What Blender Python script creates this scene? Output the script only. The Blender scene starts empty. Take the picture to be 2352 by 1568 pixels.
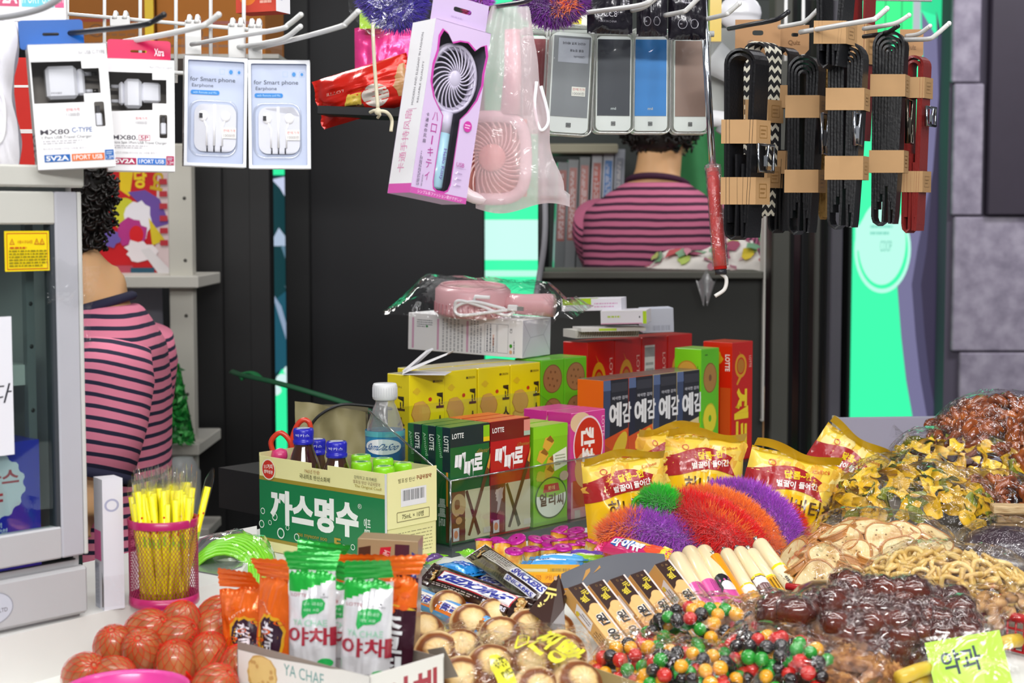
import bpy, math, random
from math import sin, cos, pi
from mathutils import Vector, Matrix, noise
R = math.radians
rnd = random.Random(7)
S = bpy.context.scene
COL = S.collection
# ---------------------------------------------------------------- camera
F = 3700.0                                   # focal length in pixels of the 2352 x 1568 frame
PITCH = math.atan(284 / 3700)
CAM = Vector((0, 0, 1.25))
cd = bpy.data.cameras.new('camera')
cd.lens = F / 2352 * 36; cd.sensor_width = 36; cd.clip_start = .05; cd.clip_end = 50
cam = bpy.data.objects.new('camera', cd); COL.objects.link(cam)
cam.location = CAM; cam.rotation_euler = (pi / 2 - PITCH, 0, 0)
cd.dof.use_dof = True; cd.dof.focus_distance = 1.95; cd.dof.aperture_fstop = 9.0
S.camera = cam
# ---------------------------------------------------------------- exposure, sky, lamps
S.view_settings.view_transform = 'Standard'; S.view_settings.look = 'None'
S.view_settings.exposure = 0.0; S.view_settings.gamma = 1; S.view_settings.use_curve_mapping = False
S.cycles.transparent_max_bounces = 24
S.cycles.max_bounces = 7
W = bpy.data.worlds.new('world'); S.world = W; W.use_nodes = True
W.node_tree.nodes['Background'].inputs[0].default_value = (.92, .95, 1, 1)
W.node_tree.nodes['Background'].inputs[1].default_value = .20
def area(name, loc, target, sx, sy, power, col=(1, 1, 1)):
    l = bpy.data.lights.new(name, 'AREA'); l.shape = 'RECTANGLE'; l.size = sx; l.size_y = sy; l.energy = power; l.color = col
    o = bpy.data.objects.new(name, l); COL.objects.link(o); o.location = loc
    o.rotation_euler = (Vector(target) - Vector(loc)).to_track_quat('-Z', 'Y').to_euler()
    return o
# fluorescent lamps under the canopy over the counter, the one inside the kiosk, two added fills
for ly, lp in ((.55, 6), (1.05, 6), (1.6, 5)): area('canopy_or_fill_lamp', (.30, ly, 2.3), (.25, ly + .5, .9), 1.5, .045, lp, (1, .99, .97))
area('canopy_or_fill_lamp', (-.75, 1.0, 2.2), (-.3, 1.7, .9), .9, .08, 6, (.97, .98, 1))
area('canopy_or_fill_lamp', (.95, 1.3, 2.1), (.5, 1.8, .9), .05, 1.2, 6, (1, 1, 1))
area('canopy_or_fill_lamp', (.1, -1.3, 2.3), (.1, 2.0, 1.05), 2.2, .16, 62, (1, .99, .97))  # unseen front fill added behind the camera, brightens the recesses of the hanging boxes
area('stone_wall_fill', (1.9, 3.4, 2.7), (1.6, 4.6, 1.0), .9, .3, 22, (.98, .96, 1))  # added fill without a visible source, lifts the stone wall at the back
area('kiosk_lamp', (-.85, 3.0, 2.25), (-.7, 2.7, .9), .8, .2, 12, (1, .98, .94))
area('kiosk_lamp', (.35, 3.5, 2.0), (.4, 3.6, .9), .4, .2, 1.5, (1, .98, .94))

def at(px, py, D):
    c, s = cos(PITCH), sin(PITCH); y = -(py - 784) / F
    return CAM + D * Vector(((px - 1176) / F, c + y * s, -s + y * c))
def on(px, py, z):
    d = at(px, py, 1) - CAM
    return CAM + d * ((z - CAM.z) / d.z)
def sz(px, D): return px * D / F              # a length in pixels at depth D, in metres
# ---------------------------------------------------------------- materials
def lin(h):
    if isinstance(h, tuple): return h
    h = h.lstrip('#'); c = [int(h[i:i + 2], 16) / 255 for i in (0, 2, 4)]
    return tuple(x / 12.92 if x <= .04045 else ((x + .055) / 1.055) ** 2.4 for x in c)
_M = {}
def mat(h, rough=.5, metal=0, emit=0, coat=0, alpha=1, bump=0, bscale=60, vary=0, vscale=20, sheen=0, trans=0, sss=0):
    k = (h, rough, metal, emit, coat, alpha, bump, bscale, vary, vscale, sheen, trans, sss)
    if k in _M: return _M[k]
    m = bpy.data.materials.new('m_' + str(len(_M))); m.use_nodes = True; nt = m.node_tree
    b = nt.nodes['Principled BSDF']; c = lin(h)
    b.inputs['Base Color'].default_value = (*c, 1)
    b.inputs['Roughness'].default_value = rough; b.inputs['Metallic'].default_value = metal
    b.inputs['Coat Weight'].default_value = coat; b.inputs['Coat Roughness'].default_value = .12
    b.inputs['Alpha'].default_value = alpha; b.inputs['Transmission Weight'].default_value = trans
    if sheen: b.inputs['Sheen Weight'].default_value = sheen
    if sss:
        b.inputs['Subsurface Weight'].default_value = sss; b.inputs['Subsurface Scale'].default_value = .004
    if emit:
        b.inputs['Emission Color'].default_value = (*c, 1); b.inputs['Base Color'].default_value = (0, 0, 0, 1); b.inputs['Emission Strength'].default_value = emit
    if bump or vary:
        tc = nt.nodes.new('ShaderNodeTexCoord'); n = nt.nodes.new('ShaderNodeTexNoise')
        n.inputs['Scale'].default_value = bscale; n.inputs['Detail'].default_value = 4
        nt.links.new(tc.outputs['Object'], n.inputs['Vector'])
        if bump:
            bp = nt.nodes.new('ShaderNodeBump'); bp.inputs['Strength'].default_value = bump; bp.inputs['Distance'].default_value = .004
            nt.links.new(n.outputs['Fac'], bp.inputs['Height']); nt.links.new(bp.outputs['Normal'], b.inputs['Normal'])
        if vary:
            n2 = nt.nodes.new('ShaderNodeTexNoise'); n2.inputs['Scale'].default_value = vscale; n2.inputs['Detail'].default_value = 5
            nt.links.new(tc.outputs['Object'], n2.inputs['Vector'])
            mx = nt.nodes.new('ShaderNodeMix'); mx.data_type = 'RGBA'
            mx.inputs['A'].default_value = (*[x * (1 - vary) for x in c], 1); mx.inputs['B'].default_value = (*[min(1, x * (1 + vary)) for x in c], 1)
            nt.links.new(n2.outputs['Fac'], mx.inputs['Factor']); nt.links.new(mx.outputs['Result'], b.inputs['Base Color'])
    _M[k] = m; return m
def paper(h): return mat(h, .55)
def gloss(h): return mat(h, .28, coat=.3)
def foil(h): return mat(h, .24, metal=.25, coat=.4, bump=.25, bscale=90)
def metal(h, r=.25): return mat(h, r, metal=1)
def glow(h, e=1.0): return mat(h, .5, emit=e)
def ramp_mat(name, stops, scale=8, rough=.5, detail=6, bump=0, coat=0, dist=0, metalv=0, vec=None, kind='noise'):
    """a noise pattern through a colour ramp: crusts, stone, foil"""
    if name in _M: return _M[name]
    m = bpy.data.materials.new(name); m.use_nodes = True; nt = m.node_tree; b = nt.nodes['Principled BSDF']
    tc = nt.nodes.new('ShaderNodeTexCoord')
    if kind == 'noise':
        n = nt.nodes.new('ShaderNodeTexNoise'); n.inputs['Detail'].default_value = detail; n.inputs['Distortion'].default_value = dist
    else:
        n = nt.nodes.new('ShaderNodeTexVoronoi')
    n.inputs['Scale'].default_value = scale
    out = n.outputs['Fac'] if kind == 'noise' else n.outputs['Distance']
    if vec:
        mp = nt.nodes.new('ShaderNodeMapping'); mp.inputs['Scale'].default_value = vec
        nt.links.new(tc.outputs['Object'], mp.inputs[0]); nt.links.new(mp.outputs[0], n.inputs['Vector'])
    else: nt.links.new(tc.outputs['Object'], n.inputs['Vector'])
    r = nt.nodes.new('ShaderNodeValToRGB'); el = r.color_ramp.elements
    while len(el) < len(stops): el.new(.5)
    for e, (p, h) in zip(el, stops): e.position = p; e.color = (*lin(h), 1)
    nt.links.new(out, r.inputs[0]); nt.links.new(r.outputs[0], b.inputs['Base Color'])
    b.inputs['Roughness'].default_value = rough; b.inputs['Coat Weight'].default_value = coat; b.inputs['Metallic'].default_value = metalv
    if bump:
        bp = nt.nodes.new('ShaderNodeBump'); bp.inputs['Strength'].default_value = bump; bp.inputs['Distance'].default_value = .003
        nt.links.new(out, bp.inputs['Height']); nt.links.new(bp.outputs[0], b.inputs['Normal'])
    _M[name] = m; return m
def film(name='film', tint='#ffffff', base=.05, rough=.07, milky=0, bump=.5, bscale=35, gain=1.0):
    """thin clear plastic: see-through, with sharp highlights on its wrinkles"""
    k = ('film', name)
    if k in _M: return _M[k]
    m = bpy.data.materials.new('m_film_' + name); m.use_nodes = True; nt = m.node_tree; nt.nodes.clear()
    out = nt.nodes.new('ShaderNodeOutputMaterial'); mix = nt.nodes.new('ShaderNodeMixShader')
    tr = nt.nodes.new('ShaderNodeBsdfTransparent'); tr.inputs[0].default_value = (*lin(tint), 1)
    gl = nt.nodes.new('ShaderNodeBsdfGlossy'); gl.inputs['Roughness'].default_value = rough; gl.inputs[0].default_value = (1, 1, 1, 1)
    fr = nt.nodes.new('ShaderNodeLayerWeight'); fr.inputs[0].default_value = .5
    pw = nt.nodes.new('ShaderNodeMath'); pw.operation = 'POWER'; pw.inputs[1].default_value = 3.5
    ma = nt.nodes.new('ShaderNodeMath'); ma.operation = 'MULTIPLY_ADD'; ma.inputs[1].default_value = gain; ma.inputs[2].default_value = base; ma.use_clamp = True
    tc = nt.nodes.new('ShaderNodeTexCoord'); n = nt.nodes.new('ShaderNodeTexNoise'); n.inputs['Scale'].default_value = bscale; n.inputs['Detail'].default_value = 3
    n.inputs['Distortion'].default_value = 1.2
    bp = nt.nodes.new('ShaderNodeBump'); bp.inputs['Strength'].default_value = bump; bp.inputs['Distance'].default_value = .01
    L = nt.links.new
    L(tc.outputs['Object'], n.inputs['Vector']); L(n.outputs['Fac'], bp.inputs['Height'])
    for s in (gl.inputs['Normal'], fr.inputs['Normal']): L(bp.outputs[0], s)
    L(fr.outputs['Facing'], pw.inputs[0]); L(pw.outputs[0], ma.inputs[0]); L(ma.outputs[0], mix.inputs[0]); L(tr.outputs[0], mix.inputs[1]); L(gl.outputs[0], mix.inputs[2])
    if milky:
        df = nt.nodes.new('ShaderNodeBsdfDiffuse'); df.inputs[0].default_value = (.9, .88, .9, 1)
        tl = nt.nodes.new('ShaderNodeBsdfTranslucent'); tl.inputs[0].default_value = (.9, .88, .9, 1)
        ad = nt.nodes.new('ShaderNodeMixShader'); ad.inputs[0].default_value = .45; L(df.outputs[0], ad.inputs[1]); L(tl.outputs[0], ad.inputs[2])
        m2 = nt.nodes.new('ShaderNodeMixShader'); m2.inputs[0].default_value = milky; L(mix.outputs[0], m2.inputs[1]); L(ad.outputs[0], m2.inputs[2]); L(m2.outputs[0], out.inputs[0])
    else: L(mix.outputs[0], out.inputs[0])
    _M[k] = m; return m
def pane_mat(tint='#dfe8e4', base=.03):
    return film('pane' + tint, tint, base, .02, 0, 0, 10)
# ---------------------------------------------------------------- mesh builder
class MB:
    def __init__(s): s.v = []; s.f = []; s.m = []; s.s = []; s.mats = []
    def mi(s, m):
        if isinstance(m, str): m = paper(m)
        if m not in s.mats: s.mats.append(m)
        return s.mats.index(m)
    def add(s, vs, fs, m, smooth=False, M=None):
        o = len(s.v)
        s.v += [tuple(M @ Vector(v)) for v in vs] if M else [tuple(v) for v in vs]
        many = isinstance(m, list)
        for i, f in enumerate(fs):
            s.f.append([o + j for j in f]); s.m.append(s.mi(m[i] if many else m)); s.s.append(smooth)
        return s
    def box(s, x0, x1, y0, y1, z0, z1, m, c=0, M=None, faces=None):
        """a box, its edges chamfered by c; faces may give materials for F B L R T D"""
        X, Y, Z = (x0, x1), (y0, y1), (z0, z1); V = []; idx = {}
        for i in (0, 1):
            for j in (0, 1):
                for k in (0, 1):
                    p = (X[i], Y[j], Z[k]); d = (1 - 2 * i, 1 - 2 * j, 1 - 2 * k)
                    for a in range(3):
                        q = [p[t] + (0 if t == a else d[t] * c) for t in range(3)]
                        idx[i, j, k, a] = len(V); V.append(q)
        faces = faces or {}; fs = []; ms = []
        def q(name, pts): fs.append(pts); ms.append(faces.get(name, m))
        q('L', [idx[0, 0, 0, 0], idx[0, 0, 1, 0], idx[0, 1, 1, 0], idx[0, 1, 0, 0]]); q('R', [idx[1, 0, 0, 0], idx[1, 1, 0, 0], idx[1, 1, 1, 0], idx[1, 0, 1, 0]])
        q('F', [idx[0, 0, 0, 1], idx[1, 0, 0, 1], idx[1, 0, 1, 1], idx[0, 0, 1, 1]]); q('B', [idx[0, 1, 0, 1], idx[0, 1, 1, 1], idx[1, 1, 1, 1], idx[1, 1, 0, 1]])
        q('D', [idx[0, 0, 0, 2], idx[0, 1, 0, 2], idx[1, 1, 0, 2], idx[1, 0, 0, 2]]); q('T', [idx[0, 0, 1, 2], idx[1, 0, 1, 2], idx[1, 1, 1, 2], idx[0, 1, 1, 2]])
        if c:
            for i in (0, 1):
                for j in (0, 1):
                    q('e', [idx[i, j, 0, 0], idx[i, j, 0, 1], idx[i, j, 1, 1], idx[i, j, 1, 0]]); q('e', [idx[i, 0, j, 0], idx[i, 1, j, 0], idx[i, 1, j, 2], idx[i, 0, j, 2]]); q('e', [idx[0, i, j, 1], idx[1, i, j, 1], idx[1, i, j, 2], idx[0, i, j, 2]])
                    for k in (0, 1): q('e', [idx[i, j, k, 0], idx[i, j, k, 1], idx[i, j, k, 2]])
        return s.add(V, fs, ms, False, M)
    def tube(s, path, r, m, seg=8, closed=False, M=None, flat=1.0, smooth=True):
        P = [Vector(p) for p in path]; n = len(P); rs = r if isinstance(r, (list, tuple)) else [r] * n
        T = []
        for i in range(n):
            a = P[(i - 1) % n] if closed or i else P[0]; b = P[(i + 1) % n] if closed or i < n - 1 else P[-1]
            t = (b - a); T.append(t.normalized() if t.length > 1e-9 else Vector((0, 0, 1)))
        u = T[0].orthogonal().normalized(); V = []
        for i in range(n):
            u = (u - T[i] * u.dot(T[i])); u = u.normalized() if u.length > 1e-6 else T[i].orthogonal().normalized()
            w = T[i].cross(u)
            for k in range(seg):
                a = 2 * pi * k / seg; V.append(P[i] + (u * cos(a) + w * sin(a) * flat) * rs[i])
        fs = []
        for i in range(n if closed else n - 1):
            j = (i + 1) % n
            for k in range(seg):
                l = (k + 1) % seg; fs.append([i * seg + k, i * seg + l, j * seg + l, j * seg + k])
        if not closed: fs += [list(range(seg))[::-1], [(n - 1) * seg + k for k in range(seg)]]
        return s.add(V, fs, m, smooth, M)
    def ribbon(s, path, wdir, w, t, m, M=None, smooth=False):
        """a strap: rectangle w (along wdir) by t swept along path"""
        P = [Vector(p) for p in path]; n = len(P); wd = Vector(wdir).normalized(); V = []
        for i in range(n):
            tg = (P[min(i + 1, n - 1)] - P[max(i - 1, 0)]).normalized(); nn = tg.cross(wd).normalized()
            for a, b in ((-1, -1), (1, -1), (1, 1), (-1, 1)): V.append(P[i] + wd * (a * w / 2) + nn * (b * t / 2))
        fs = [[i * 4 + k, i * 4 + (k + 1) % 4, i * 4 + 4 + (k + 1) % 4, i * 4 + 4 + k] for i in range(n - 1) for k in range(4)]
        fs += [[3, 2, 1, 0], [n * 4 - 4, n * 4 - 3, n * 4 - 2, n * 4 - 1]]
        return s.add(V, fs, m, smooth, M)
    def lathe(s, prof, m, seg=24, M=None, smooth=True, cap=True):
        V = []; n = len(prof)
        for r, z in prof:
            for k in range(seg): a = 2 * pi * k / seg; V.append((r * cos(a), r * sin(a), z))
        ms = m if isinstance(m, list) else None
        fs = []; fm = []
        for i in range(n - 1):
            for k in range(seg):
                l = (k + 1) % seg; fs.append([i * seg + k, i * seg + l, (i + 1) * seg + l, (i + 1) * seg + k]); fm.append(ms[i] if ms else m)
        if cap: fs += [list(range(seg))[::-1], [(n - 1) * seg + k for k in range(seg)]]; fm += [fm[0], fm[-1]]
        return s.add(V, fs, fm, smooth, M)
    def ball(s, c, r, m, seg=14, M=None, fn=None):
        rr = r if isinstance(r, (tuple, list)) else (r, r, r); V = []; n = max(5, seg // 2 + 1); c = Vector(c)
        for i in range(n + 1):
            t = pi * i / n
            for k in range(seg):
                a = 2 * pi * k / seg; d = Vector((sin(t) * cos(a), sin(t) * sin(a), cos(t))); g = fn(d) if fn else 1
                V.append(c + Vector((d.x * rr[0], d.y * rr[1], d.z * rr[2])) * g)
        fs = [[i * seg + k, (i + 1) * seg + k, (i + 1) * seg + (k + 1) % seg, i * seg + (k + 1) % seg] for i in range(n) for k in range(seg)]
        return s.add(V, fs, m, True, M)
    def grid(s, fn, nu, nv, m, smooth=True, M=None, closed=False, mfn=None):
        V = [fn(i / nu, j / nv) for j in range(nv + 1) for i in range(nu + 1)]
        fs = []; ms = []
        for j in range(nv):
            for i in range(nu):
                a = j * (nu + 1) + i; fs.append([a, a + 1, a + nu + 2, a + nu + 1]); ms.append(mfn((i + .5) / nu, (j + .5) / nv) if mfn else m)
        return s.add(V, fs, ms, smooth, M)
    def prism(s, poly, z0, z1, m, M=None, side=None):
        n = len(poly); V = [(x, y, z0) for x, y in poly] + [(x, y, z1) for x, y in poly]
        fs = [list(range(n))[::-1], [n + i for i in range(n)]] + [[i, (i + 1) % n, n + (i + 1) % n, n + i] for i in range(n)]
        return s.add(V, fs, [m, m] + [side or m] * n, False, M)
    def build(s, name, parent=None, loc=None, rot=None, label=None, cat=None, group=None, kind=None):
        me = bpy.data.meshes.new(name); me.from_pydata(s.v, [], s.f)
        for m in s.mats: me.materials.append(m)
        me.polygons.foreach_set('material_index', s.m); me.polygons.foreach_set('use_smooth', s.s); me.update()
        o = bpy.data.objects.new(name, me); COL.objects.link(o)
        if parent: o.parent = parent
        if loc is not None: o.location = loc
        if rot is not None: o.rotation_euler = rot
        return tag(o, label, cat, group, kind)
def tag(o, label=None, cat=None, group=None, kind=None):
    if label: o['label'] = label
    if cat: o['category'] = cat
    if group: o['group'] = group
    if kind: o['kind'] = kind
    return o
def thing(name, label, cat, loc=(0, 0, 0), rot=(0, 0, 0), group=None):
    o = bpy.data.objects.new(name, None); COL.objects.link(o); o.location = loc; o.rotation_euler = rot; o.empty_display_size = .05
    return tag(o, label, cat, group)
def dup(o, loc=None, rot=None, label=None, group=None, scale=None):
    """a copy of a thing with copies of its parts and their sub-parts"""
    def cp(x, par):
        c = x.copy(); COL.objects.link(c)
        if par: c.parent = par
        for ch in list(x.children): cp(ch, c)
        return c
    c = cp(o, None)
    if loc is not None: c.location = loc
    if rot is not None: c.rotation_euler = rot
    if scale is not None: c.scale = scale
    if label: c['label'] = label
    if group: c['group'] = group
    return c
# ---------------------------------------------------------------- printing on faces
_G = {}
def glyphs(t, bold=0.0):
    k = (t, bold)
    if k in _G: return _G[k]
    cu = bpy.data.curves.new('t', 'FONT'); cu.body = t; cu.resolution_u = 3; cu.offset = bold
    ob = bpy.data.objects.new('t', cu); COL.objects.link(ob)
    me = ob.to_mesh(); me.calc_loop_triangles()
    vs = [(v.co.x, v.co.y) for v in me.vertices]; ts = [tuple(x.vertices) for x in me.loop_triangles]
    ob.to_mesh_clear(); bpy.data.objects.remove(ob); bpy.data.curves.remove(cu)
    if not vs: vs, ts = [(0, 0), (1, 0), (1, 1)], []
    x0 = min(v[0] for v in vs); x1 = max(v[0] for v in vs); y0 = min(v[1] for v in vs); y1 = max(v[1] for v in vs)
    vs = [((x - x0) / max(1e-6, x1 - x0) - .5, (y - y0) / max(1e-6, y1 - y0) - .5) for x, y in vs]
    _G[k] = (vs, ts); return _G[k]
class Face:
    """prints flat shapes on a face; coordinates run 0..1 left to right and bottom to top"""
    def __init__(s, mb, fn=None, o=None, ux=None, uy=None, step=.00007, L=None):
        s.mb = mb; s.k = 0; s.step = step; s.L = L
        if fn: s.fn = fn; s.asp = 1
        else:
            o, ux, uy = Vector(o), Vector(ux), Vector(uy); n = ux.cross(uy).normalized()
            s.fn = lambda x, y: (o + ux * x + uy * y, n)
            s.asp = ux.length / uy.length
    def put(s, vs, ts, m):
        s.k += 1; e = s.step * s.k
        if s.L:
            vs = list(vs); todo = list(ts); ts = []
            while todo:
                t = todo.pop(); ed = [(abs(vs[t[i]][0] - vs[t[(i + 1) % 3]][0]) + abs(vs[t[i]][1] - vs[t[(i + 1) % 3]][1]), i) for i in range(3)]
                d, i = max(ed)
                if d <= s.L: ts.append(t); continue
                a, b, c = t[i], t[(i + 1) % 3], t[(i + 2) % 3]; vs.append(((vs[a][0] + vs[b][0]) / 2, (vs[a][1] + vs[b][1]) / 2)); q = len(vs) - 1
                todo += [(a, q, c), (q, b, c)]
        V = []
        for x, y in vs:
            p, n = s.fn(x, y); V.append(p + n * e)
        s.mb.add(V, ts, gloss(m) if isinstance(m, str) else m, s.L is not None)
    def rect(s, x0, y0, x1, y1, m): s.put([(x0, y0), (x1, y0), (x1, y1), (x0, y1)], [(0, 1, 2), (0, 2, 3)], m)
    def poly(s, pts, m):
        from mathutils.geometry import tessellate_polygon
        tr = tessellate_polygon([[Vector((x, y, 0)) for x, y in pts]])
        def ccw(t):
            (ax, ay), (bx, by), (cx, cy) = (pts[i] for i in t)
            return t if (bx - ax) * (cy - ay) - (by - ay) * (cx - ax) > 0 else (t[0], t[2], t[1])
        s.put(pts, [ccw(tuple(t)) for t in tr], m)
    def disc(s, cx, cy, rx, ry, m, n=24, a0=0, a1=360, wob=0, rot=0):
        pts = []
        for i in range(n + (1 if a1 - a0 < 360 else 0)):
            a = R(a0 + (a1 - a0) * i / n); g = 1 + wob * sin(i * 2.9 + cx * 40) * .5 + wob * sin(i * 5.3 + cy * 31) * .5; x, y = cos(a) * rx * g, sin(a) * ry * g
            pts.append((cx + x * cos(rot) - y * sin(rot), cy + x * sin(rot) + y * cos(rot)))
        s.put([(cx, cy)] + pts, [(0, 1 + i, 1 + (i + 1) % len(pts)) for i in range(len(pts) if a1 - a0 >= 360 else len(pts) - 1)], m)
    def ring(s, cx, cy, rx, ry, t, m, n=28, a0=0, a1=360):
        vs = []; N = n + 1
        for i in range(N):
            a = R(a0 + (a1 - a0) * i / n); vs += [(cx + cos(a) * rx, cy + sin(a) * ry), (cx + cos(a) * rx * (1 - t), cy + sin(a) * ry * (1 - t))]
        s.put(vs, [q for i in range(n) for q in ((2 * i, 2 * i + 2, 2 * i + 1), (2 * i + 1, 2 * i + 2, 2 * i + 3))], m)
    def line(s, pts, w, m):
        for (a, b), (c, d) in zip(pts, pts[1:]):
            dx, dy = (c - a) * s.asp, d - b; l = math.hypot(dx, dy) or 1; nx, ny = -dy / l * w / s.asp, dx / l * w
            s.put([(a - nx, b - ny), (c - nx, d - ny), (c + nx, d + ny), (a + nx, b + ny)], [(0, 1, 2), (0, 2, 3)], m); s.k -= 1
        s.k += 1
    def text(s, t, cx, cy, w, h, m, rot=0, bold=0.0, shear=0.0):
        """t is fitted in a box w by h about (cx, cy), turned by rot degrees"""
        vs, ts = glyphs(t, bold); c, sn = cos(R(rot)), sin(R(rot)); o = []; A = s.asp
        for x, y in vs:
            X = (x + shear * y) * w * A; Y = y * h
            o.append((cx + (X * c - Y * sn) / A, cy + X * sn + Y * c))
        s.put(o, ts, m)
    def textv(s, t, cx, cy, w, h, m, **k):
        """w, h measured along and across the line for text turned by 90 degrees, in face units of height and width"""
        s.text(t, cx, cy, w / s.asp, h * s.asp, m, **k)
    def bars(s, x0, y0, x1, y1, m='#222222', n=22, vert=False, seed=1):
        q = random.Random(seed); vs = []; ts = []; L = (y1 - y0) if vert else (x1 - x0)
        for i in range(n):
            a = i / n; b = a + q.uniform(.25, .75) / n; o = len(vs)
            vs += [(x0, y0 + a * L), (x1, y0 + a * L), (x1, y0 + b * L), (x0, y0 + b * L)] if vert else [(x0 + a * L, y0), (x0 + b * L, y0), (x0 + b * L, y1), (x0 + a * L, y1)]
            ts += [(o, o + 1, o + 2), (o, o + 2, o + 3)]
        s.put(vs, ts, m)
    def small(s, x0, y0, x1, y1, rows, m, vert=False, seed=1, fill=.45):
        """rows of tiny print too fine to read"""
        q = random.Random(seed); vs = []; ts = []
        for r in range(rows):
            a = 0; E = 1 if r < rows - 1 else q.uniform(.4, .9)
            while a < E:
                b = min(E, a + q.uniform(.03, .13)); o = len(vs); u0, u1 = (r + .5 - fill / 2) / rows, (r + .5 + fill / 2) / rows
                if vert: vs += [(x0 + (x1 - x0) * u0, y0 + (y1 - y0) * a), (x0 + (x1 - x0) * u1, y0 + (y1 - y0) * a), (x0 + (x1 - x0) * u1, y0 + (y1 - y0) * b), (x0 + (x1 - x0) * u0, y0 + (y1 - y0) * b)]
                else: vs += [(x0 + (x1 - x0) * a, y1 - (y1 - y0) * u1), (x0 + (x1 - x0) * b, y1 - (y1 - y0) * u1), (x0 + (x1 - x0) * b, y1 - (y1 - y0) * u0), (x0 + (x1 - x0) * a, y1 - (y1 - y0) * u0)]
                ts += [(o, o + 1, o + 2), (o, o + 2, o + 3)]; a = b + .025
        s.put(vs, ts, m)
def faces(mb, w, d, h, x0=0, y0=0, z0=0):
    """the printable faces of a box standing at x0, y0, z0"""
    return {'F': Face(mb, o=(x0, y0, z0), ux=(w, 0, 0), uy=(0, 0, h)), 'L': Face(mb, o=(x0, y0 + d, z0), ux=(0, -d, 0), uy=(0, 0, h)),
            'R': Face(mb, o=(x0 + w, y0, z0), ux=(0, d, 0), uy=(0, 0, h)), 'T': Face(mb, o=(x0, y0, z0 + h), ux=(w, 0, 0), uy=(0, d, 0))}
def bez(pts, n=8):
    """a smooth path through pts (Catmull-Rom)"""
    P = [Vector(p) for p in pts]; P = [P[0] * 2 - P[1]] + P + [P[-1] * 2 - P[-2]]; o = []
    for i in range(1, len(P) - 2):
        for k in range(n):
            t = k / n; a, b, c, d = P[i - 1:i + 3]
            o.append(.5 * ((2 * b) + (c - a) * t + (2 * a - 5 * b + 4 * c - d) * t * t + (3 * b - a - 3 * c + d) * t ** 3))
    return o + [P[-2]]
TZ = .82                                     # display table top
LZ = .87                                     # white ledge the glass cabinet stands on
SZ = .88                                     # raised step behind the clear bin
# ================================================================ the setting
def pl(px, py, Y):                           # the point of the vertical plane y = Y seen at that pixel
    d = at(px, py, 1) - CAM
    return CAM + d * (Y / d.y)
def slab(px0, px1, py0, py1, Y, t):          # extents of an upright slab t deep
    a, b = pl(px0, py1, Y), pl(px1, py0, Y)
    return a.x, b.x, Y, Y + t, a.z, b.z
def struct(name, mb, **k): return mb.build(name, kind='structure', **k)
struct('floor', MB().box(-4, 4, -1, 7, -.05, 0, mat('#4a4a4c', .8, vary=.2)))
struct('wall_back', MB().box(-4, 4, 5.2, 5.3, 0, 4, mat('#17161a', .6)))
# black uprights and panel between the lit signs
for i, (a, b, h, Y) in enumerate(((438, 500, '#0d0d0e', 3.72), (500, 524, '#18181b', 3.78), (524, 566, '#0b0b0d', 3.74), (566, 584, '#1f1f24', 3.78), (584, 612, '#0b0b0d', 3.74))):
    struct('trim_%d' % (i + 1), MB().box(*slab(a, b, -200, 1500, Y, .06), mat(h, .5), c=.002))
p = MB(); p.box(*slab(667, 704, -300, 1700, 4.42, .05), mat('#0d0d0f', .5), c=.003); p.box(*slab(704, 1112, -300, 1700, 4.45, .05), mat('#0f0e15', .55, vary=.06, vscale=5), c=.003)
struct('wall_panel', p)
# stone wall at the right
st = ramp_mat('stone', [(.3, '#8b8496'), (.5, '#a49cae'), (.7, '#b9b2c2')], 22, .75, 8)
w = MB(); Y = 4.6
for a, b, c, d in ((2186, 2262, -300, 189), (2186, 2262, 192, 494), (2186, 2700, 498, 806), (2186, 2700, 810, 1700)):
    x0, x1, y0, y1, z0, z1 = slab(a, b, c, d, Y, .12); w.box(x0, x1, y0, y1, z0, z1, st, c=.004)
w.box(*slab(2150, 2700, -300, 1700, Y + .02, .1), mat('#5d5767', .8))
w.box(*slab(2268, 2700, -300, 494, Y - .02, .1), mat('#3c3442', .5, vary=.1), c=.004)
struct('wall_right', w)
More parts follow.
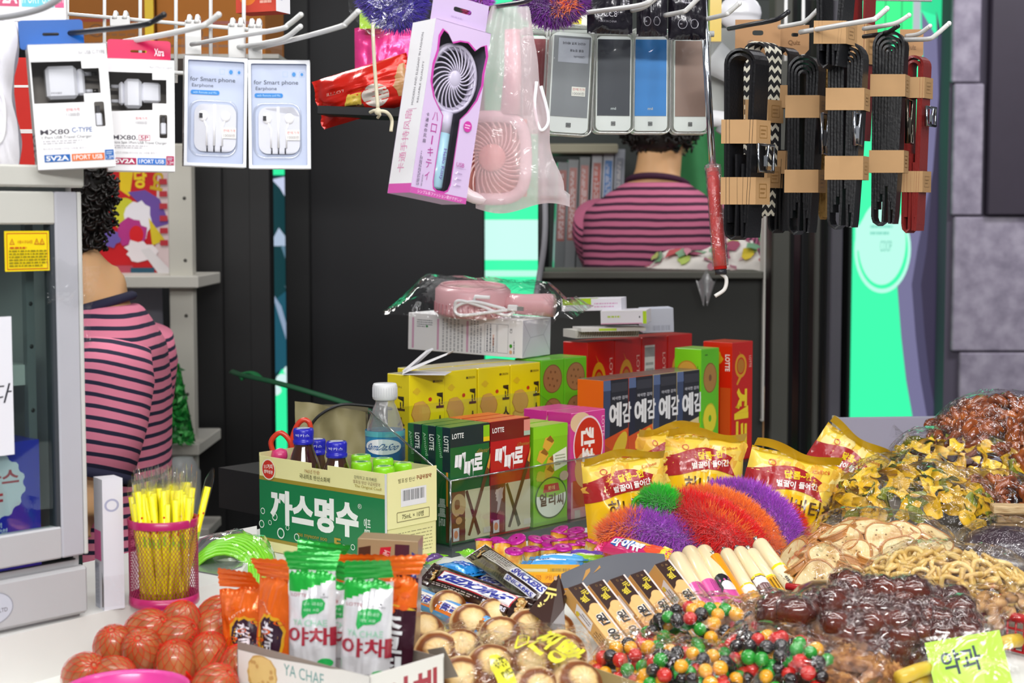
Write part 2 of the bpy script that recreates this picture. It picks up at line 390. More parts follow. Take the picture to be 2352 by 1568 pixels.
# backlit signs
def sign(name, label, px0, px1, Y, art):
    x0, x1, y0, y1, z0, z1 = slab(px0, px1, -160, 1420, Y, .08)
    o = thing(name, label, 'sign', ((x0 + x1) / 2, y0, z0)); hw, H = (x1 - x0) / 2, z1 - z0
    MB().box(-hw - .012, hw + .012, .012, .08, -.02, H + .02, mat('#101013', .4), c=.004).build('frame', o)
    mb = MB(); mb.box(-hw, hw, 0, .012, 0, H, glow('#3affb0')); f = Face(mb, o=(-hw, 0, 0), ux=(2 * hw, 0, 0), uy=(0, 0, H), step=.0006)
    art(f, lambda y: 1 - (y + 160) / 1580, lambda x: (x - px0) / (px1 - px0)); mb.build('lit_panel', o)
    return o
def art_left(f, y, x):
    te = glow('#0d3a40')
    f.rect(0, y(1420), 1, y(-160), glow('#35f7a8'))
    f.rect(0, y(112), .52, y(-160), glow('#d8dccb'))
    f.poly([(0, y(980)), (.05, y(930)), (.25, y(880)), (.7, y(820)), (1, y(800)), (1, y(390)), (0, y(390))], te)
    f.poly([(0, y(1420)), (0, y(1020)), (.6, y(1120)), (.3, y(1420))], glow('#0b2a28'))
    f.poly([(0, y(700)), (1, y(640)), (1, y(820)), (0, y(860))], glow('#1d5568'))
    for q, h in (([(.35, y(400)), (1, y(390)), (1, y(478)), (.75, y(440)), (.6, y(420))], '#c9d2ee'), ([(0, y(455)), (.3, y(480)), (0, y(500))], '#b7c3e0'), ([(.3, y(545)), (.55, y(510)), (.95, y(552)), (.3, y(552))], '#aebfd6'),
                 ([(.3, y(655)), (.75, y(770)), (.85, y(760)), (.6, y(690))], '#8fa3bd'), ([(.6, y(550)), (1, y(560)), (1, y(640))], '#5c7f93'), ([(.7, y(640)), (1, y(690)), (1, y(705))], '#7893a8')): f.poly(q, glow(h))
    for cx, cy, r in ((.85, 838, .2), (.62, 858, .2), (.38, 884, .2), (.2, 906, .2), (.1, 930, .16), (.95, 812, .14)): f.disc(cx, y(cy), r, r * 60 / 1580, glow('#d9f5f4'))
def art_mid(f, y, x):
    f.rect(0, y(586), 1, y(488), glow('#d4fff6')); f.rect(0, y(640), 1, y(470), glow('#3affb0')); f.rect(.03, y(584), .94, y(492), glow('#cdfff4'))
    f.rect(0, y(622), 1, y(608), glow('#bdfbe8')); f.rect(.95, y(1400), 1, y(-100), glow('#1a8a62'))
def art_right(f, y, x):
    f.poly([(x(2090), y(-160)), (x(2180), y(-160)), (x(2180), y(100)), (x(2150), y(30)), (x(2110), y(18))], glow('#2ee39a'))
    f.rect(x(1990), y(68), x(2090), y(-100), glow('#2bff8e')); f.rect(x(2091), y(68), x(2110), y(-100), glow('#b9c0c9'))
    for a in (2018, 2060): f.rect(x(a), y(68), x(a + 3), y(-100), glow('#1c9a5f'))
    edge = [(2112, 20), (2128, 300), (2075, 560), (2062, 640), (2075, 760), (2090, 860), (2112, 960), (2135, 1060)]
    f.poly([(x(a), y(b)) for a, b in edge] + [(x(2180), y(1060)), (x(2180), y(120))], glow('#77749a'))
    f.poly([(x(a + 38), y(b)) for a, b in edge] + [(x(2180), y(1060)), (x(2180), y(120))], glow('#4a4664'))
    f.poly([(x(a + 62), y(b)) for a, b in edge if a + 62 < 2178] + [(x(2180), y(960)), (x(2180), y(140))], glow('#373149'))
    f.disc(x(2022), y(560), 74 / 232, 100 / 1580, glow('#b9ffe9'), 40); f.disc(x(2022), y(560), 66 / 232, 90 / 1580, glow('#3affb0'), 40)
    f.disc(x(2020), y(545), 62 / 232, 96 / 1580, glow('#bdffec'), 40); f.rect(x(1950), y(562), x(1970), y(505), glow('#bdffec'))
    f.text('COOP', x(2030), y(552), .13, .016, glow('#6bc4ae')); f.small(x(1988), y(530), x(2048), y(500), 2, glow('#7fd8c2'))
sign('backlit_sign', 'narrow backlit sign strip with teal picture and green foot, behind the straw cup', 610, 668, 4.75, art_left)
sign('backlit_sign', 'bright green and white backlit sign just under the hanging pink fan bag', 1108, 1246, 4.75, art_mid)
sign('backlit_sign', 'tall backlit green sign with a pale round badge, beside the stone wall', 1946, 2178, 4.75, art_right)
# kiosk corner: dark panel under the opening, white frame strip, grey posts
Y = 3.3
struct('wall_kiosk', MB().box(*slab(1246, 1756, 632, 1500, Y, .04), mat('#282925', .6, vary=.12, vscale=9), c=.002))
tr = MB(); tr.box(*slab(1752, 1762, 150, 968, Y - .03, .05), mat('#cfccc4', .5), c=.002); struct('trim_6', tr)
sill = MB(); sill.box(*slab(1240, 1756, 624, 640, Y - .02, .3), mat('#5b5a52', .6), c=.002); struct('window_1', sill)
for i, (a, b, h, dy) in enumerate(((1762, 1826, '#4b4b44', -.02), (1826, 1858, '#121318', .06), (1858, 1897, '#454540', -.02), (1895, 1948, '#504e57', -.05))):
    struct('trim_%d' % (i + 7), MB().box(*slab(a, b, -200, 1500, Y + dy, .08), mat(h, .55, vary=.1, vscale=12), c=.003))
struct('trim_11', MB().box(*slab(1236, 1252, 60, 700, Y - .01, .04), mat('#14181a', .4), c=.002))
inn = MB(); inn.box(*slab(1262, 1790, 0, 900, 4.3, .03), mat('#3a3f3c', .7)); struct('wall_inside', inn)
cab = MB(); cab.tube(bez([pl(1243, 330, Y - .03), pl(1252, 470, Y - .04), pl(1250, 560, Y - .05), pl(1238, 640, Y - .05), pl(1228, 700, Y - .06)]), .006, mat('#9a9aa0', .5))
tag(cab.build('cable'), 'grey cable hanging down beside the kiosk opening and pink shirted back', 'cable')
# display table, ledge and step
bu, bv = Vector((cos(R(48)), sin(R(48)), 0)), Vector((-sin(R(48)), cos(R(48)), 0))
BO = on(1035, 1278, TZ)                      # near corner of the clear bin
def bin_pt(u, v, z=TZ): q = BO + bu * u + bv * v; return Vector((q.x, q.y, z))
t = MB(); t.prism([(-.8, 1.18), (1.2, 1.18), (1.2, 2.4), (.6, 2.5), (.39, 2.85), (.1, 3.0), (-.355, 2.2), (-.375, 2.0), (-.6, 1.9), (-.8, 1.7)], TZ - .04, TZ, mat('#e8ece6', .45, vary=.04))
t.prism([(-.75, 1.25), (1.15, 1.25), (1.15, 2.36), (.57, 2.46), (.36, 2.8), (.1, 2.94), (-.34, 2.2), (-.36, 2.0), (-.55, 1.9)], 0, TZ - .04, mat('#8a8d8c', .6))
struct('display_table', t, label='white display table the snacks are laid out on', cat='table')
e = [(-200, 1516), (545, 1326), (590, 1262), (590, 1207), (440, 1236), (200, 1290), (-200, 1370)]
lg = MB(); lg.prism([tuple(on(a, b, LZ))[:2] for a, b in e], TZ, LZ, mat('#dcdbd8', .5, vary=.05, vscale=12))
tag(lg.build('counter_ledge'), 'long white raised ledge under the glass cabinet and straw cup', 'counter')
sh = MB(); sh.prism([tuple(on(a, b, LZ))[:2] for a, b in ((446, 1242), (558, 1217), (584, 1258), (556, 1302), (500, 1322), (446, 1312))], LZ, LZ + .0015, mat('#77797b', .25, coat=.5, bump=.3, bscale=25)); tag(sh.build('plastic_sheet'), 'grey glossy plastic sheet on the ledge between the straw cup and the medicine carton', 'sheet')
fl = MB(); f = Face(fl, o=tuple(on(-60, 1572, TZ + .0008)), ux=tuple(on(560, 1420, TZ) - on(-60, 1568, TZ)), uy=tuple((on(-60, 1546, TZ) - on(-60, 1568, TZ))))
q = random.Random(5); f.rect(0, 0, 1, 1, '#d9dccf')
for i in range(46): f.disc(q.random(), q.uniform(.2, .9), q.uniform(.008, .02), q.uniform(.06, .2), q.choice(['#c98f8f', '#b65a63', '#8f9a86', '#a7a39a']), 9, rot=.4)
tag(fl.build('floral_strip'), 'narrow floral edging strip on the white table below the ledge', 'strip')
sp = MB(); a = [bin_pt(u, v) for u, v in ((.02, .19), (.80, .19), (.80, .5), (.02, .5))]
sp.prism([(p.x, p.y) for p in a], TZ, SZ, mat('#1b1b1d', .5)); tag(sp.build('display_step'), 'low black step behind the clear bin carrying the biscuit boxes', 'stand')
# ================================================================ left side: cabinet, hanging boxes, grid, straws, eggs, woman
from mathutils.geometry import tessellate_polygon
CLEAR = film('clear', base=.035, rough=.06, bump=.35, bscale=30)
WIN = film('win', base=.03, rough=.05, bump=.12, bscale=22)
SOFT = film('soft', base=.06, rough=.16, bump=.6, bscale=28, gain=1.2)
def sheet(mb, outer, holes, fn, m):
    """a flat sheet with holes; points through fn(x, y)"""
    L = [[Vector((x, y, 0)) for x, y in q] for q in [outer] + holes]; pts = [p for q in L for p in q]
    tr = tessellate_polygon(L); fs = []
    for t in tr:
        a, b, c = (pts[i] for i in t); fs.append(list(t) if (b - a).cross(c - a).z > 0 else [t[0], t[2], t[1]])
    mb.add([fn(p.x, p.y) for p in pts], fs, m)
def carton_win(w, d, h, holes, out, inside):
    """a carton with windows cut in its front"""
    mb = MB(); t = .0006; o, i = paper(out), paper(inside)
    mb.box(0, t, t, d, 0, h, o, faces={'R': i}); mb.box(w - t, w, t, d, 0, h, o, faces={'L': i}); mb.box(0, w, d, d + t, 0, h, o, faces={'F': i})
    mb.box(0, w, 0, d, 0, t, o, faces={'T': i}); mb.box(0, w, 0, d, h - t, h, o, faces={'D': i})
    sheet(mb, [(0, 0), (1, 0), (1, 1), (0, 1)], holes, lambda x, y: (x * w, 0, y * h), o)
    return mb
def rrect(x0, y0, x1, y1, rx, ry, n=4):
    P = []
    for cx, cy, a in ((x1 - rx, y1 - ry, 0), (x0 + rx, y1 - ry, 90), (x0 + rx, y0 + ry, 180), (x1 - rx, y0 + ry, 270)):
        P += [(cx + rx * cos(R(a + 90 * i / n)), cy + ry * sin(R(a + 90 * i / n))) for i in range(n + 1)]
    return P
def price(f, cx, cy, w, h, n, card='#f4f1ee'):
    if card: f.rect(cx - w / 2, cy - h / 2, cx + w / 2, cy + h / 2, card)
    f.text('판매가격', cx, cy + h * .22, w * .85, h * .3, '#c93440'); f.text(n, cx, cy - h * .22, w * .85, h * .34, '#8a878c')
def hang_tab(o, w, h, d, col, x0=0, x1=1, th=.034):
    mb = MB(); hole = rrect(.36, .40, .62, .52, .03, .05)
    for y, s in ((d, 1), (d + .0006, -1)): sheet(mb, rrect(0, -.1, 1, 1, .06, .12), [hole], lambda x, q: (w * (x0 + (x1 - x0) * x), y, h + th * q), gloss(col))
    return mb.build('hang_tab', o)
# ---- charger cartons
def charger(name, label, px, py, D, rz, ry, ctype):
    w, d, h = (.069, .036, .1125) if ctype else (.0625, .034, .106)
    o = thing(name, label, 'box', at(px, py, D), (0, R(ry), R(rz)), 'phone charger boxes on the wire grid')
    if ctype: holes = [[(.02, .53), (.66, .53), (.66, .60), (.88, .60), (.88, .80), (.66, .80), (.66, .86), (.02, .86)], rrect(.78, .33, .91, .53, .02, .015)]
    else: holes = [[(.02, .53), (.67, .55), (.67, .61), (.88, .61), (.88, .82), (.67, .82), (.67, .88), (.02, .88)], rrect(.77, .30, .89, .51, .02, .015)]
    mb = carton_win(w, d, h, holes, '#f3f2f4', '#9a948e'); f = faces(mb, w, d, h); F_, L_ = f['F'], f['L']
    dk = '#4a4650'
    F_.text('MX80' if ctype else 'MX80.', .25 if ctype else .26, .30, .37, .042, dk, bold=.015)
    if ctype: F_.text('C-TYPE', .60, .31, .26, .04, '#23559a', bold=.01)
    else: F_.rect(.46, .275, .63, .325, '#b01f52'); F_.rect(.467, .28, .623, .32, '#f3f2f4'); F_.text('5P', .545, .30, .12, .033, '#b01f52', bold=.02)
    F_.text('1 Port USB Travel Charger' if ctype else 'Micro 5pin 1Port USB Travel Charger', .40 if ctype else .47, .253, .64 if ctype else .82, .03, '#4c4a50')
    F_.small(.09, .2, .6, .235, 2, '#b9b6bb'); F_.text('엑스트라 MX80 C타입 가정용 충전기' if ctype else '엑스트라 MX80 마이크로 5핀 가정용 충전기', .36 if ctype else .40, .165, .56 if ctype else .66, .02, '#b4b1b6')
    a, b = ('#1d63b0', '#e2733a') if ctype else ('#b51e54', '#3272c8')
    F_.rect(.09, .06, .42, .118, a); F_.text('5V2A', .255, .089, .29, .04, '#f5f5f7', bold=.03)
    F_.rect(.44, .06, .86, .118, b); F_.text('1PORT USB', .65, .089, .37, .036, '#f5f5f7', bold=.01)
    F_.rect(.87, .06, .985, .14, a); F_.text('1.2M', .93, .08, .09, .025, '#e9eef5'); F_.small(.885, .1, .97, .13, 2, '#cfe0ee')
    price(F_, .50, .455, .2, .085, '11000원' if ctype else '10000원', None)
    F_.text('for USB C-TYPE' if ctype else 'for Micro 5pin', .8, .93, .34, .028, '#a6a3a9')
    L_.rect(0, 0, 1, 1, '#cfcbc6'); L_.small(.35, .1, .95, .3, 5, '#8d8a90')
    for y in (.08, .14, .2, .26): L_.rect(.08, y, .26, y + .03, '#454456')
    L_.ring(.5, .92, .3, .018, .25, '#9c999c'); mb.build('carton', o)
    MB().box(.002 * w, w * .9, .0012, .0018, h * .5, h * .88, WIN).build('window_film', o)
    if 1:
        c = MB(); wm = mat('#e8e9f1', .3, coat=.2); z0, z1 = h * .565, h * .83
        if ctype:
            c.box(.20 * w, .60 * w, .006, .03, z0, z1, wm, c=.003); c.box(.60 * w, .70 * w, .009, .027, z0 + .003, z1 - .003, wm, c=.002)
            g = Face(c, o=(.2 * w, .006, z0), ux=(.4 * w, 0, 0), uy=(0, 0, z1 - z0)); g.text('MX80', .3, .18, .34, .06, '#6b6a72'); px0 = .70 * w; sg = 1
        else:
            c.box(.26 * w, .52 * w, .006, .03, z0, z1, wm, c=.003); c.box(.52 * w, .80 * w, .008, .028, z0 + .006, z1 - .003, wm, c=.002); c.box(.18 * w, .26 * w, .009, .027, z0 + .003, z1 - .003, wm, c=.002); px0 = .18 * w; sg = -1
        c.build('charger', o)
        pr = MB()
        for z in (z0 + .007, z1 - .007):
            pr.tube([(px0, .018, z), (px0 + sg * .010 * .7, .018, z)], .0019, wm, 8); pr.tube([(px0 + sg * .007, .018, z), (px0 + sg * .012, .018, z)], .0021, mat('#55524e', .3, metal=.8), 8)
        pr.build('plug_pins', o)
        cb = MB(); cb.box(.79 * w, .88 * w, .004, .012, h * .335, h * .44, wm, c=.001); cb.box(.81 * w, .86 * w, .005, .011, h * .44, h * .5, mat('#3a383c', .4)); cb.build('cable_plug', o)
    hang_tab(o, w, h, d * .6, '#0e57a8' if ctype else '#c8104f', -.08 if ctype else .02, .75 if ctype else .97, .024 if ctype else .02)
    if not ctype:
        b = MB(); g = Face(b, o=(.6 * w, d * .6 - .0006, h + .004), ux=(.3 * w, 0, 0), uy=(0, 0, .012)); g.text('Xtra', .65, .4, .5, .6, '#f6dfe6', bold=.02); b.build('tab_print', o)
    return o
charger('charger_box', 'white phone charger box under the blue tab on the black hook', 88, 391, 1.46, 20, -3.5, True)
charger('charger_box', 'white phone charger box under the crimson tab, second from the left', 248, 392, 1.53, 16, .5, False)
# ---- earphone boxes
def earbox(label, px, py, D, rz, ry):
    w, d, h = .0615, .026, .1085
    o = thing('earphone_box', label, 'box', at(px, py, D), (0, R(ry), R(rz)), 'earphone boxes on the wire grid')
    mb = carton_win(w, d, h, [rrect(.05, .03, .95, .965, .02, .015)], '#eceef4', '#c9d3ec'); mb.box(.05 * w, .95 * w, .004, .0045, .03 * h, .97 * h, mat('#ccd6ef', .4))
    g = Face(mb, o=(0, .004, 0), ux=(w, 0, 0), uy=(0, 0, h))
    for x in (.6, .74, .87): g.ring(x, .87, .055, .035, .1, '#a9c8ec', 4, 45, 405)
    g.disc(.74, .87, .03, .02, '#3f97e0'); g.disc(.87, .87, .022, .015, '#3f97e0')
    g.text('for Smart phone', .45, .79, .72, .05, '#4d5468'); g.text('Earphone', .29, .735, .34, .04, '#5d6478')
    g.poly(rrect(.1, .655, .56, .695, .03, .018), '#2f8fe0'); g.text('with Remote and Mic', .33, .675, .38, .02, '#bfe0f8')
    L = faces(mb, w, d, h)['L']; L.rect(0, 0, 1, 1, '#e9e9e4'); L.bars(.2, .03, .9, .3, '#4b4850', 30, True, 3); L.small(.3, .35, .5, .9, 1, '#7c7a80', True, 4); L.small(.6, .35, .8, .7, 1, '#a5a3a8', True, 5)
    mb.build('carton', o)
    MB().box(.05 * w, .95 * w, .0008, .0012, .03 * h, .965 * h, WIN).build('window_film', o)
    c = MB(); x0, x1, z0, z1 = .09, .84, .10, .60
    ol = rrect(x0, z0, x1, z1, .16, .1, 5); c.tube([(x * w, .0035, z * h) for x, z in ol], .0012, film('case', base=.25, rough=.2, bump=0), 6, True)
    ol = rrect(x0 + .07, z0 + .035, x1 - .01, z1 - .03, .15, .09, 5); c.prism([(x * w, z * h) for x, z in ol], 0, .0015, mat('#e3e4ee', .25, coat=.3), M=Matrix(((1, 0, 0, 0), (0, 0, 1, .0012), (0, 1, 0, 0), (0, 0, 0, 1)))); c.build('case', o)
    e = MB(); wm = mat('#f4f4f8', .3); Y = .0012
    for x in (.30, .66): e.ball((x * w, Y, .46 * h), (.0048, .002, .0055), wm, 12); e.tube([(x * w, Y, .44 * h), ((x + (.06 if x < .5 else -.05)) * w, Y, .36 * h), ((x + (.06 if x < .5 else -.05)) * w, Y, .19 * h)], .001, wm, 6)
    e.tube([(.48 * w, Y, .57 * h), (.48 * w, Y, .19 * h)], .0013, wm, 6)
    e.box(.235 * w, .29 * w, -.001, .0, .44 * h, .485 * h, mat('#24242a', .5))
    for x in (.37, .48, .59): e.tube([(x * w, Y, .19 * h), (x * w, Y, .135 * h)], .0008, mat('#55555c', .3, metal=.7), 6)
    e.build('earphones', o)
    s = MB(); g = Face(s, o=(0, .0003, 0), ux=(w, 0, 0), uy=(0, 0, h)); price(g, .72, .31, .22, .095, '10000원'); s.build('price_sticker', o)
    tb = MB(); sheet(tb, rrect(.0, 0, 1, 1, .1, .2), [rrect(.3, .35, .7, .55, .05, .08)], lambda x, q: (w * (-.05 + .6 * x), d * .5, h + .02 * q), film('tab', base=.14, bump=0)); tb.build('hang_tab', o)
earbox('white earphone box with barcode side showing, third box along the grid', 422, 380, 1.60, 15, 1.5)
earbox('white earphone box at the right end of the grid row', 572, 387, 1.62, 6, 0)
# ---- the wire grid, hooks
g = MB(); wm = mat('#d7d7d6', .35)
gx = lambda px, py, k=0: at(px, py, 1.95 - (px - 150) * .00055 + k)
for dy in (-120, 0): g.tube([gx(-40, 14 + dy), gx(145, 31 + dy), gx(620, 72 + dy)], .0022, wm, 6)
g.tube([gx(-40, 150), gx(620, 175)], .0022, wm, 6)
for x in (-10, 68, 155, 240, 322, 404, 484, 560): g.tube([gx(x, -140, .004), gx(x, 190, .004)], .0024, wm, 6)
tag(g.build('wire_grid'), 'white wire display grid the charger and earphone boxes hang on', 'rack')
def hook(label, pts, r=.0024, h='#d4d4d3', plate=None, group='display hooks'):
    m = mat(h, .3); o = thing('display_hook', label, 'hook', at(*pts[0]), group=group); b = o.location; mb = MB()
    P = [at(*p) - b for p in pts]; q = bez(P, 6); mb.tube(q, r, m, 8); mb.ball(P[-1], r * 1.1, m, 8); mb.build('prong', o)
    if plate:
        x0, x1, y0, y1, D = plate; a, c = at(x0, y1, D) - b, at(x1, y0, D) - b; p = MB(); p.box(a.x, c.x, a.y, a.y + .003, a.z, c.z, m, c=.001)
        for x in (.25, .75): p.tube([(a.x + (c.x - a.x) * x, a.y - .001, c.z - .003), (a.x + (c.x - a.x) * x, a.y + .006, c.z + .004), (a.x + (c.x - a.x) * x, a.y + .012, c.z)], .003, m, 6)
        p.build('back_plate', o)
    return o
hook('black display hook over the blue charger tab', [(30, 86, 1.66), (100, 82, 1.52), (240, 68, 1.45), (328, 57, 1.41), (352, 49, 1.405), (376, 34, 1.4)], .0026, '#1c1d22')
hook('white display hook through the crimson charger tab', [(235, 104, 1.68), (275, 98, 1.58), (380, 79, 1.51), (456, 62, 1.47), (478, 52, 1.465), (502, 34, 1.46)], .0028, plate=(252, 298, 36, 60, 1.84))
hook('long white display hook above the barcode earphone box', [(440, 102, 1.72), (540, 84, 1.62), (642, 67, 1.54), (664, 56, 1.53), (691, 34, 1.52)], .0025, plate=(425, 462, 46, 126, 1.735))
hook('short white display hook just below the long one', [(548, 108, 1.70), (610, 98, 1.64), (655, 87, 1.60), (690, 61, 1.58)], .0025, plate=(524, 562, 54, 134, 1.70))
hook('white display hook reaching right toward the purple fluffy scrubber', [(585, 112, 1.68), (700, 84, 1.58), (782, 61, 1.51), (796, 52, 1.50), (822, 27, 1.49)], .0026, plate=(570, 602, 56, 136, 1.68))
hook('grey display hook at the top left corner over the teal label', [(-60, 46, 1.4), (20, 38, 1.36), (90, 22, 1.34), (128, 2, 1.33), (150, -18, 1.33)], .0028, '#a9a9ad')
# ---- things at the top left edge
w, d, h = .075, .03, .11; o = thing('charger_box', 'white charger box with teal label cut by the top edge', 'box', at(-40, 46, 1.5), (0, 0, R(12)), 'phone charger boxes on the wire grid')
mb = MB(); mb.box(0, w, 0, d, 0, h, paper('#efeef0')); f = faces(mb, w, d, h)['F']; f.rect(.02, .12, .44, .28, '#c23667'); f.text('5V2A', .25, .2, .34, .11, '#f3e9ee', bold=.03); f.rect(.47, .12, .86, .29, '#5cc0cf'); f.text('1PORT USB', .66, .2, .36, .1, '#d9f2f5'); f.rect(.87, .12, .98, .32, '#d23f7c'); f.text('1.2M', .925, .19, .09, .06, '#f3e9ee'); mb.build('carton', o)
w, d, h = .05, .03, .05; o = thing('snack_box', 'red box with orange fruit hanging cut by the top edge', 'box', at(542, 30, 1.75), (0, 0, R(-22)))
mb = MB(); mb.box(0, w, 0, d, 0, h, paper('#c4402e'), faces={'R': paper('#e9e9ee')}); f = faces(mb, w, d, h); f['F'].disc(.3, .45, .25, .3, '#e07a30'); f['F'].small(.6, .15, .95, .4, 2, '#e9b9a8'); f['R'].bars(.2, .25, .45, .6, '#5b6fae', 8); mb.build('carton', o)
o = thing('red_box', 'red box mostly hidden behind the leftmost charger box', 'box', at(26, 392, 1.955)); b = MB(); b.box(0, .031, 0, .06, 0, .136, gloss('#c9281f')); b.box(-.0004, .0314, -.0005, 0, .045, .05, paper('#e8e0dc')); b.box(-.0004, .0314, -.0005, 0, .1, .103, paper('#e8e0dc')); b.build('carton', o)
o = thing('phone_pouch', 'milky white plastic pouch at the left edge by the chargers', 'pouch', at(-30, 392, 1.5))
def pch(u, v):
    b = .012 * (1 - (2 * u - 1) ** 4) * (1 - (2 * v - 1) ** 6); x = .028 * u + .003 * sin(v * 9); return (x, -b + .002 * sin(u * 19 + v * 23), v * .138)
b = MB(); b.grid(pch, 14, 30, mat('#eceaf2', .3, coat=.4)); b.grid(lambda u, v: (pch(u, v)[0], .006 - pch(u, v)[1], v * .138), 14, 30, mat('#eceaf2', .3)); b.build('bag', o)
MB().tube(bez([(.006, -.014, .02), (.02, -.014, .03), (.022, -.014, .06), (.016, -.014, .075), (.004, -.014, .08)]), .0016, mat('#f7f6fa', .3), 8).build('cable', o)
# cardboard cartons stacked inside behind the grid
for i, (a, b_, c, d_, h, lb) in enumerate(((150, 352, -130, 120, '#8e5412', 'brown cardboard carton behind the grid, left of the yellow strap'), (360, 606, -130, 128, '#a2621c', 'brown cardboard carton behind the grid, right of the yellow strap'))):
    x0, x1, y0, y1, z0, z1 = slab(a, b_, c, d_, 3.0, .25); o = thing('cardboard_carton', lb, 'carton', (x0, y0, z0)); m = MB(); m.box(0, x1 - x0, 0, .25, 0, z1 - z0, mat(h, .8, vary=.08), c=.003)
    f = faces(m, x1 - x0, .25, z1 - z0)['F']; f.rect(.1, .28, .95, .31, '#8a3018'); f.small(.1, .05, .9, .2, 2, '#7a4a1c', fill=.3); f.ring(.35, .2, .08, .06, .15, '#5d3a1a'); m.build('carton', o)
    if i: MB().box(-.02, -.004, -.004, 0, 0, z1 - z0, gloss('#d8b60c')).build('strap', o)
x0, x1, y0, y1, z0, z1 = slab(130, 640, 124, 134, 2.95, .35); struct('trim_12', MB().box(x0, x1, y0, y1, z0, z1, mat('#b9b6ae', .5)))
o = thing('snack_bag', 'crumpled clear snack bag behind the blue tab', 'bag', at(150, 123, 2.97) + Vector((0, .05, .012))); b = MB(); b.grid(lambda u, v: (.07 * u, .02 * sin(u * 7) * sin(v * 5), .09 * v * (1 - .6 * abs(u - .4)) + .006 * sin(u * 17)), 10, 10, foil('#e8e0cf')); b.grid(lambda u, v: (.11 * u - .02, .005 + .01 * sin(u * 9), .035 * v - .012), 8, 4, foil('#e8a53c')); b.build('wrapper', o)
# ================================================================ glass fronted cabinet
FR = 48; o = thing('drinks_cabinet', 'grey glass fronted cabinet with a yellow warning sticker on its door', 'cabinet', on(205, 1416, LZ), (0, 0, R(FR)))
fm = mat('#b7b7ba', .4, vary=.04, vscale=10); fm2 = mat('#c4c3bc', .45); dkm = mat('#2c3634', .4)
W_, H_ = .30, .428
b = MB(); b.box(-W_, 0, 0, .012, .004, .05, fm, c=.003); b.box(-W_, -.004, .01, .3, 0, .055, fm); b.box(-W_, 0, .3, .31, 0, H_, fm); b.box(-W_, .001, -.006, .3, .408, H_, fm2, c=.002); b.box(-.006, 0, .016, .3, .05, .41, fm); b.box(-W_, -.006, .286, .29, .05, .41, dkm); b.box(-W_, -.006, .012, .29, .05, .056, dkm); b.build('body', o)
pt = Face(pb := MB(), o=(-.135, -.0004, .008), ux=(.06, 0, 0), uy=(0, 0, .036)); pt.disc(.55, .5, .36, .42, '#8f94a0', 30); pt.disc(.55, .5, .345, .40, '#c2c6d2', 30); pt.text('CO.,LTD', .66, .42, .3, .12, '#4d4c55'); pb.build('name_plate', o)
d_ = MB(); y0, y1 = -.004, .01
d_.box(-.030, -.006, y0, y1, .062, .404, mat('#b4b4bc', .35, vary=.04), c=.0015); d_.box(-W_, -.030, y0, y1, .374, .404, fm2, c=.0015); d_.box(-W_, -.030, y0, y1, .062, .092, fm, c=.0015); d_.box(-.034, -.030, y0 + .002, y1, .09, .376, mat('#3a3f45', .4)); d_.box(-.0058, -.0016, y0, y1, .062, .404, mat('#c9c9c6', .4), c=.001); dd = d_.build('door', o)
MB().box(-W_, -.033, .001, .004, .09, .376, pane_mat('#e6efec', .03)).build('glass', dd)
s = MB(); s.box(-W_, -.038, .03, .25, .224, .243, mat('#d4d6d6', .4)); s.build('shelf', o)
s = MB(); s.box(-.0445, -.036, .025, .032, .06, .4, mat('#777c80', .35)); 
for z in (.14, .2, .26, .3, .35): s.tube([(-.040, .0249, z), (-.040, .026, z)], .0022, mat('#1c1f20', .5), 8)
s.build('shelf_rail', o)
s = MB(); s.box(-.0805, -.035, -.0007, -.0002, .3315, .368, gloss('#f2d60e')); f = Face(s, o=(-.0805, -.0008, .3315), ux=(.0455, 0, 0), uy=(0, 0, .0365)); red = '#c2501c'
f.poly([(.04, .04), (.96, .04), (.96, .95), (.04, .95)], red); f.poly([(.055, .065), (.945, .065), (.945, .925), (.055, .925)], '#f2d60e')
for x in (.16, .71, .83): f.poly([(x - .06, .66), (x + .06, .66), (x, .82)], red); f.poly([(x - .035, .68), (x + .035, .68), (x, .78)], '#f2d60e'); f.rect(x - .006, .69, x + .006, .745, red)
f.text('사용시 주의사항', .44, .73, .34, .09, red); f.small(.1, .55, .9, .62, 1, red, fill=.6); f.small(.08, .1, .93, .54, 6, '#8d7f10', seed=8, fill=.5); s.build('warning_sticker', dd)
s = MB(); s.box(-.17, -.076, -.0014, -.0007, .165, .291, paper('#e6e6ee')); f = Face(s, o=(-.17, -.0015, .165), ux=(.094, 0, 0), uy=(0, 0, .126)); f.text('다', .88, .45, .2, .14, '#2b2a35', shear=.3); f.text('니', .62, .47, .2, .14, '#2b2a35', shear=.3); s.build('paper_note', dd)
s = MB(); s.grid(lambda u, v: (-.042 + .042 * u, -.0062 - .0016 * abs(noise.noise((u * 6, v * 5, 3))), .30 + .04 * v + .004 * sin(u * 7)), 16, 14, SOFT); s.grid(lambda u, v: (-.002 + .02 * u * (.4 + v * .5), -.004 + .006 * sin(v * 4), .26 + .075 * v), 6, 10, SOFT); s.build('clear_tape', dd)
q = thing('drink_carton', 'royal blue carton of bottled drinks behind the cabinet glass', 'carton'); q.parent = None
M_ = Matrix.Rotation(R(FR), 4, 'Z'); q.location = o.location + M_ @ Vector((-.176, .014, .0565)); q.rotation_euler = (0, 0, R(FR - 2))
s = MB(); s.box(0, .132, 0, .1, 0, .118, gloss('#1526b8')); f = faces(s, .132, .1, .118)['F']
n = 60; f.put([(.62, .66)] + [(.62 + .27 * (1 if (i // 2) % 2 else .93) * cos(2 * pi * i / n), .66 + .27 * (1 if (i // 2) % 2 else .93) * sin(2 * pi * i / n)) for i in range(n)], [(0, 1 + i, 1 + (i + 1) % n) for i in range(n)], '#dfe3f2')
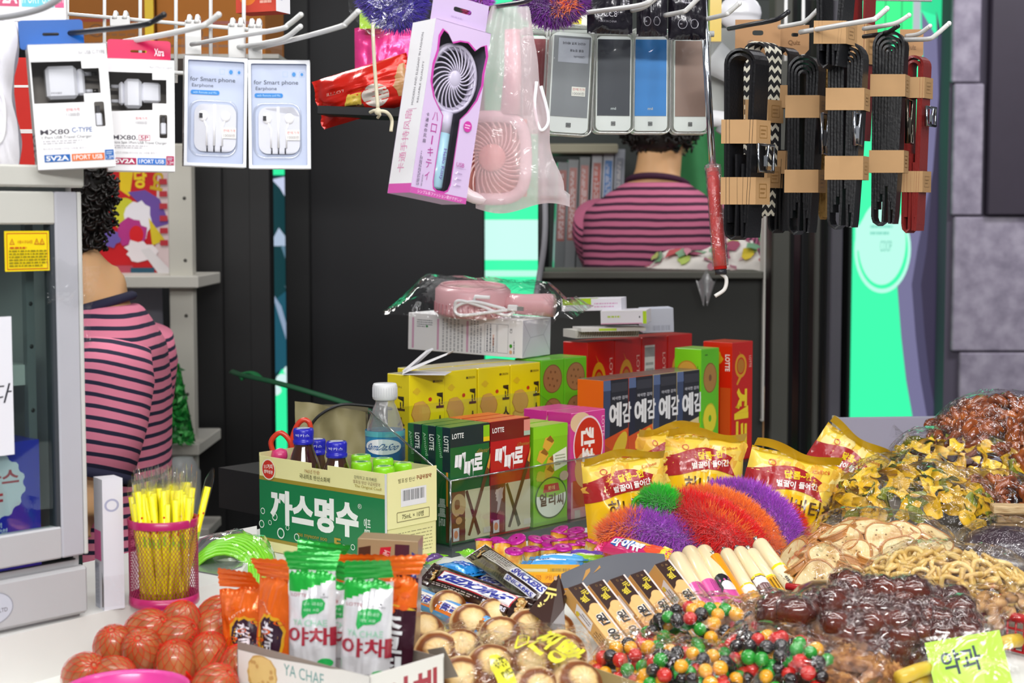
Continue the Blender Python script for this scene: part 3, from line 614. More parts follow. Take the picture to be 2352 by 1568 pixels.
f.text('박카스', .64, .73, .40, .13, '#b32a44', bold=.03); f.text('F', .67, .55, .09, .12, '#b32a44', bold=.02); f.text('박카스 에프액', .5, .36, .4, .04, '#dfe6fb'); f.text('120mL X 10병', .53, .31, .42, .045, '#dfe6fb')
f.text('제조번호 : 1707782 홍성원', .62, .22, .62, .035, '#c6cdf3'); f.text('사용기한 : 2018 07 10', .58, .165, .52, .035, '#c6cdf3'); f.text('DONG-A PHARM.', .70, .09, .52, .05, '#e9edff', bold=.02); f.text('Seoul, Korea', .68, .04, .3, .03, '#dfe6fb'); s.build('carton', q)
o = thing('glass_sheet', 'dark green edged glass sheet standing between cabinet and woman', 'glass', on(206, 1402, LZ + .001), (0, 0, R(60))); MB().box(.0, .012, .02, .026, 0, .30, mat('#1d3a33', .15, coat=.5)).build('pane', o)
# ================================================================ white box, mesh cup with straws
o = thing('pill_box', 'upright white box with a pink label beside the mesh straw cup', 'box', on(240, 1402, LZ), (0, 0, R(34)))
w, d, h = .0205, .024, .128; s = MB(); s.box(0, w, 0, d, 0, h, mat('#dcdbe4', .4)); f = faces(s, w, d, h); f['F'].ring(.45, .80, .36, .05, .3, '#a7a9c4'); f['L'].rect(.0, .37, .75, .6, '#e63f96'); f['L'].rect(0, 0, .5, .35, '#b9bccb'); f['L'].small(.05, .03, .5, .34, 6, '#8d8fa5', True); f['L'].poly([(.8, .02), (.92, .02), (.95, .2), (.82, .3)], '#2a2a31'); s.build('carton', o)
MB().grid(lambda u, v: (-.004 + .034 * u, -.0022 - .004 * u * (1 - v), .004 + .03 * v), 6, 6, SOFT).build('film_wrap', o)
cc = on(360, 1403, LZ) + Vector((0, .0345, 0)); rc, hc = .0335, .086
o = thing('mesh_cup', 'magenta wire mesh cup holding wrapped yellow straws', 'cup', cc); pm = mat('#b0185f', .35, coat=.2); b = MB()
nm, rows = 56, 26
for i in range(nm):
    for sgn in (1, -1):
        P = []
        for j in range(rows + 1):
            a = 2 * pi * (i + sgn * .5 * (j % 2 if 0 else abs(((j + 1) % 2)))) / nm; P.append((rc * cos(a), rc * sin(a), .009 + (hc - .016) * j / rows))
        b.tube(P, .0003, pm, 3)
b.build('mesh_wall', o); MB().lathe([(rc + .0006, hc - .008), (rc + .0012, hc - .001), (rc, hc), (rc - .001, hc - .001), (rc - .0008, hc - .008)], pm, 40, cap=False).build('rim', o)
MB().lathe([(.001, .0), (rc, .0), (rc + .001, .002), (rc + .0004, .010), (rc - .001, .010), (rc - .001, .002), (.001, .001)], pm, 40, cap=False).build('base', o)
s0 = thing('drinking_straw', 'yellow drinking straw in a clear printed sleeve, bunched in the mesh cup', 'straw', group='wrapped straws in the mesh cup')
b = MB(); ym = mat('#f4e80c', .35, coat=.3, sss=.2); b.tube([(0, 0, 0), (0, 0, .115)], .0032, ym, 8); 
for k in range(4): f = Face(b, fn=lambda x, y, k=k: (Vector((.00315 * cos(k * 1.6 + x), .00315 * sin(k * 1.6 + x), y)), Vector((cos(k * 1.6 + x), sin(k * 1.6 + x), 0)))); f.rect(0, .076 + k * .004, .7, .081 + k * .003, '#d04a18'); f.rect(0, .06, .7, .070, '#9bd62a'); f.rect(.1, .012, .7, .03, '#e9d80c')
b.build('straw', s0); b = MB(); b.grid(lambda u, v: ((.0036 + .0012 * v * v) * cos(u * 2 * pi) * (1 - .5 * (v > .93)), (.0030 - .0012 * v) * sin(u * 2 * pi), .03 + .102 * v + .003 * sin(u * 9) * (v > .9)), 8, 10, CLEAR); b.build('sleeve', s0)
q = random.Random(4); n = 116
for i in range(n):
    a = i * 2.39996; r = (rc - .0065) * math.sqrt((i + .5) / n); x, y = r * cos(a), r * sin(a); c = s0 if i == 0 else dup(s0)
    c.location = cc + Vector((x, y, .003)); tx = q.uniform(-.02, .02) + x * 6.5; ty = q.uniform(-.02, .02) + y * 3
    if i % 9 == 8 and x > 0: tx += .10
    c.location += Vector((-tx * .03 if abs(x) > .012 else 0, -ty * .02, 0)); c.rotation_euler = (-ty, tx, q.uniform(0, 6)); c.scale = (1, 1, q.uniform(.88, 1.0))
# ================================================================ eggs in red nets
EG = [(263, 1485, .035, 40, 0), (340, 1446, .048, 70, 60), (326, 1491, .037, 60, 0), (413, 1431, .05, 30, 80), (406, 1464, .042, 70, 70), (500, 1416, .05, 50, 60), (488, 1450, .04, 40, 120), (404, 1522, .026, 20, 0), (481, 1504, .03, 15, 20),
      (547, 1470, .033, 0, 40), (196, 1548, .022, 70, 40), (262, 1556, .02, 90, 60), (552, 1434, .045, 30, 60), (552, 1535, .024, 0, 20), (495, 1576, .021, 60, 60)]
em = ramp_mat('eggshell', [(.3, '#8a4a26'), (.55, '#b36a3a'), (.8, '#ca8850')], 22, .3, 4, coat=.3)
def eggf(d): return 1 - .10 * d.z
LBL = ['brown egg in red net, tallest one at the left of the pile', 'brown egg lying behind the two upright front eggs', 'brown egg between the tall left egg and the big front egg', 'brown egg in red net on top, beneath the mesh cup', 'brown egg in the middle of the netted pile', 'brown egg at the back by the orange wrapper', 'brown egg behind the big right front egg', 'big brown egg at the front with gathered net at its right', 'big brown egg at the front beside the white snack carton', 'brown egg half hidden by the snack carton, middle height',
       'brown egg alone at the lower left of the pile', 'low brown egg just behind the pink bowl', 'brown egg at the far right back under the orange wrapper', 'brown egg squeezed low against the snack carton', 'brown egg cut by the bottom edge beside the carton']
EL = []
for i, (px, py, dz, tilt, az) in enumerate(EG):
    p = on(px, py, TZ + dz); M_ = Matrix.Rotation(R(az), 3, 'Z') @ Matrix.Rotation(R(tilt * .8), 3, 'X'); EL.append((p, M_))
    m = MB(); m.ball((0, 0, 0), (.0195, .0195, .0245), em, 20, fn=eggf); e_ = m.build('brown_egg', None, p, M_.to_euler(), LBL[i], 'egg', 'brown eggs in red nets')
red = mat('#e82412', .4)
def net(ids, label):
    o = thing('egg_net', label, 'net', EL[ids[0]][0]); b0 = EL[ids[0]][0]; m = MB()
    for k in ids:
        p, M_ = EL[k]
        for i in range(13):
            for sg in (1, -1):
                P = []
                for j in range(13):
                    t = .12 + (pi - .24) * j / 12; a = 2 * pi * i / 13 + sg * (t * .75); d = Vector((sin(t) * cos(a), sin(t) * sin(a), cos(t))); g = eggf(d) * 1.03; P.append(p - b0 + M_ @ Vector((d.x * .0195, d.y * .0195, d.z * .0245)) * g)
                m.tube(P, .00024, red, 3)
    for k, l in zip(ids, ids[1:]):
        a, b = EL[k][0] - b0, EL[l][0] - b0; up = Vector((0, -.004, .012))
        for i in range(12):
            an = i * pi / 6; s = (b - a).orthogonal().normalized(); t = (b - a).cross(s).normalized(); v = (s * cos(an) + t * sin(an))
            m.tube([a + v * .016, (a + b) / 2 + v * .007 + up * .4, b + v * .016], .0004, red, 3)
    m.build('netting', o)
    a = EL[ids[-1]][0] - b0; kn = a + Vector((.019, -.012, -.012)); g = MB()
    for i in range(26):
        an = i * 2 * pi / 26; g.tube([a + Vector((.006 * cos(an), -.0165, .012 * sin(an) - .002)), kn], .0005, red, 3); g.tube([kn, kn + Vector((q.uniform(.002, .012), q.uniform(-.006, .002), q.uniform(-.012, .004)))], .0004, red, 3)
    g.tube([kn + Vector((-.001, 0, 0)), kn + Vector((.002, -.001, 0))], .0016, metal('#d0ccc6'), 8); g.build('gathered_end', o)
net([10, 11], 'red net around the two lowest eggs at the left'); net([0, 2, 7], 'red net around the three eggs in front, from tall left to big front'); net([1, 4, 8], 'red net running across the middle of the egg pile')
net([3, 6, 9, 13], 'red net from the egg under the cup down to the carton'); net([5, 12, 14], 'red net at the back right of the egg pile')
o = thing('pink_bowl', 'pink plastic bowl rim cut by the bottom edge below the eggs', 'bowl', (-.328, 1.345, TZ + .001)); MB().lathe([(.045, .0), (.052, .028), (.053, .0315), (.051, .0315), (.049, .028), (.043, .002), (.001, .002)], mat('#d8439a', .3, coat=.3), 40, cap=False).build('bowl', o)
# ================================================================ the woman behind the cabinet, the person seen in the opening, the shelves behind
def stripes(name, pink, navy, pitch, duty, axis=2, wob=.004):
    m = bpy.data.materials.new(name); m.use_nodes = True; nt = m.node_tree; b = nt.nodes['Principled BSDF']; b.inputs['Roughness'].default_value = .85
    tc = nt.nodes.new('ShaderNodeTexCoord'); sp = nt.nodes.new('ShaderNodeSeparateXYZ'); n = nt.nodes.new('ShaderNodeTexNoise'); n.inputs['Scale'].default_value = 9
    L = nt.links.new
    def mth(op, a, c, d=None):
        x = nt.nodes.new('ShaderNodeMath'); x.operation = op
        for i, q in enumerate((a, c, d)):
            if q is None: continue
            if isinstance(q, (int, float)): x.inputs[i].default_value = q
            else: L(q, x.inputs[i])
        return x.outputs[0]
    L(tc.outputs['Object'], sp.inputs[0]); L(tc.outputs['Object'], n.inputs['Vector'])
    z = mth('MULTIPLY_ADD', n.outputs['Fac'], wob * 2, sp.outputs[axis]); f = mth('FRACT', mth('DIVIDE', z, pitch), 0)
    g = mth('GREATER_THAN', f, 1 - duty); mx = nt.nodes.new('ShaderNodeMix'); mx.data_type = 'RGBA'
    mx.inputs['A'].default_value = (*lin(pink), 1); mx.inputs['B'].default_value = (*lin(navy), 1); L(g, mx.inputs['Factor']); L(mx.outputs['Result'], b.inputs['Base Color'])
    return m
def remesh(o, v, sm=6):
    r = o.modifiers.new('join', 'REMESH'); r.mode = 'VOXEL'; r.voxel_size = v; r.use_smooth_shade = True
    s = o.modifiers.new('smooth', 'SMOOTH'); s.iterations = sm; s.factor = .5
    return o
def ringloft(mb, rows, m, seg=28, p=2.3, close=True):
    """rows: (cx, cy, z, rx, ry)"""
    def fn(u, v):
        t = v * (len(rows) - 1); i = min(int(t), len(rows) - 2); f = t - i; f = f * f * (3 - 2 * f) * .5 + f * .5; a, b = rows[i], rows[i + 1]; r = [a[k] + (b[k] - a[k]) * f for k in range(5)]
        c, s = cos(u * 2 * pi), sin(u * 2 * pi); g = (abs(c) ** p + abs(s) ** p) ** (-1 / p); return (r[0] + r[3] * c * g, r[1] + r[4] * s * g, r[2])
    mb.grid(fn, seg, (len(rows) - 1) * 6, m)
    if close:
        for r, e in ((rows[0], 1), (rows[-1], -1)):
            n = [fn(k / seg, 0 if e == 1 else 1) for k in range(seg)]; mb.add(n, [list(range(seg))[::-e]], m)
    return mb
SK = mat('#d9a877', .55, sss=.15)
def person(label, loc, rz, pink, navy, duty, lean=0, arm=((.0, .19, .43), (-.03, .23, .19), (.20, .21, .07)), curls=1100, hs=1.0, hx=0.0):
    """local frame: faces +x, z = 0 at the seat; shoulders at z = .45"""
    o = thing('person', label, 'person', loc, (0, lean, rz)); b = MB()
    ringloft(b, [(0, 0, -.12, .10, .16), (0, 0, .02, .115, .165), (.0, 0, .16, .10, .145), (0, 0, .32, .105, .165), (-.01, 0, .42, .09, .17), (-.01, 0, .465, .06, .10), (-.005, 0, .49, .045, .05)], SK)
    b.tube([(-.012, 0, .445), (hx * .15, 0, .51), (.01 + hx * .8, 0, .60)], [.052, .054, .05], SK, 14); b.tube([(-.015, .075, .448), (-.01, 0, .522), (-.015, -.075, .448)], [.024, .04, .024], SK, 12)
    b.ball((.035 + hx, 0, .655), (.092, .074, .112), SK, 20); b.ball((.075 + hx, 0, .60), (.05, .05, .055), SK, 14); b.tube([(.125 + hx, 0, .665), (.142 + hx, 0, .635), (.125 + hx, 0, .63)], [.008, .014, .01], SK, 8)
    b.tube([(.118 + hx, -.02, .602), (.126 + hx, 0, .604), (.118 + hx, .02, .602)], [.005, .008, .005], SK, 8)
    for s in (-1, 1):
        b.ball((.02 + hx, s * .077, .645), (.018, .008, .03), SK, 10)
        A = [Vector((x, s * y, z)) for x, y, z in arm]; b.tube([A[0], (A[0] * .5 + A[1] * .5), A[1]], [.052, .046, .038], SK, 12); b.tube([A[1], (A[1] + A[2]) / 2, A[2]], [.038, .036, .024], SK, 12)
        d = (A[2] - A[1]).normalized(); sd = d.cross(Vector((0, 0, 1))).normalized(); b.ball(A[2] + d * .045, (.035, .035, .018), SK, 12)
        for k in range(4):
            f0 = A[2] + d * .07 + sd * (.011 * (k - 1.5) * 1.7); b.tube([f0, f0 + d * (.032 + .006 * (k in (1, 2))) + Vector((0, 0, -.004)), f0 + d * .055 + Vector((0, 0, -.018))], [.0095, .0085, .007], SK, 8)
        b.tube([A[2] + d * .025 - sd * s * .025, A[2] + d * .055 - sd * s * .045, A[2] + d * .075 - sd * s * .042], [.011, .010, .008], SK, 8)
        b.tube([(.02, s * .085, -.06), (.40, s * .10, -.06), (.41, s * .10, -.30), (.40, s * .10, -.52)], [.085, .062, .055, .04], SK, 12); b.tube([(.37, s * .10, -.53), (.47, s * .105, -.545)], [.036, .03], SK, 10)
    remesh(b.build('body', o), .0085, 8)
    st = stripes('shirt_' + str(rz), pink, navy, .0178, duty)
    t = MB(); ringloft(t, [(0, 0, -.10, .128, .178), (0, 0, .06, .124, .172), (.0, 0, .2, .115, .162), (0, 0, .34, .118, .178), (-.012, 0, .42, .098, .172), (-.012, 0, .462, .074, .115), (-.008, 0, .488, .062, .072)], st, 36)
    remesh(t.build('shirt', o), .008, 10)
    MB().tube([(.004 + .058 * cos(a * pi / 12), .068 * sin(a * pi / 12), .487 - .016 * cos(a * pi / 12)) for a in range(24)], .0075, mat(navy, .85), 8, True, flat=1.4).build('collar', o)
    for s in (-1, 1):
        A = [Vector((x, s * y, z)) for x, y, z in arm]; d = (A[1] - A[0]); q = d.to_track_quat('Z', 'Y')
        m = MB(); L = d.length * .74; m.tube([(0, 0, -.03), (0, 0, .02), (0, 0, L * .5), (0, 0, L)], [.05, .066, .069, .062], stripes('sleeve', pink, navy, .0178, duty, 2), 22); sl = m.build('sleeve', o, A[0] + Vector((0, 0, -.005)), q.to_euler())
        m = MB(); m.lathe([(.063, L - .012), (.0645, L - .012), (.064, L + .003), (.060, L + .003)], mat(navy, .85), 22, cap=False); m.build('cuff', sl)
    hm = mat('#17120f', .42, vary=.4, vscale=90); h = MB(); hc = Vector((hx, 0, .672))
    def hr(d): return (1 + .10 * noise.noise(d * 7) + .05 * noise.noise(d * 17)) * (.93 if d.x > .3 else 1)
    h.ball(hc, (.112 * hs, .103 * hs, .128 * hs), hm, 40, fn=hr); q = random.Random(3)
    for i in range(curls):
        z = q.uniform(-1, 1); a = q.uniform(0, 2 * pi); w = math.sqrt(1 - z * z); dd = Vector((w * cos(a), w * sin(a), z))
        if dd.x > .62 and z < .35: continue
        if i % 5 == 0 and z < -.35: continue
        if i % 5 == 0:
            dd = Vector((-abs(dd.x), dd.y, min(dd.z, .3))).normalized()
        p = hc + Vector((dd.x * .112 * hs, dd.y * .103 * hs, dd.z * .128 * hs)) * hr(dd) * .98
        if i % 5 == 0: p = Vector((-.03 + hx, 0, .60)) + Vector((dd.x * .055, dd.y * .066, dd.z * .055)) * hr(dd)
        u = dd.orthogonal().normalized(); v = dd.cross(u); r = q.uniform(.006, .010); f = q.uniform(0, 6)
        h.tube([p + (u * cos(f + k) + v * sin(f + k)) * r * (1 - k * .1) + dd * (.004 * k) for k in (0, 1, 2, 3, 4, 5)], .0026, hm, 4)
    # nape hair reaching down the neck
    h.ball((-.03 + hx, 0, .60), (.055, .066, .055), hm, 22, fn=hr); h.build('hair', o)
    ey = MB()
    for s in (-1, 1): ey.ball((.122 + hx, s * .03, .668), (.006, .013, .005), mat('#1a1412', .2), 10); ey.tube([(.124 + hx, s * .016, .688), (.127 + hx, s * .03, .693), (.118 + hx, s * .045, .688)], .003, hm, 6)
    ey.build('eyes', o)
    return o
p0 = at(230, 700, 2.72)
person('person in a pink and navy striped shirt standing behind the cabinet', (p0.x - .002, p0.y, p0.z - .487), R(186), '#f08aa6', '#23233f', .36, 0, ((-.05, .175, .41), (-.005, .235, .17), (.2, .21, .10)), hs=.92, hx=.085)
p1 = at(1480, 432, 3.72)
o = person('person in a striped shirt seen from behind through the kiosk opening', (p1.x + .03, p1.y + .01, p1.z - .475), R(64), '#c46a8a', '#3d1832', .42, 0, ((0, .15, .40), (.17, .17, .25), (.33, .08, .2)), curls=900, hs=.92, hx=.03)
# shelves, poster, leaves behind the woman
Ys = 3.45
cr = mat('#c9c6bb', .5); x0, x1, y0, y1, z0, z1 = slab(398, 438, 330, 1230, Ys, .04)
o = thing('shelf_rack', 'cream metal shelf rack with bolt holes behind the woman', 'rack', (x1, Ys, 0)); b = MB(); b.box(x0 - x1, 0, 0, .04, 0, z1, cr, c=.002)
for py in (455, 598, 725, 905): b.tube([((x0 - x1) * .3, -.0005, pl(0, py, Ys).z), ((x0 - x1) * .3, .001, pl(0, py, Ys).z)], .004, mat('#4d4b45', .6), 8)
b.build('post', o)
for name, a, c_, y in (('shelf', 150, 453, 648), ('shelf', 300, 455, 1034)):
    q0, q1 = pl(a, y, Ys - .05), pl(c_, y, Ys - .05); s = MB(); s.box(q0.x - x1, q1.x - x1, -.04, .22, q0.z - .0125, q0.z + .0125, mat('#d3d0c6', .45), c=.002); s.build(name, o)
def board(name, label, cat, px0, px1, py0, py1, Y, col, art=None, t=.006):
    a0, a1, b0, b1, c0, c1 = slab(px0, px1, py0, py1, Y, t); m = MB(); m.box(0, a1 - a0, 0, t, 0, c1 - c0, paper(col)); f = Face(m, o=(0, 0, 0), ux=(a1 - a0, 0, 0), uy=(0, 0, c1 - c0), step=.0002)
    if art: art(f)
    return tag(m.build(name, None, (a0, b0, c0)), label, cat)
def poster(f):
    f.rect(0, 0, 1, 1, '#c3121a'); f.poly([(.72, .1), (1, 0), (1, 1), (.78, 1)], '#d9c3c4'); f.poly([(.3, .98), (.48, 1), (.42, .74), (.3, .8)], '#e6c417'); f.text('당', .56, .9, .16, .17, '#ecc91c', bold=.04); f.text('요', .78, .88, .16, .17, '#c9a417', rot=-12, bold=.04)
    f.disc(.36, .58, .16, .15, '#c9c62e'); f.poly([(.40, .78), (.62, .8), (.80, .72), (.92, .5), (.74, .46), (.62, .62)], '#6a4a9c'); f.disc(.52, .52, .17, .19, '#e9e4ea', 20, wob=.15); f.disc(.44, .42, .2, .12, '#b0307f', 18, wob=.2); f.disc(.50, .40, .09, .08, '#d3181f')
    f.poly([(.66, .55), (.86, .35), (.7, .3)], '#d8bf28'); f.disc(.55, .25, .2, .09, '#e9dfe2', 18, wob=.3); f.poly([(.55, .26), (.66, .28), (.98, .04), (.8, .02)], '#dcd6d8'); f.rect(0, 0, .45, .12, '#b3485a'); f.rect(.42, .02, .72, .1, '#1e4f66'); f.disc(.18, .36, .13, .07, '#6a56a4', 14, wob=.3)
    for i in range(6): f.rect(.8, .30 + i * .11, .9, .35 + i * .11, '#b8303a')
board('poster', 'red poster with yellow lettering and purple shapes above the cream shelf', 'poster', 225, 402, 385, 640, 3.62, '#c3121a', poster)
board('wall_board', 'grey board beneath the cream shelf behind the woman', 'board', 150, 372, 655, 1240, 3.66, '#9c9ca8'); board('paper_sheet', 'white sheet numbered nine pinned beside the shelf post', 'paper', 330, 408, 768, 842, 3.64, '#c9ccd2', lambda f: f.text('9', .78, .5, .1, .28, '#8a9090'))
x0, x1, y0, y1, z0, z1 = slab(366, 440, 838, 1018, 3.36, .05); o = thing('leafy_plant', 'bright green small-leaved plant on the lower cream shelf', 'plant', (x0, y0, z0)); b = MB(); q = random.Random(9)
b.grid(lambda u, v: ((x1 - x0) * (u * (.55 + .45 * (1 - v)) + .3 * v * 0), .03, (z1 - z0) * v), 4, 4, mat('#0e5a28', .7)); lf = [mat(h, .4) for h in ('#1f9a3c', '#157a2e', '#4fc05a', '#0d6023')]
for i in range(420):
    u, v = q.random(), q.random(); c = Vector(((x1 - x0) * u * (.6 + .4 * (1 - v)), q.uniform(-.01, .02), (z1 - z0) * v)); a = q.uniform(0, 6); d = Vector((cos(a), q.uniform(-.5, .5), sin(a))) * q.uniform(.006, .012); e = Vector((-sin(a), q.uniform(-.6, .2), cos(a))) * .004
    b.add([c - d, c + e, c + d, c - e], [[0, 1, 2, 3]], lf[i % 4])
b.build('leaves', o)
o = tag(MB().lathe([(.03, 0), (.036, .05), (.036, .12), (.02, .15)], mat('#a9acab', .4), 20).build('grey_bin', None, (pl(420, 1050, 3.3).x, 3.3, pl(420, 1215, 3.3).z)), 'grey plastic bottle standing below the lower cream shelf', 'bottle')
b = MB(); b.box(*slab(396, 480, 1214, 1236, 3.25, .14), mat('#b9b6ae', .5), c=.002); struct('trim_14', b)
g = MB(); g.tube(bez([at(530, 852, 3.2), at(560, 862, 3.1), at(640, 880, 3.0), at(760, 915, 2.9), at(850, 945, 2.8)]), .0055, mat('#17603a', .5), 6, flat=.3); g.tube(bez([at(560, 868, 3.1), at(556, 858, 3.12), at(580, 856, 3.1), at(600, 872, 3.05)]), .008, mat('#1f8a4c', .5), 6, flat=.3)
tag(g.build('green_strap'), 'green packing strap stretched in front of the black uprights', 'strap')
# inside the opening: magazines, green cloth, floral cloth
Yo = 4.03
for i, (a, h, h2) in enumerate(((1272, '#5f6466', '#8d4a44'), (1296, '#74787a', '#9a5a52'), (1322, '#6c7072', '#a8655d'), (1350, '#a9abb0', '#a5402f'), (1376, '#b0b4bb', '#2f6aa8'), (1402, '#9a9fa8', '#7a7f88'))):
    x0, x1, y0, y1, z0, z1 = slab(a, a + 25, 352 - i * 6 + 20, 630, Yo + .02, .16); o = thing('magazine', ['dark magazine nearest the cable in the opening row', 'grey magazine with a red spine, second from the cable', 'grey magazine with a pale red spine in the opening', 'magazine with a strong red spine in the opening', 'magazine with a blue spine in the opening', 'pale magazine nearest the striped person in the opening'][i], 'magazine', (x0, y0, z0), (0, R(2), 0), 'magazines standing in the kiosk opening')
    m = MB(); m.box(0, x1 - x0 - .001, 0, .16, 0, z1 - z0, gloss(h)); m.build('pages', o); m = MB(); f = Face(m, o=(0, -.0004, 0), ux=(x1 - x0, 0, 0), uy=(0, 0, z1 - z0)); f.rect(.15, .3, .85, .93, h2); f.small(.25, .32, .75, .9, 3, '#c9c4c4', True, i + 2); m.build('spine', o)
b = MB(); x0, x1, y0, y1, z0, z1 = slab(1255, 1420, 330, 352, Yo - .02, .2); b.box(x0, x1, y0, y1, z0, z1, mat('#8c8873', .6), c=.003); struct('trim_13', b)
b = MB(); x0, x1, y0, y1, z0, z1 = slab(1560, 1760, 280, 640, 4.2, .02); b.grid(lambda u, v: (x0 + (x1 - x0) * u, 4.2 + .02 * sin(u * 14 + v * 3), z0 + (z1 - z0) * v), 24, 6, mat('#3f8f55', .8, vary=.2)); tag(b.build('green_cloth'), 'green cloth hanging behind the person in the opening', 'cloth')
b = MB(); A0, A1 = pl(1478, 632, 3.42), pl(1752, 636, 3.42)
def fc(u, v): return (A0.x + (A1.x - A0.x) * u, 3.40 + .17 * v, A0.z + .004 + (.075 * v * (.35 + .65 * u) + .008 * sin(u * 13 + v * 4)) * min(1, u * 5))
b.grid(fc, 30, 12, mat('#dcd6cf', .8)); f = Face(b, fn=lambda x, y: (Vector(fc(x, y)), Vector((0, -.6, .8))), L=.06, step=.0005); q = random.Random(2)
for i in range(34): f.disc(q.random(), q.random(), q.uniform(.02, .08), q.uniform(.04, .14), q.choice(['#c98a9a', '#d9b4b9', '#7fae8a', '#b9cf6a', '#c05a5a', '#e3c93a', '#a3566e']), 9, wob=.4)
tag(b.build('floral_cloth'), 'white floral cloth folded on the sill of the kiosk opening', 'cloth')
o = thing('clear_bag', 'scrap of crumpled clear plastic below the opening sill', 'bag', pl(1620, 690, 3.27)); b = MB(); b.grid(lambda u, v: (.035 * (u - .5) * (.3 + v), .01 * sin(u * 13) * v, .05 * v - .012 * sin(u * 9)), 10, 8, film('white', base=.3, rough=.2, milky=.3)); b.build('film', o)
# ================================================================ centre: clear bin, biscuit boxes, medicine carton, bottles
def fr_rot(z=0): return (0, 0, R(48 + z))
o = thing('clear_bin', 'clear acrylic bin with a sloping side holding the stick biscuit boxes', 'bin', BO, fr_rot()); am = pane_mat('#f3f8f6', .035); ed = film('edge', '#b9cfc8', .28, .1, 0, 0)
L_, Dp, t = .335, .15, .003
b = MB(); b.box(0, L_, 0, t, 0, .097, am); b.build('front_wall', o)
b = MB(); MP = Matrix(((0, 0, 1, 0), (1, 0, 0, 0), (0, 1, 0, 0), (0, 0, 0, 1))); b.prism([(0, 0), (Dp, 0), (Dp, .175), (.02 + t, .107), (t, .099), (0, .097)], 0, t, am, M=MP); b.build('side_wall', o)
b = MB(); b.prism([(0, 0), (Dp, 0), (Dp, .175), (0, .097)], L_ - t, L_, am, M=MP); b.build('side_wall', o)
b = MB(); b.box(0, L_, Dp - t, Dp, 0, .175, am); b.build('back_wall', o)
b = MB(); b.box(-.004, L_ + .004, -.006, Dp, -.0005, .012, mat('#3d4547', .3, coat=.3)); 
b.build('base', o); b = MB(); b.tube([(0, 0, .012), (0, 0, .097)], .0016, ed, 6); b.tube([(0, .001, .097), (L_, .001, .097)], .0012, ed, 6); b.tube([(0, 0, .097), (0, Dp, .175)], .0014, ed, 6); b.build('edges', o)
BZ = TZ + .0125
def biscuit(name, label, u, v, w, d, h, base, cols, art, z=BZ, dz=0, cat='biscuit box', group=None, flap=None):
    o = thing(name, label, cat, bin_pt(u, v, z), fr_rot(dz), group); m = MB(); g = lambda c: gloss(c)
    m.box(0, w, 0, d, 0, h, g(base), c=.0006, faces={k: g(c) for k, c in cols.items()}); f = faces(m, w, d, h); art(f); m.build('carton', o)
    lid = MB(); lid.box(.001, w - .001, .0005, .0012, h, h + .0006, g(cols.get('F', base))); lid.box(.0006, w - .0006, .001, d - .001, h, h + .0005, g(cols.get('T', base))); lid.build('lid_flap', o)
    return o
def pepero(f, c, dark, cap, word):
    F_, S, T_ = f['F'], f['L'], f['T']
    F_.rect(0, .83, 1, 1, dark); F_.rect(.84, .845, 1, .985, cap); F_.rect(.84, .845, 1, .885, '#e0c21a' if cap != '#dc8c80' else '#a7c2b0'); F_.text('LOTTE', .19, .925, .29, .045, '#eef2ee', bold=.02)
    F_.text(word, .82, .77, .3, .04, '#a98a3a', shear=.3); W = '#f1f2f4'
    F_.text('빼', .24, .70, .26, .155, W, bold=.04, shear=.12); F_.text('빼', .46, .635, .24, .15, W, bold=.04, shear=.12); F_.text('로', .70, .68, .24, .15, W, bold=.04, shear=.12)
    F_.rect(.0, .02, 1, .45, '#d9cfae' if c == '#0c6130' else '#cfc5ae'); F_.rect(.0, .02, .36, .45, '#7a4a2c' if c == '#0c6130' else '#5e1420')
    if c == '#0c6130': F_.disc(.2, .33, .18, .1, '#c8a878'); F_.disc(.16, .34, .07, .045, '#8a5a2c', wob=.1); F_.disc(.22, .20, .14, .05, '#6d4a30', wob=.15); F_.disc(.2, .2, .08, .03, '#c99a68'); F_.rect(.02, .07, .36, .12, '#6c2030')
    else: F_.disc(.2, .36, .09, .06, '#c9b2b0', wob=.3); F_.poly([(.14, .2), (.2, .4), (.32, .42), (.2, .22)], '#b7a2a8'); F_.disc(.24, .12, .1, .1, '#8a3a46', wob=.2)
    F_.poly([(.36, .44), (.42, .45), (.75, .06), (.68, .04)], '#5a2a1c' if c == '#0c6130' else '#3f3a24'); F_.poly([(.42, .06), (.48, .05), (1, .62), (1, .70), (.95, .68)], '#6a3a1e' if c == '#0c6130' else '#4a2c1e'); F_.poly([(.92, .62), (.97, .60), (1, .68), (1, .74)], '#d99a3c')
    F_.rect(.05, .03, .2, .14, '#d9d4de'); F_.disc(.12, .085, .05, .035, '#d98a6a'); F_.rect(.82, .05, 1, .1, '#cfc6c0')
    S.rect(0, 0, 1, 1, c); S.rect(.45, .8, 1, 1, dark); S.rect(.45, .62, 1, .8, dark); S.text('LOTTE', .72, .87, .95, .045, '#e8ece8', rot=-90, bold=.02) if 0 else S.textv('LOTTE', .72, .86, .135, .34, '#e8ece8', rot=-90, bold=.02)
    S.textv(word, .28, .84, .2, .2, '#9ac3a4', rot=-80); S.rect(.72, .33, .86, .62, '#d98f2e'); S.rect(.7, .02, .9, .33, '#6a3c1e'); S.textv('빼빼로', .4, .27, .24, .55, '#cfd4cf', rot=-90, bold=.03)
    for k in range(3): T_.rect(.12 + .26 * k, .2, .3 + .26 * k, .5, '#e8cfc0' if c != '#0c6130' else '#a9c9a0'); T_.rect(.2 + .26 * k, .55, .34 + .26 * k, .8, '#8a4a2c' if c != '#0c6130' else '#a9a23a')
GP = 'stick biscuit boxes in the clear bin'
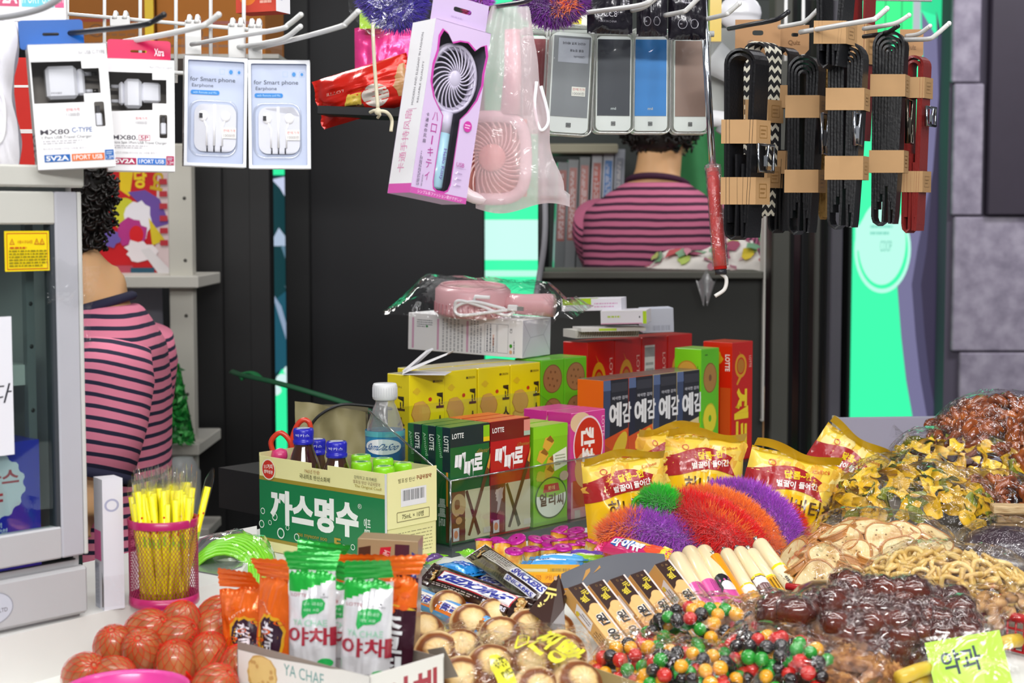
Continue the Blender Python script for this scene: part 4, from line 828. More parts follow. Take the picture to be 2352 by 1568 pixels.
for k, lb in enumerate(('front green stick biscuit box with bold white lettering in the clear bin', 'middle one of the three green stick biscuit boxes behind each other', 'rearmost of the three green stick biscuit boxes, next to the water bottle')):
    biscuit('stick_biscuit_box', lb, .006, .006 + .0262 * k, .0735, .025, .151, '#0c6130', {'T': '#2f7a38'}, lambda f: pepero(f, '#0c6130', '#0c2a30', '#86c21e', 'Almond'), dz=-k * .6, group=GP)
for k, lb in enumerate(('front red stick biscuit box beside the green one', 'red stick biscuit box hidden behind the front red one, only its top showing', 'rearmost red stick biscuit box, only its top showing')):
    biscuit('stick_biscuit_box', lb, .0815, .006 + .0262 * k, .078, .025, .151, '#b30f1e', {'T': '#d9421f'}, lambda f: pepero(f, '#b30f1e', '#6f0e18', '#dc8c80', 'Original'), group=GP)
def lime(f):
    F_ = f['F']; F_.rect(0, .88, 1, 1, '#86d024'); F_.rect(0, 0, 1, .04, '#6fae1a')
    for x, y in ((.42, .82), (.25, .70), (.5, .62), (.42, .52)): F_.poly([(x - .16, y - .03), (x, y - .08), (x + .18, y), (x + .1, y + .07), (x - .08, y + .06)], '#d9a83c'); F_.poly([(x - .05, y + .04), (x + .12, y + .0), (x + .18, y + .02), (x + .06, y + .08)], '#8c5a20')
    F_.disc(.2, .5, .13, .055, '#c9c040', wob=.2); F_.poly([(.55, .70), (.95, .76), (.97, .58), (.6, .53)], '#e6eadc'); F_.small(.62, .58, .92, .7, 4, '#8a9a7a'); F_.disc(.88, .47, .13, .05, '#cdb2a4')
    F_.disc(.5, .27, .46, .21, '#2d5a2a', 40); F_.disc(.5, .27, .43, .195, '#8fc32a', 40); F_.disc(.5, .27, .43, .195, '#f0f0ee', 30, 170, 370); F_.poly([(.3, .41), (.7, .41), (.75, .33), (.26, .33)], '#c02c38'); F_.text('롯데', .5, .37, .2, .04, '#f2e6a0')
    F_.text('씨', .76, .235, .2, .12, '#5a3418', rot=0, bold=.03); F_.text('리', .52, .25, .2, .12, '#5a3418', bold=.03); F_.text('얼', .26, .26, .2, .13, '#5a3418', bold=.03); f['L'].rect(0, 0, 1, 1, '#6db81c')
for k, lb in enumerate(('lime green cereal snack box with a round white badge in the bin', 'second lime green cereal snack box tucked behind the badge one')): biscuit('cereal_snack_box', lb, .1665, .006 + .034 * k, .0715, .03, .136, '#7fc41e', {'T': '#a5d84a'}, lime, group=GP)
def pink(f):
    F_ = f['F']; F_.disc(.28, .9, .3, .1, '#e6c6a0'); F_.rect(0, 0, 1, .35, '#d99ab0'); F_.rect(.05, .1, .45, .36, '#b8323c'); F_.rect(.5, .05, .95, .36, '#4a2840'); F_.disc(.5, .68, .44, .28, '#f0dce6', 36); F_.disc(.5, .68, .41, .26, '#c9281c', 36); F_.disc(.45, .45, .35, .18, '#d9a27c', 24)
    F_.textv('칸쵸', .48, .66, .38, .40, '#f6f2f2', rot=-90, bold=.04); F_.textv('LOTTE', .93, .84, .2, .08, '#f0c9e0', rot=-90); F_.rect(.1, .0, .26, .08, '#cfc3c9'); f['L'].rect(0, 0, 1, 1, '#c8248c'); f['L'].rect(.8, .1, 1, .9, '#e05aa8')
for k, lb in enumerate(('pink biscuit box with a red oval at the right end of the bin', 'second pink biscuit box behind the red oval one')): biscuit('biscuit_box', lb, .2455, .006 + .045 * k, .075, .042, .148, '#d23a94', {'T': '#d63a96'}, pink, group=GP)
# --- yellow cracker boxes on the step
def yellow(f):
    F_, S = f['F'], f['L']
    for g, x0, s in ((F_, 0, 1), (S, -.35, .9)):
        if g is F_:
            g.disc(.3, .46, .24, .11, '#c99a3e', 16, wob=.12); g.disc(.3, .47, .2, .09, '#dfb65c', 14, wob=.1); g.disc(.32, .62, .27, .125, '#b9822c', 14, wob=.1); g.disc(.32, .625, .25, .12, '#d9a850', 14, wob=.1); g.disc(.58, .75, .05, .02, '#c93a24'); g.disc(.2, .84, .1, .03, '#e2c024', wob=.3)
            g.text('고', .86, .73, .22, .15, '#33301e', bold=.03); g.text('소', .86, .51, .24, .15, '#33301e', bold=.03); g.text('미', .86, .29, .22, .15, '#33301e', bold=.03); g.text('ORION', .82, .92, .22, .022, '#8a7a1a', bold=.02); g.disc(.68, .92, .03, .012, '#5a4a1a')
        else:
            g.text('고', .62, .72, .34, .14, '#33301e', bold=.03); g.text('소', .62, .52, .34, .14, '#33301e', bold=.03); g.text('ORION', .4, .88, .5, .022, '#8a7a1a')
YL = ('leftmost yellow cracker box, behind the water bottle cap', 'second yellow cracker box from the water bottle', 'third yellow cracker box from the water bottle', 'yellow cracker box next to the green biscuit boxes')
for k in range(4):
    biscuit('cracker_box', YL[k], .1335 + .0712 * k, .21, .069, .0465, .148, '#f0dc12', {'T': '#cfc6a0', 'L': '#e6d010'}, yellow, SZ, dz=(-1.5, 1, -.5, .8)[k], group='yellow cracker boxes')
    if k: biscuit('cracker_box', 'yellow cracker box in the back row behind ' + ('the leftmost one', 'the second one', 'the third one', 'the one by the green boxes')[k], .1335 + .0712 * k, .2615, .069, .0465, .148, '#ecd812', {'T': '#cfc6a0'}, lambda f: None, SZ, group='yellow cracker boxes')
def rounds(f, n=3):
    for y, c in ((.80, '#a5744a'), (.45, '#a5744a'), (.12, '#a5744a')):
        for g, x in ((f['F'], .5),):
            g.disc(x, y, .42, .15, '#7d5232', 26); g.disc(x, y, .39, .14, c, 26)
            for a in range(7): g.disc(x + .2 * cos(a) * (1 if a else 0), y + .08 * sin(a) * (1 if a else 0), .04, .014, '#7d5232', 8)
for k, lb in enumerate(('green biscuit box with round biscuits next to the yellow boxes', 'green biscuit box with round biscuits nearest the orange box')): biscuit('round_biscuit_box', lb, .4195 + .056 * k, .212, .0545, .055, .15, '#67c41c', {'T': '#83d23c'}, rounds, SZ, group='green biscuit boxes')
# --- red cracker boxes
def zec(f, big=False, sticker=False):
    F_, S = f['F'], f['L']; gd = '#d99a14'
    if sticker: F_.rect(.1, .38, .5, .92, '#e0e4dc'); F_.rect(.1, .8, .5, .9, '#9a9c98'); F_.small(.14, .45, .46, .76, 5, '#9aa09a'); F_.poly([(.35, .1), (.8, .1), (.8, .6), (.55, .5), (.35, .3)], gd)
    else:
        y = .80 if big else .55; r = .1 if big else .25; F_.ring(.42, y, .28, r, .28, gd); F_.disc(.42, y, .17, r * .6, '#b9761c'); F_.poly([(.24, y + r * 1.5), (.42, y + r * .9), (.52, y + r * .7), (.3, y + r * 1.3)], gd); F_.poly([(.2, y - r * 1.5), (.36, y - r * .8), (.44, y - r), (.26, y - r * 1.6)], gd)
    F_.textv('LOTTE', .87, .83 if big else .68, .1 if big else .3, .11, '#f0c0b0', rot=-90); S.textv('LOTTE', .84, .83 if big else .72, .14 if big else .3, .16, '#f3e6e0', rot=-90, bold=.03)
    if big: F_.textv('제크', .46, .34, .55, .68, '#f0d020', rot=-90, bold=.05); S.disc(.35, .86, .3, .09, '#e0a01c', 18, wob=.2); S.rect(.6, .2, .95, .62, '#d8521c'); f['T'].rect(.1, .2, .9, .8, '#e07a1c')
RL = ('first red cracker box behind the white fan carton', 'second red cracker box with a gold emblem', 'red cracker box with a white price sticker', 'red cracker box beside the lime pineapple box')
for k in range(4): biscuit('red_cracker_box', RL[k], .581 + .0735 * k, .252, .071, .052, .166, '#c4140f', {'L': '#d81c0e', 'T': '#c24a3c'}, lambda f, k=k: zec(f, False, k == 2), SZ, group='red cracker boxes in the back row')
s2 = MB(); a = [bin_pt(u, v) for u, v in ((.375, .06), (.83, .06), (.83, .185), (.375, .185))]; s2.prism([(p.x, p.y) for p in a], TZ, .85, mat('#1d1d20', .5)); tag(s2.build('display_step'), 'low black step under the potato snack boxes', 'stand')
def yegam(f, k):
    F_, S = f['F'], f['L']; org = k < 2; c2 = '#d8541a' if org else '#e0c48a'
    F_.rect(0, 0, 1, .48, c2); F_.poly([(0, .43), (1, .52), (1, 1), (0, 1)], '#262630'); F_.poly([(0, .9), (0, 1), (.28, 1), (.3, .9)], '#5d6f9a'); F_.poly([(0, .43), (.25, .46), (.28, .9), (0, .9)], '#3d4a6c' if k != 1 else '#24263a')
    if org: F_.disc(.62, .32, .36, .12, '#e3c032', 20, rot=.35); F_.disc(.3, .12, .25, .1, '#c99a24', 14); F_.disc(.75, .12, .25, .1, '#9a2c12', 16, wob=.2)
    else: F_.disc(.45, .27, .36, .2, '#e6cf80', 24); F_.disc(.5, .28, .22, .13, '#f3ecc9', 20); F_.disc(.9, .22, .2, .22, '#d9b440', 16)
    F_.text('바삭한 감자', .66, .82, .62, .035, '#c9c9d2', bold=.02); F_.text('예', .47, .66, .5, .24, '#eeeef2', bold=.04); F_.text('감', .93, .67, .36, .2, '#eeeef2', bold=.03)
    F_.rect(.3, .88, .95, .97, '#3a3a44'); S.rect(0, 0, 1, 1, '#e8641a' if k == 0 else ('#d8604a' if k == 1 else '#e0cf9a'))
    if k == 0: S.rect(.12, 0, .3, .3, '#3a2a20'); S.rect(.34, 0, .85, .3, '#e4ddd8'); S.text('▼', .5, .62, .12, .02, '#7a3a14'); S.bars(.12, 0, .3, .3, '#e4ddd8', 16, True)
YG = ('black potato snack box with an orange side panel, nearest the green biscuits', 'second black and orange potato snack box', 'black and cream potato snack box left of the last one', 'black and cream potato snack box touching the lime pineapple box')
for k in range(4): biscuit('potato_snack_box', YG[k], .4186 + .0618 * k, .088, .0605, .05, .157, '#e8641a' if k < 2 else '#e0cf9a', {'T': '#7d6a5c'}, lambda f, k=k: yegam(f, k), .85, group='potato snack boxes')
def pine(f):
    F_, S = f['F'], f['L']
    for y, c in ((.75, '#b08040'), (.40, '#e6d82c'), (.08, '#9a6a34')): F_.disc(.5, y, .38, .13, '#8a5c2a' if c[1] != 'e' else '#c9c022', 22, wob=.05 if c[1] == 'e' else 0); F_.disc(.5, y, .35, .12, c, 22); F_.disc(.5, y, .08, .03, '#5ab018' if c[1] == 'e' else '#7d5232', 10)
    F_.small(.2, .94, .5, .96, 1, '#3a6a1c'); S.disc(.48, .79, .40, .11, '#c98f2c', 26); S.disc(.48, .79, .36, .1, '#e0aa44', 26); S.small(.83, .82, .91, .9, 1, '#5a8a1c', True); F_.poly([(.45, .0), (.8, .06), (.85, .0)], '#dfe2ea')
biscuit('pineapple_biscuit_box', 'bright lime biscuit box with a yellow pineapple ring and round biscuits', .668, .087, .05, .053, .189, '#63c41e', {'L': '#86dc20', 'T': '#9ad85a'}, pine, .85)
biscuit('red_cracker_box', 'tall red cracker box with big yellow lettering standing apart at the right', .7395, .076, .06, .058, .196, '#c8140c', {'L': '#e0220c', 'T': '#d8441c'}, lambda f: zec(f, True), .85)
# --- white fan carton lying on the yellow boxes, bagged fan, boxes and notebook
o = thing('fan_carton', 'white printed carton lying across the yellow cracker boxes', 'box', at(1199, 823, 2.50), (0, R(1.5), R(-31))); w, d, h = .215, .088, .0595
m = MB(); m.box(-w, 0, 0, d, 0, h, paper('#efeff0'), c=.0006, faces={'R': paper('#d5d5e4')}); f = faces(m, w, d, h, -w); F_ = f['F']
for x in (.035, .26, .52): F_.rect(x, .05, x + .018, .88, '#d9a9c4')
F_.small(.08, .62, .22, .85, 4, '#8d9096'); F_.disc(.17, .66, .01, .03, '#2d8a4a'); F_.small(.30, .05, .50, .9, 6, '#b9babd', True, 3); F_.small(.55, .05, .66, .9, 4, '#b0b1b6', True, 5)
for a, b_ in ((.68, .78), (.79, .88)): F_.line([(a, .1), (b_, .1), (b_, .85), (a, .85), (a, .1)], .004, '#8d9096')
F_.small(.69, .12, .77, .83, 3, '#8d8f96', True, 7); F_.textv('WARNING', .755, .42, .3, .014, '#d9762c', rot=90); F_.disc(.905, .3, .012, .05, '#3aa01c'); F_.disc(.905, .14, .012, .05, '#e0b08a'); F_.textv('CE', .905, .7, .12, .02, '#55585c', rot=90); F_.small(.925, .1, .94, .85, 1, '#7a7d82', True)
Rf = f['R']
for q in ([(.02, .95), (.28, .52), (.74, .56), (.98, .95)], [(.28, .52), (.02, .05)], [(.74, .56), (.98, .12)]): Rf.line(q, .006, '#a3a5b8')
m.build('carton', o)
b = MB(); b.prism([(0, 0), (.064, .028), (.066, .031), (.002, .006)], 0, .05, paper('#f0eff2'), M=Matrix(((1, 0, 0, 0), (0, 0, 1, 0), (0, 1, 0, 0), (0, 0, 0, 1)))); b.prism([(0, .005), (.034, .034), (.036, .032), (.004, .003)], 0, .05, paper('#e9e8ec'), M=Matrix(((1, 0, 0, 0), (0, 0, 1, 0), (0, 1, 0, 0), (0, 0, 0, 1)))); b.box(0, .062, 0, .05, -.0005, 0, paper('#e4e4e8'))
tag(b.build('folded_card', None, bin_pt(.128, .219, SZ + .1495), (0, 0, R(-8))), 'folded white card standing on the leftmost yellow cracker box', 'card')
pk = mat('#e8b2b8', .35, coat=.3); o = thing('hand_fan', 'pink hand fan lying in a clear bag on the white carton', 'fan', at(1085, 722, 2.56) , (R(4), R(3), R(-14)))
m = MB(); m.lathe([(.001, 0), (.056, 0), (.060, .006), (.060, .040), (.054, .046), (.05, .046), (.001, .040)], pk, 40, cap=False); m.build('head', o)
m = MB()
for i in range(40): a = 2 * pi * i / 40; m.box(-.0012, .0012, -.0610, -.0598, .004, .020, mat('#c98a92', .5), M=Matrix.Rotation(a, 4, 'Z'))
m.tube([(.05 * cos(a * pi / 20), .05 * sin(a * pi / 20), .046) for a in range(40)], .003, pk, 6, True); m.build('grille', o)
m = MB(); m.tube([(.05, .0, .022), (.085, -.004, .022), (.12, -.006, .024), (.133, -.007, .024)], [.016, .0165, .018, .018], pk, 20); m.build('handle', o)
m = MB(); m.tube(bez([(-.01, -.066, .012), (-.005, -.07, .03), (.03, -.066, .024), (.07, -.066, .012), (.085, -.066, .022), (.05, -.068, .016), (.0, -.07, .008), (-.008, -.068, .02), (.02, -.068, .03), (.07, -.067, .022)]), .0026, mat('#f1f0f2', .35), 8); m.box(.075, .09, -.072, -.064, .02, .029, mat('#f1f0f2', .35), c=.001); m.box(.09, .1, -.071, -.066, .021, .027, metal('#d2d2d6')); m.tube([(.02, -.066, .03), (.022, -.066, .038), (.045, -.066, .038)], .003, mat('#f1f0f2', .35), 8); m.build('charging_cable', o)
def fbag(u, v):
    x = -.13 + .31 * u; e = min(1, 6 * u, 5 * (1 - u)); yy = -.085 + .17 * v; return (x, yy, .004 + (.055 * max(0, sin(pi * v)) ** .5 * e + .004 * noise.noise((u * 9, v * 9, 1))) * (1 if u < .72 else 1) + .012 * (u > .9))
m = MB(); m.grid(fbag, 40, 24, film('clear_fan', base=.04, rough=.07, bump=.5, bscale=24)); m.build('clear_bag', o)
st = [('small_white_box', 'white box with lime edging on the red cracker boxes beside the fan bag', 1380, 745, 2.62, .075, .06, .022, -12, '#e6e2ea'), ('slim_box', 'slim white box with lime band, tilted on top of the stack', 1290, 715, 2.66, .1, .05, .02, -14, '#e9e6ee'), ('plain_box', 'pale grey carton at the right end of the stacked white boxes', 1478, 765, 2.72, .052, .05, .041, 4, '#cfd3e2')]
for nm, lb, px, py, D, w, d, h, rz, c in st:
    o = thing(nm, lb, 'box', at(px, py, D), (0, R(-2), R(rz))); m = MB(); m.box(0, w, 0, d, 0, h, paper(c), c=.0006); f = faces(m, w, d, h); F_ = f['F']
    if nm == 'slim_box': F_.rect(.02, .5, .5, 1, '#b5d824'); f['T'].rect(0, 0, .6, .4, '#b5d824'); F_.small(.55, .2, .95, .7, 2, '#d9a9c9')
    if nm == 'small_white_box': F_.rect(.92, 0, 1, 1, '#b5d824'); F_.small(.15, .4, .75, .7, 1, '#b9cf5a'); F_.rect(0, 0, .9, .08, '#d9a0bc'); F_.disc(.85, .5, .015, .08, '#3a3a40'); F_.rect(0, .92, 1, 1, '#f3f0f4')
    if nm == 'plain_box': F_.bars(.3, .08, .9, .3, '#a9adbf', 20)
    m.build('carton', o)
o = thing('spiral_notebook', 'white spiral bound pad lying under the white boxes', 'notebook', at(1322, 777, 2.63), (0, 0, R(22))); m = MB(); m.box(0, .115, 0, .05, 0, .013, paper('#dedbd4')); m.build('pages', o); m = MB()
for i in range(26): m.tube([(.004 + i * .0043, -.001 + .003 * cos(a), .008 + .006 * sin(a)) for a in (0, 1, 2, 3, 4, 5)], .0008, mat('#a39f96', .4), 5, True)
m.build('spiral', o)
o = thing('white_pad', 'white pad stacked between the notebook and the lime edged box', 'pad', at(1335, 762, 2.61), (0, 0, R(14))); MB().box(0, .11, 0, .05, 0, .006, paper('#e6e3e0')).box(.03, .06, -.0003, 0, .001, .005, paper('#bcd83a')).build('pages', o)
# ================================================================ green medicine carton with bottles
GX = on(890, 1322, TZ); o = thing('medicine_carton', 'green and cream open carton of stomach medicine with white lettering', 'carton', GX, (0, 0, R(-41))); w, d, h = .235, .085, .1235; t = .001
cm = '#ece6a6'; gm = '#0c7a44'; m = MB(); m.box(-w, 0, 0, t, 0, h - .006, paper(cm)); m.box(-w, -.135, 0, t, h - .006, h, paper(cm)); m.box(-.105, 0, 0, t, h - .006, h, paper(cm))
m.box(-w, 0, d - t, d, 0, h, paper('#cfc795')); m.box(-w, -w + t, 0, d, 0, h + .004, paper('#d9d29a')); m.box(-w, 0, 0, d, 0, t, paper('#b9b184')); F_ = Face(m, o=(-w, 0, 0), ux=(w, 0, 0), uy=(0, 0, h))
F_.rect(0, .12, .99, .77, gm); F_.rect(0, .75, .99, .79, '#a08c2a'); F_.rect(0, .11, .99, .145, '#a08c2a'); F_.rect(.985, 0, 1, 1, '#dedde2')
for x, ww in ((.17, .20), (.37, .17), (.545, .16), (.72, .18)): pass
F_.text('까스명수', .44, .49, .70, .36, '#f2f4f0', bold=.05); F_.text('에프', .855, .48, .05, .1, '#dfe9df', rot=-0, bold=.02); F_.text('®', .80, .64, .03, .05, '#dfe9df'); F_.rect(.835, .36, .875, .42, '#dfe9df'); F_.text('액', .855, .39, .03, .045, gm)
F_.text('gas myeong soo', .43, .235, .24, .045, '#9a8c30', bold=.02); F_.text('F', .63, .225, .05, .11, '#b0952e', bold=.03)
for x, y, r in ((.03, .42, .018), (.13, .38, .022), (.09, .31, .014), (.02, .28, .022), (.18, .22, .03), (.235, .29, .014), (.31, .21, .021), (.68, .19, .02), (.75, .22, .016), (.84, .28, .022), (.955, .33, .02), (.5, .17, .012)): F_.ring(x, y, r, r * 1.9, .25, '#e4f0e4', 16)
F_.disc(.085, .87, .058, .11, '#f0ead0'); F_.disc(.085, .87, .05, .097, '#d02c18'); F_.text('11가지', .085, .9, .07, .05, '#f6ece0', bold=.03, rot=4); F_.text('생약성분', .085, .845, .075, .04, '#f6ece0', bold=.02)
F_.text('1965년 탄생!', .44, .915, .12, .04, '#a06a2c'); F_.text('국내최초 탄산소화제', .46, .855, .24, .05, '#5f5a2a', bold=.01); F_.text('강력하고 효과빠른', .85, .93, .17, .035, '#55523a'); F_.text('발포성 탄산 구급위장약', .86, .885, .2, .035, '#7a4a2c'); F_.text('The Original Cool!', .87, .84, .2, .035, '#a08c2a', bold=.01); F_.text('SAMSUNG PHARM', .52, .06, .2, .03, '#8a7a3a')
m.build('carton', o)
m = MB(); m.box(0, .0012, .0, d, .056, h + .001, paper('#e9e4a8')); f = Face(m, o=(.0013, 0, .056), ux=(0, d, 0), uy=(0, 0, h - .055)); f.text('발포성 탄산', .38, .83, .34, .08, '#4a4020'); f.text('구급위장약', .73, .84, .32, .08, '#8a3a1c', bold=.02); f.rect(.26, .36, .78, .68, '#e6e6ea'); f.bars(.3, .46, .74, .65, '#55585e', 26); f.line([(.18, .1), (.84, .1), (.84, .27), (.18, .27), (.18, .1)], .006, '#8a8460'); f.text('75mL × 10병', .5, .185, .44, .1, '#55523a'); m.build('side_flap', o)
m = MB(); m.box(-.001, .0, 0, d, 0, .056, paper('#e2dda0')); f = Face(m, o=(.0001, 0, 0), ux=(0, d, 0), uy=(0, 0, .056)); f.small(.1, .3, .92, .9, 8, '#a09a70', seed=4, fill=.25); f.text('SAMSUNG PHARM', .7, .18, .4, .07, '#7a7444'); m.build('side_panel', o)
def bottle_med(label, px, py, D, cap, r=.0128, glass='#3d1c0c', grp=None):
    z0 = TZ + .003; p = at(px, py, D); H = p.z - z0; o = thing('medicine_bottle', label, 'bottle', (p.x, p.y, z0), group=grp); k = r / .0128
    m = MB(); m.lathe([(.001, 0), (.019 * k, .001), (.021 * k, .004), (.021 * k, H - .055), (.019 * k, H - .045), (.0115 * k, H - .024), (.0105 * k, H - .018), (.0105 * k, H - .005)], mat(glass, .08, coat=1), 24); m.build('glass', o)
    c = MB(); cm_ = gloss(cap); c.lathe([(r * .97, H - .02), (r * 1.02, H - .0185), (r * 1.02, H - .0155), (r * .94, H - .0145), (r * .97, H - .012), (r, H - .003), (r * .9, H), (.001, H + .0002)], cm_, 26, cap=False)
    f = Face(c, fn=lambda x, y: (Vector((r * .99 * sin(x * 2 - 1), -r * .99 * cos(x * 2 - 1), H - .012 + .009 * y)), Vector((sin(x * 2 - 1), -cos(x * 2 - 1), 0))), step=.0003)
    if cap[1] == '2': f.text('박카스', .5, .45, .7, .4, '#dfe4f6'); c.lathe([(.0085, H + .0004), (.001, H + .0006)], gloss('#d9dcec'), 20, cap=False)
    else: c.lathe([(.0085, H + .0004), (.006, H + .0005), (.001, H + .0006)], [gloss('#d8e8c0'), gloss('#3a9a3c')], 20, cap=False)
    c.build('cap', o); return o
bottle_med('tall blue capped brown bottle at the left in the medicine carton', 697, 983, 2.06, '#2222b4', .0134, grp='medicine bottles'); bottle_med('blue capped brown bottle mostly hidden behind the tall one', 727, 1008, 2.13, '#2222b4', .0126, grp='medicine bottles'); bottle_med('shorter blue capped brown bottle in the middle of the medicine carton', 773, 1013, 2.02, '#2222b4', .0134, grp='medicine bottles')
for px, py, D, lb in ((829, 1044, 2.075, 'lime capped bottle at the back left in the medicine carton'), (830, 1060, 2.02, 'lime capped bottle in front of the back left lime one'), (880, 1052, 2.03, 'lime capped bottle at the back in the middle of the lime caps'), (882, 1070, 1.985, 'lime capped bottle at the front edge of the medicine carton'), (928, 1062, 2.03, 'lime capped bottle nearest the barcode side of the carton')): bottle_med(lb, px, py, D, '#8fdc1c', .0133, '#2c3a10', 'medicine bottles')
o = thing('scissors', 'red handled scissors standing behind the blue capped bottle', 'scissors', at(668, 1045, 2.14)); rm = mat('#d23a20', .3, coat=.3); m = MB()
m.tube(bez([(-.022, 0, .0), (-.026, 0, .018), (-.014, 0, .03), (-.002, 0, .02), (.004, 0, 0), (.012, 0, -.02)]), .0035, rm, 10); m.tube(bez([(-.018, .004, -.02), (-.004, .004, .0), (.004, .004, .03), (.012, .004, .044), (.021, .004, .046), (.026, .004, .036), (.024, .004, .0), (.018, .004, -.02)]), .0035, rm, 10); m.build('handles', o); MB().box(-.004, .012, -.001, .003, -.14, -.015, metal('#b9b9bc')).build('blades', o)
tag(MB().ball((0, 0, 0), (.011, .008, .010), mat('#d83a78', .35, coat=.3), 12, fn=lambda d: 1 + .2 * noise.noise(d * 4)).build('wrapped_candy', None, at(642, 1046, 2.1)), 'small pink wrapped candy between the scissor handles', 'candy')
o = thing('paper_bag', 'crumpled tan paper bag with a black cord behind the medicine bottles', 'bag', at(760, 1040, 2.3)); m = MB(); m.grid(lambda u, v: (-.05 + .1 * u, .006 * sin(u * 11 + v * 5) + .004 * noise.noise((u * 8, v * 8, 2)), -.1 + .175 * v - .016 * u * v), 20, 24, mat('#8f8660', .6, vary=.2, vscale=30)); m.grid(lambda u, v: (-.05 + .1 * u, .03 + .01 * v, -.1 + .165 * v), 4, 4, mat('#5c5640', .7)); m.build('paper', o)
m = MB(); m.tube(bez([(-.035, -.01, .03), (-.015, -.012, .055), (.015, -.01, .07), (.05, 0, .068), (.09, .01, .062)]), .0022, mat('#1c1c1e', .4), 8); m.build('cord', o)
# water bottle
p = at(884, 880, 2.15); o = thing('water_bottle', 'clear plastic water bottle with a white cap and blue label', 'bottle', (p.x, p.y, BZ)); H = p.z - BZ; k = .0262; wm_ = film('pet', '#eef4f4', .07, .05, .25, 40, 1.3)
m = MB(); m.lathe([(.001, 0), (k * .9, .001), (k, .008), (k * .95, .02), (k, .03), (k * .95, .04), (k, .05), (k, .09), (k * .96, .094), (k, .1), (k, H - .075), (k * .9, H - .055), (k * .6, H - .032), (.0128, H - .026), (.0128, H - .02)], wm_, 36); m.build('body', o)
m = MB(); m.lathe([(.0145, H - .022), (.0165, H - .020), (.0165, H - .003), (.015, H), (.001, H)], mat('#e2e3e6', .4), 32, cap=False)
for i in range(30): a = i * 2 * pi / 30; m.box(-.0003, .0003, .0164, .0168, H - .018, H - .005, mat('#cfd0d6', .4), M=Matrix.Rotation(a, 4, 'Z'))
m.build('cap', o); lw = mat('#2a86b8', .3, coat=.3); zl, hl = H - .102, .040; m = MB(); m.grid(lambda u, v: ((k + .0006) * cos(2 * pi * u), (k + .0006) * sin(2 * pi * u), zl + hl * v), 36, 1, lw)
f = Face(m, fn=lambda x, y: (Vector(((k + .0009) * sin((x - .5) * 2.6), -(k + .0009) * cos((x - .5) * 2.6), zl + hl * y)), Vector((sin((x - .5) * 2.6), -cos((x - .5) * 2.6), 0))), L=.2, step=.0002); f.rect(0, 0, 1, .45, '#1565a0'); f.rect(0, .82, 1, 1, '#5ab0b8'); f.disc(.48, .5, .38, .26, '#f0f3f6'); f.text('SamDaSoo', .48, .5, .64, .22, '#2a62a0', shear=.2, bold=.01); m.build('label', o)
# ================================================================ hanging in the middle and at the right: fan carton, bagged fan, power banks, pouches, stick, belts
def fuzzy(name, label, pts, r, cols, seed=1, n=3200, ln=.009, parent=None, cat='scrubber', group=None):
    """shaggy yarn along a path; cols is a function of (t, angle) giving a material"""
    q = random.Random(seed); P = bez(pts, 8); m = MB(); N = len(P); b0 = P[0].copy()
    P = [p - b0 for p in P]; rr = lambda t: r * (.55 + .9 * math.sqrt(max(0, sin(pi * min(1, max(0, .06 + t * .9))))))
    m.tube(P, [rr(i / (N - 1)) * .62 for i in range(N)], cols(.5, 0), 12); n = int(n * 2.4)
    for k in range(n):
        t = q.random(); x = t * (N - 1); i = min(int(x), N - 2); c = P[i].lerp(P[i + 1], x - i); tg = (P[i + 1] - P[i]).normalized(); u = tg.orthogonal().normalized(); v = tg.cross(u)
        a = q.uniform(0, 2 * pi); d = (u * cos(a) + v * sin(a) + tg * q.uniform(-.6, .6)).normalized(); R0 = rr(t); p = c + d * R0 * .5; e = p + (d + Vector((q.uniform(-.7, .7), q.uniform(-.7, .7), q.uniform(-.7, .7)))).normalized() * (ln * q.uniform(.5, 1.3) + R0 * .25); w = d.cross(Vector((q.random(), q.random(), q.random()))).normalized() * .0011
        m.add([p - w, p + w, e], [[0, 1, 2]], cols(t, a))
    return m.build(name, parent, b0, None, label, cat, group)
def yarn(h): return mat(h, .35, sheen=.5)
# ---- lilac fan carton
o = thing('fan_carton', 'lilac and white carton with a toy fan behind a cut window, hanging tilted', 'box', at(942, 442, 1.62), (0, R(10), R(33))); w, d, h = .0665, .047, .178
win = [(.37, .10), (.39, .06), (.45, .045), (.58, .045), (.64, .06), (.67, .10), (.67, .47), (.78, .52), (.90, .60), (.96, .69), (.95, .76), (.97, .86), (.92, .92), (.84, .905), (.76, .875), (.62, .91), (.48, .905), (.36, .885), (.26, .93), (.17, .945), (.12, .90), (.13, .82), (.09, .74), (.10, .64), (.18, .56), (.30, .50), (.37, .47)]
m = carton_win(w, d, h, [win], '#c9b2d6', '#5b5668'); out = [(.52 + (x - .52) * 1.09, .5 + (y - .5) * 1.022) for x, y in win]
sheet(m, out, [win], lambda x, y: (x * w, -.0002, y * h), gloss('#c23fa2')); f = faces(m, w, d, h); F_, S = f['F'], f['L']
F_.rect(0, .0, 1, .035, '#c455a4'); F_.text('シンプル系ファッション君がすがしい', .52, .018, .8, .02, '#f0d9ec')
for i, ch in enumerate('ハローキティ'): F_.text(ch if ch != 'ー' else '|', .24, .455 - i * .068, .10 if ch not in 'ーィ' else (.02 if ch == 'ー' else .07), .05, '#b23a94')
for i, ch in enumerate('卡通迷你风扇'): F_.text(ch, .10, .455 - i * .03, .055, .022, '#3a3446')
F_.small(.07, .05, .12, .25, 2, '#6a6276', True); F_.small(.15, .05, .18, .2, 1, '#8a8296', True)
F_.disc(.82, .44, .075, .032, '#c23a9c'); F_.small(.77, .425, .87, .455, 2, '#f0c9e6'); F_.text('USB', .79, .215, .14, .024, '#b23a94'); F_.rect(.72, .195, .9, .197, '#b08ac0')
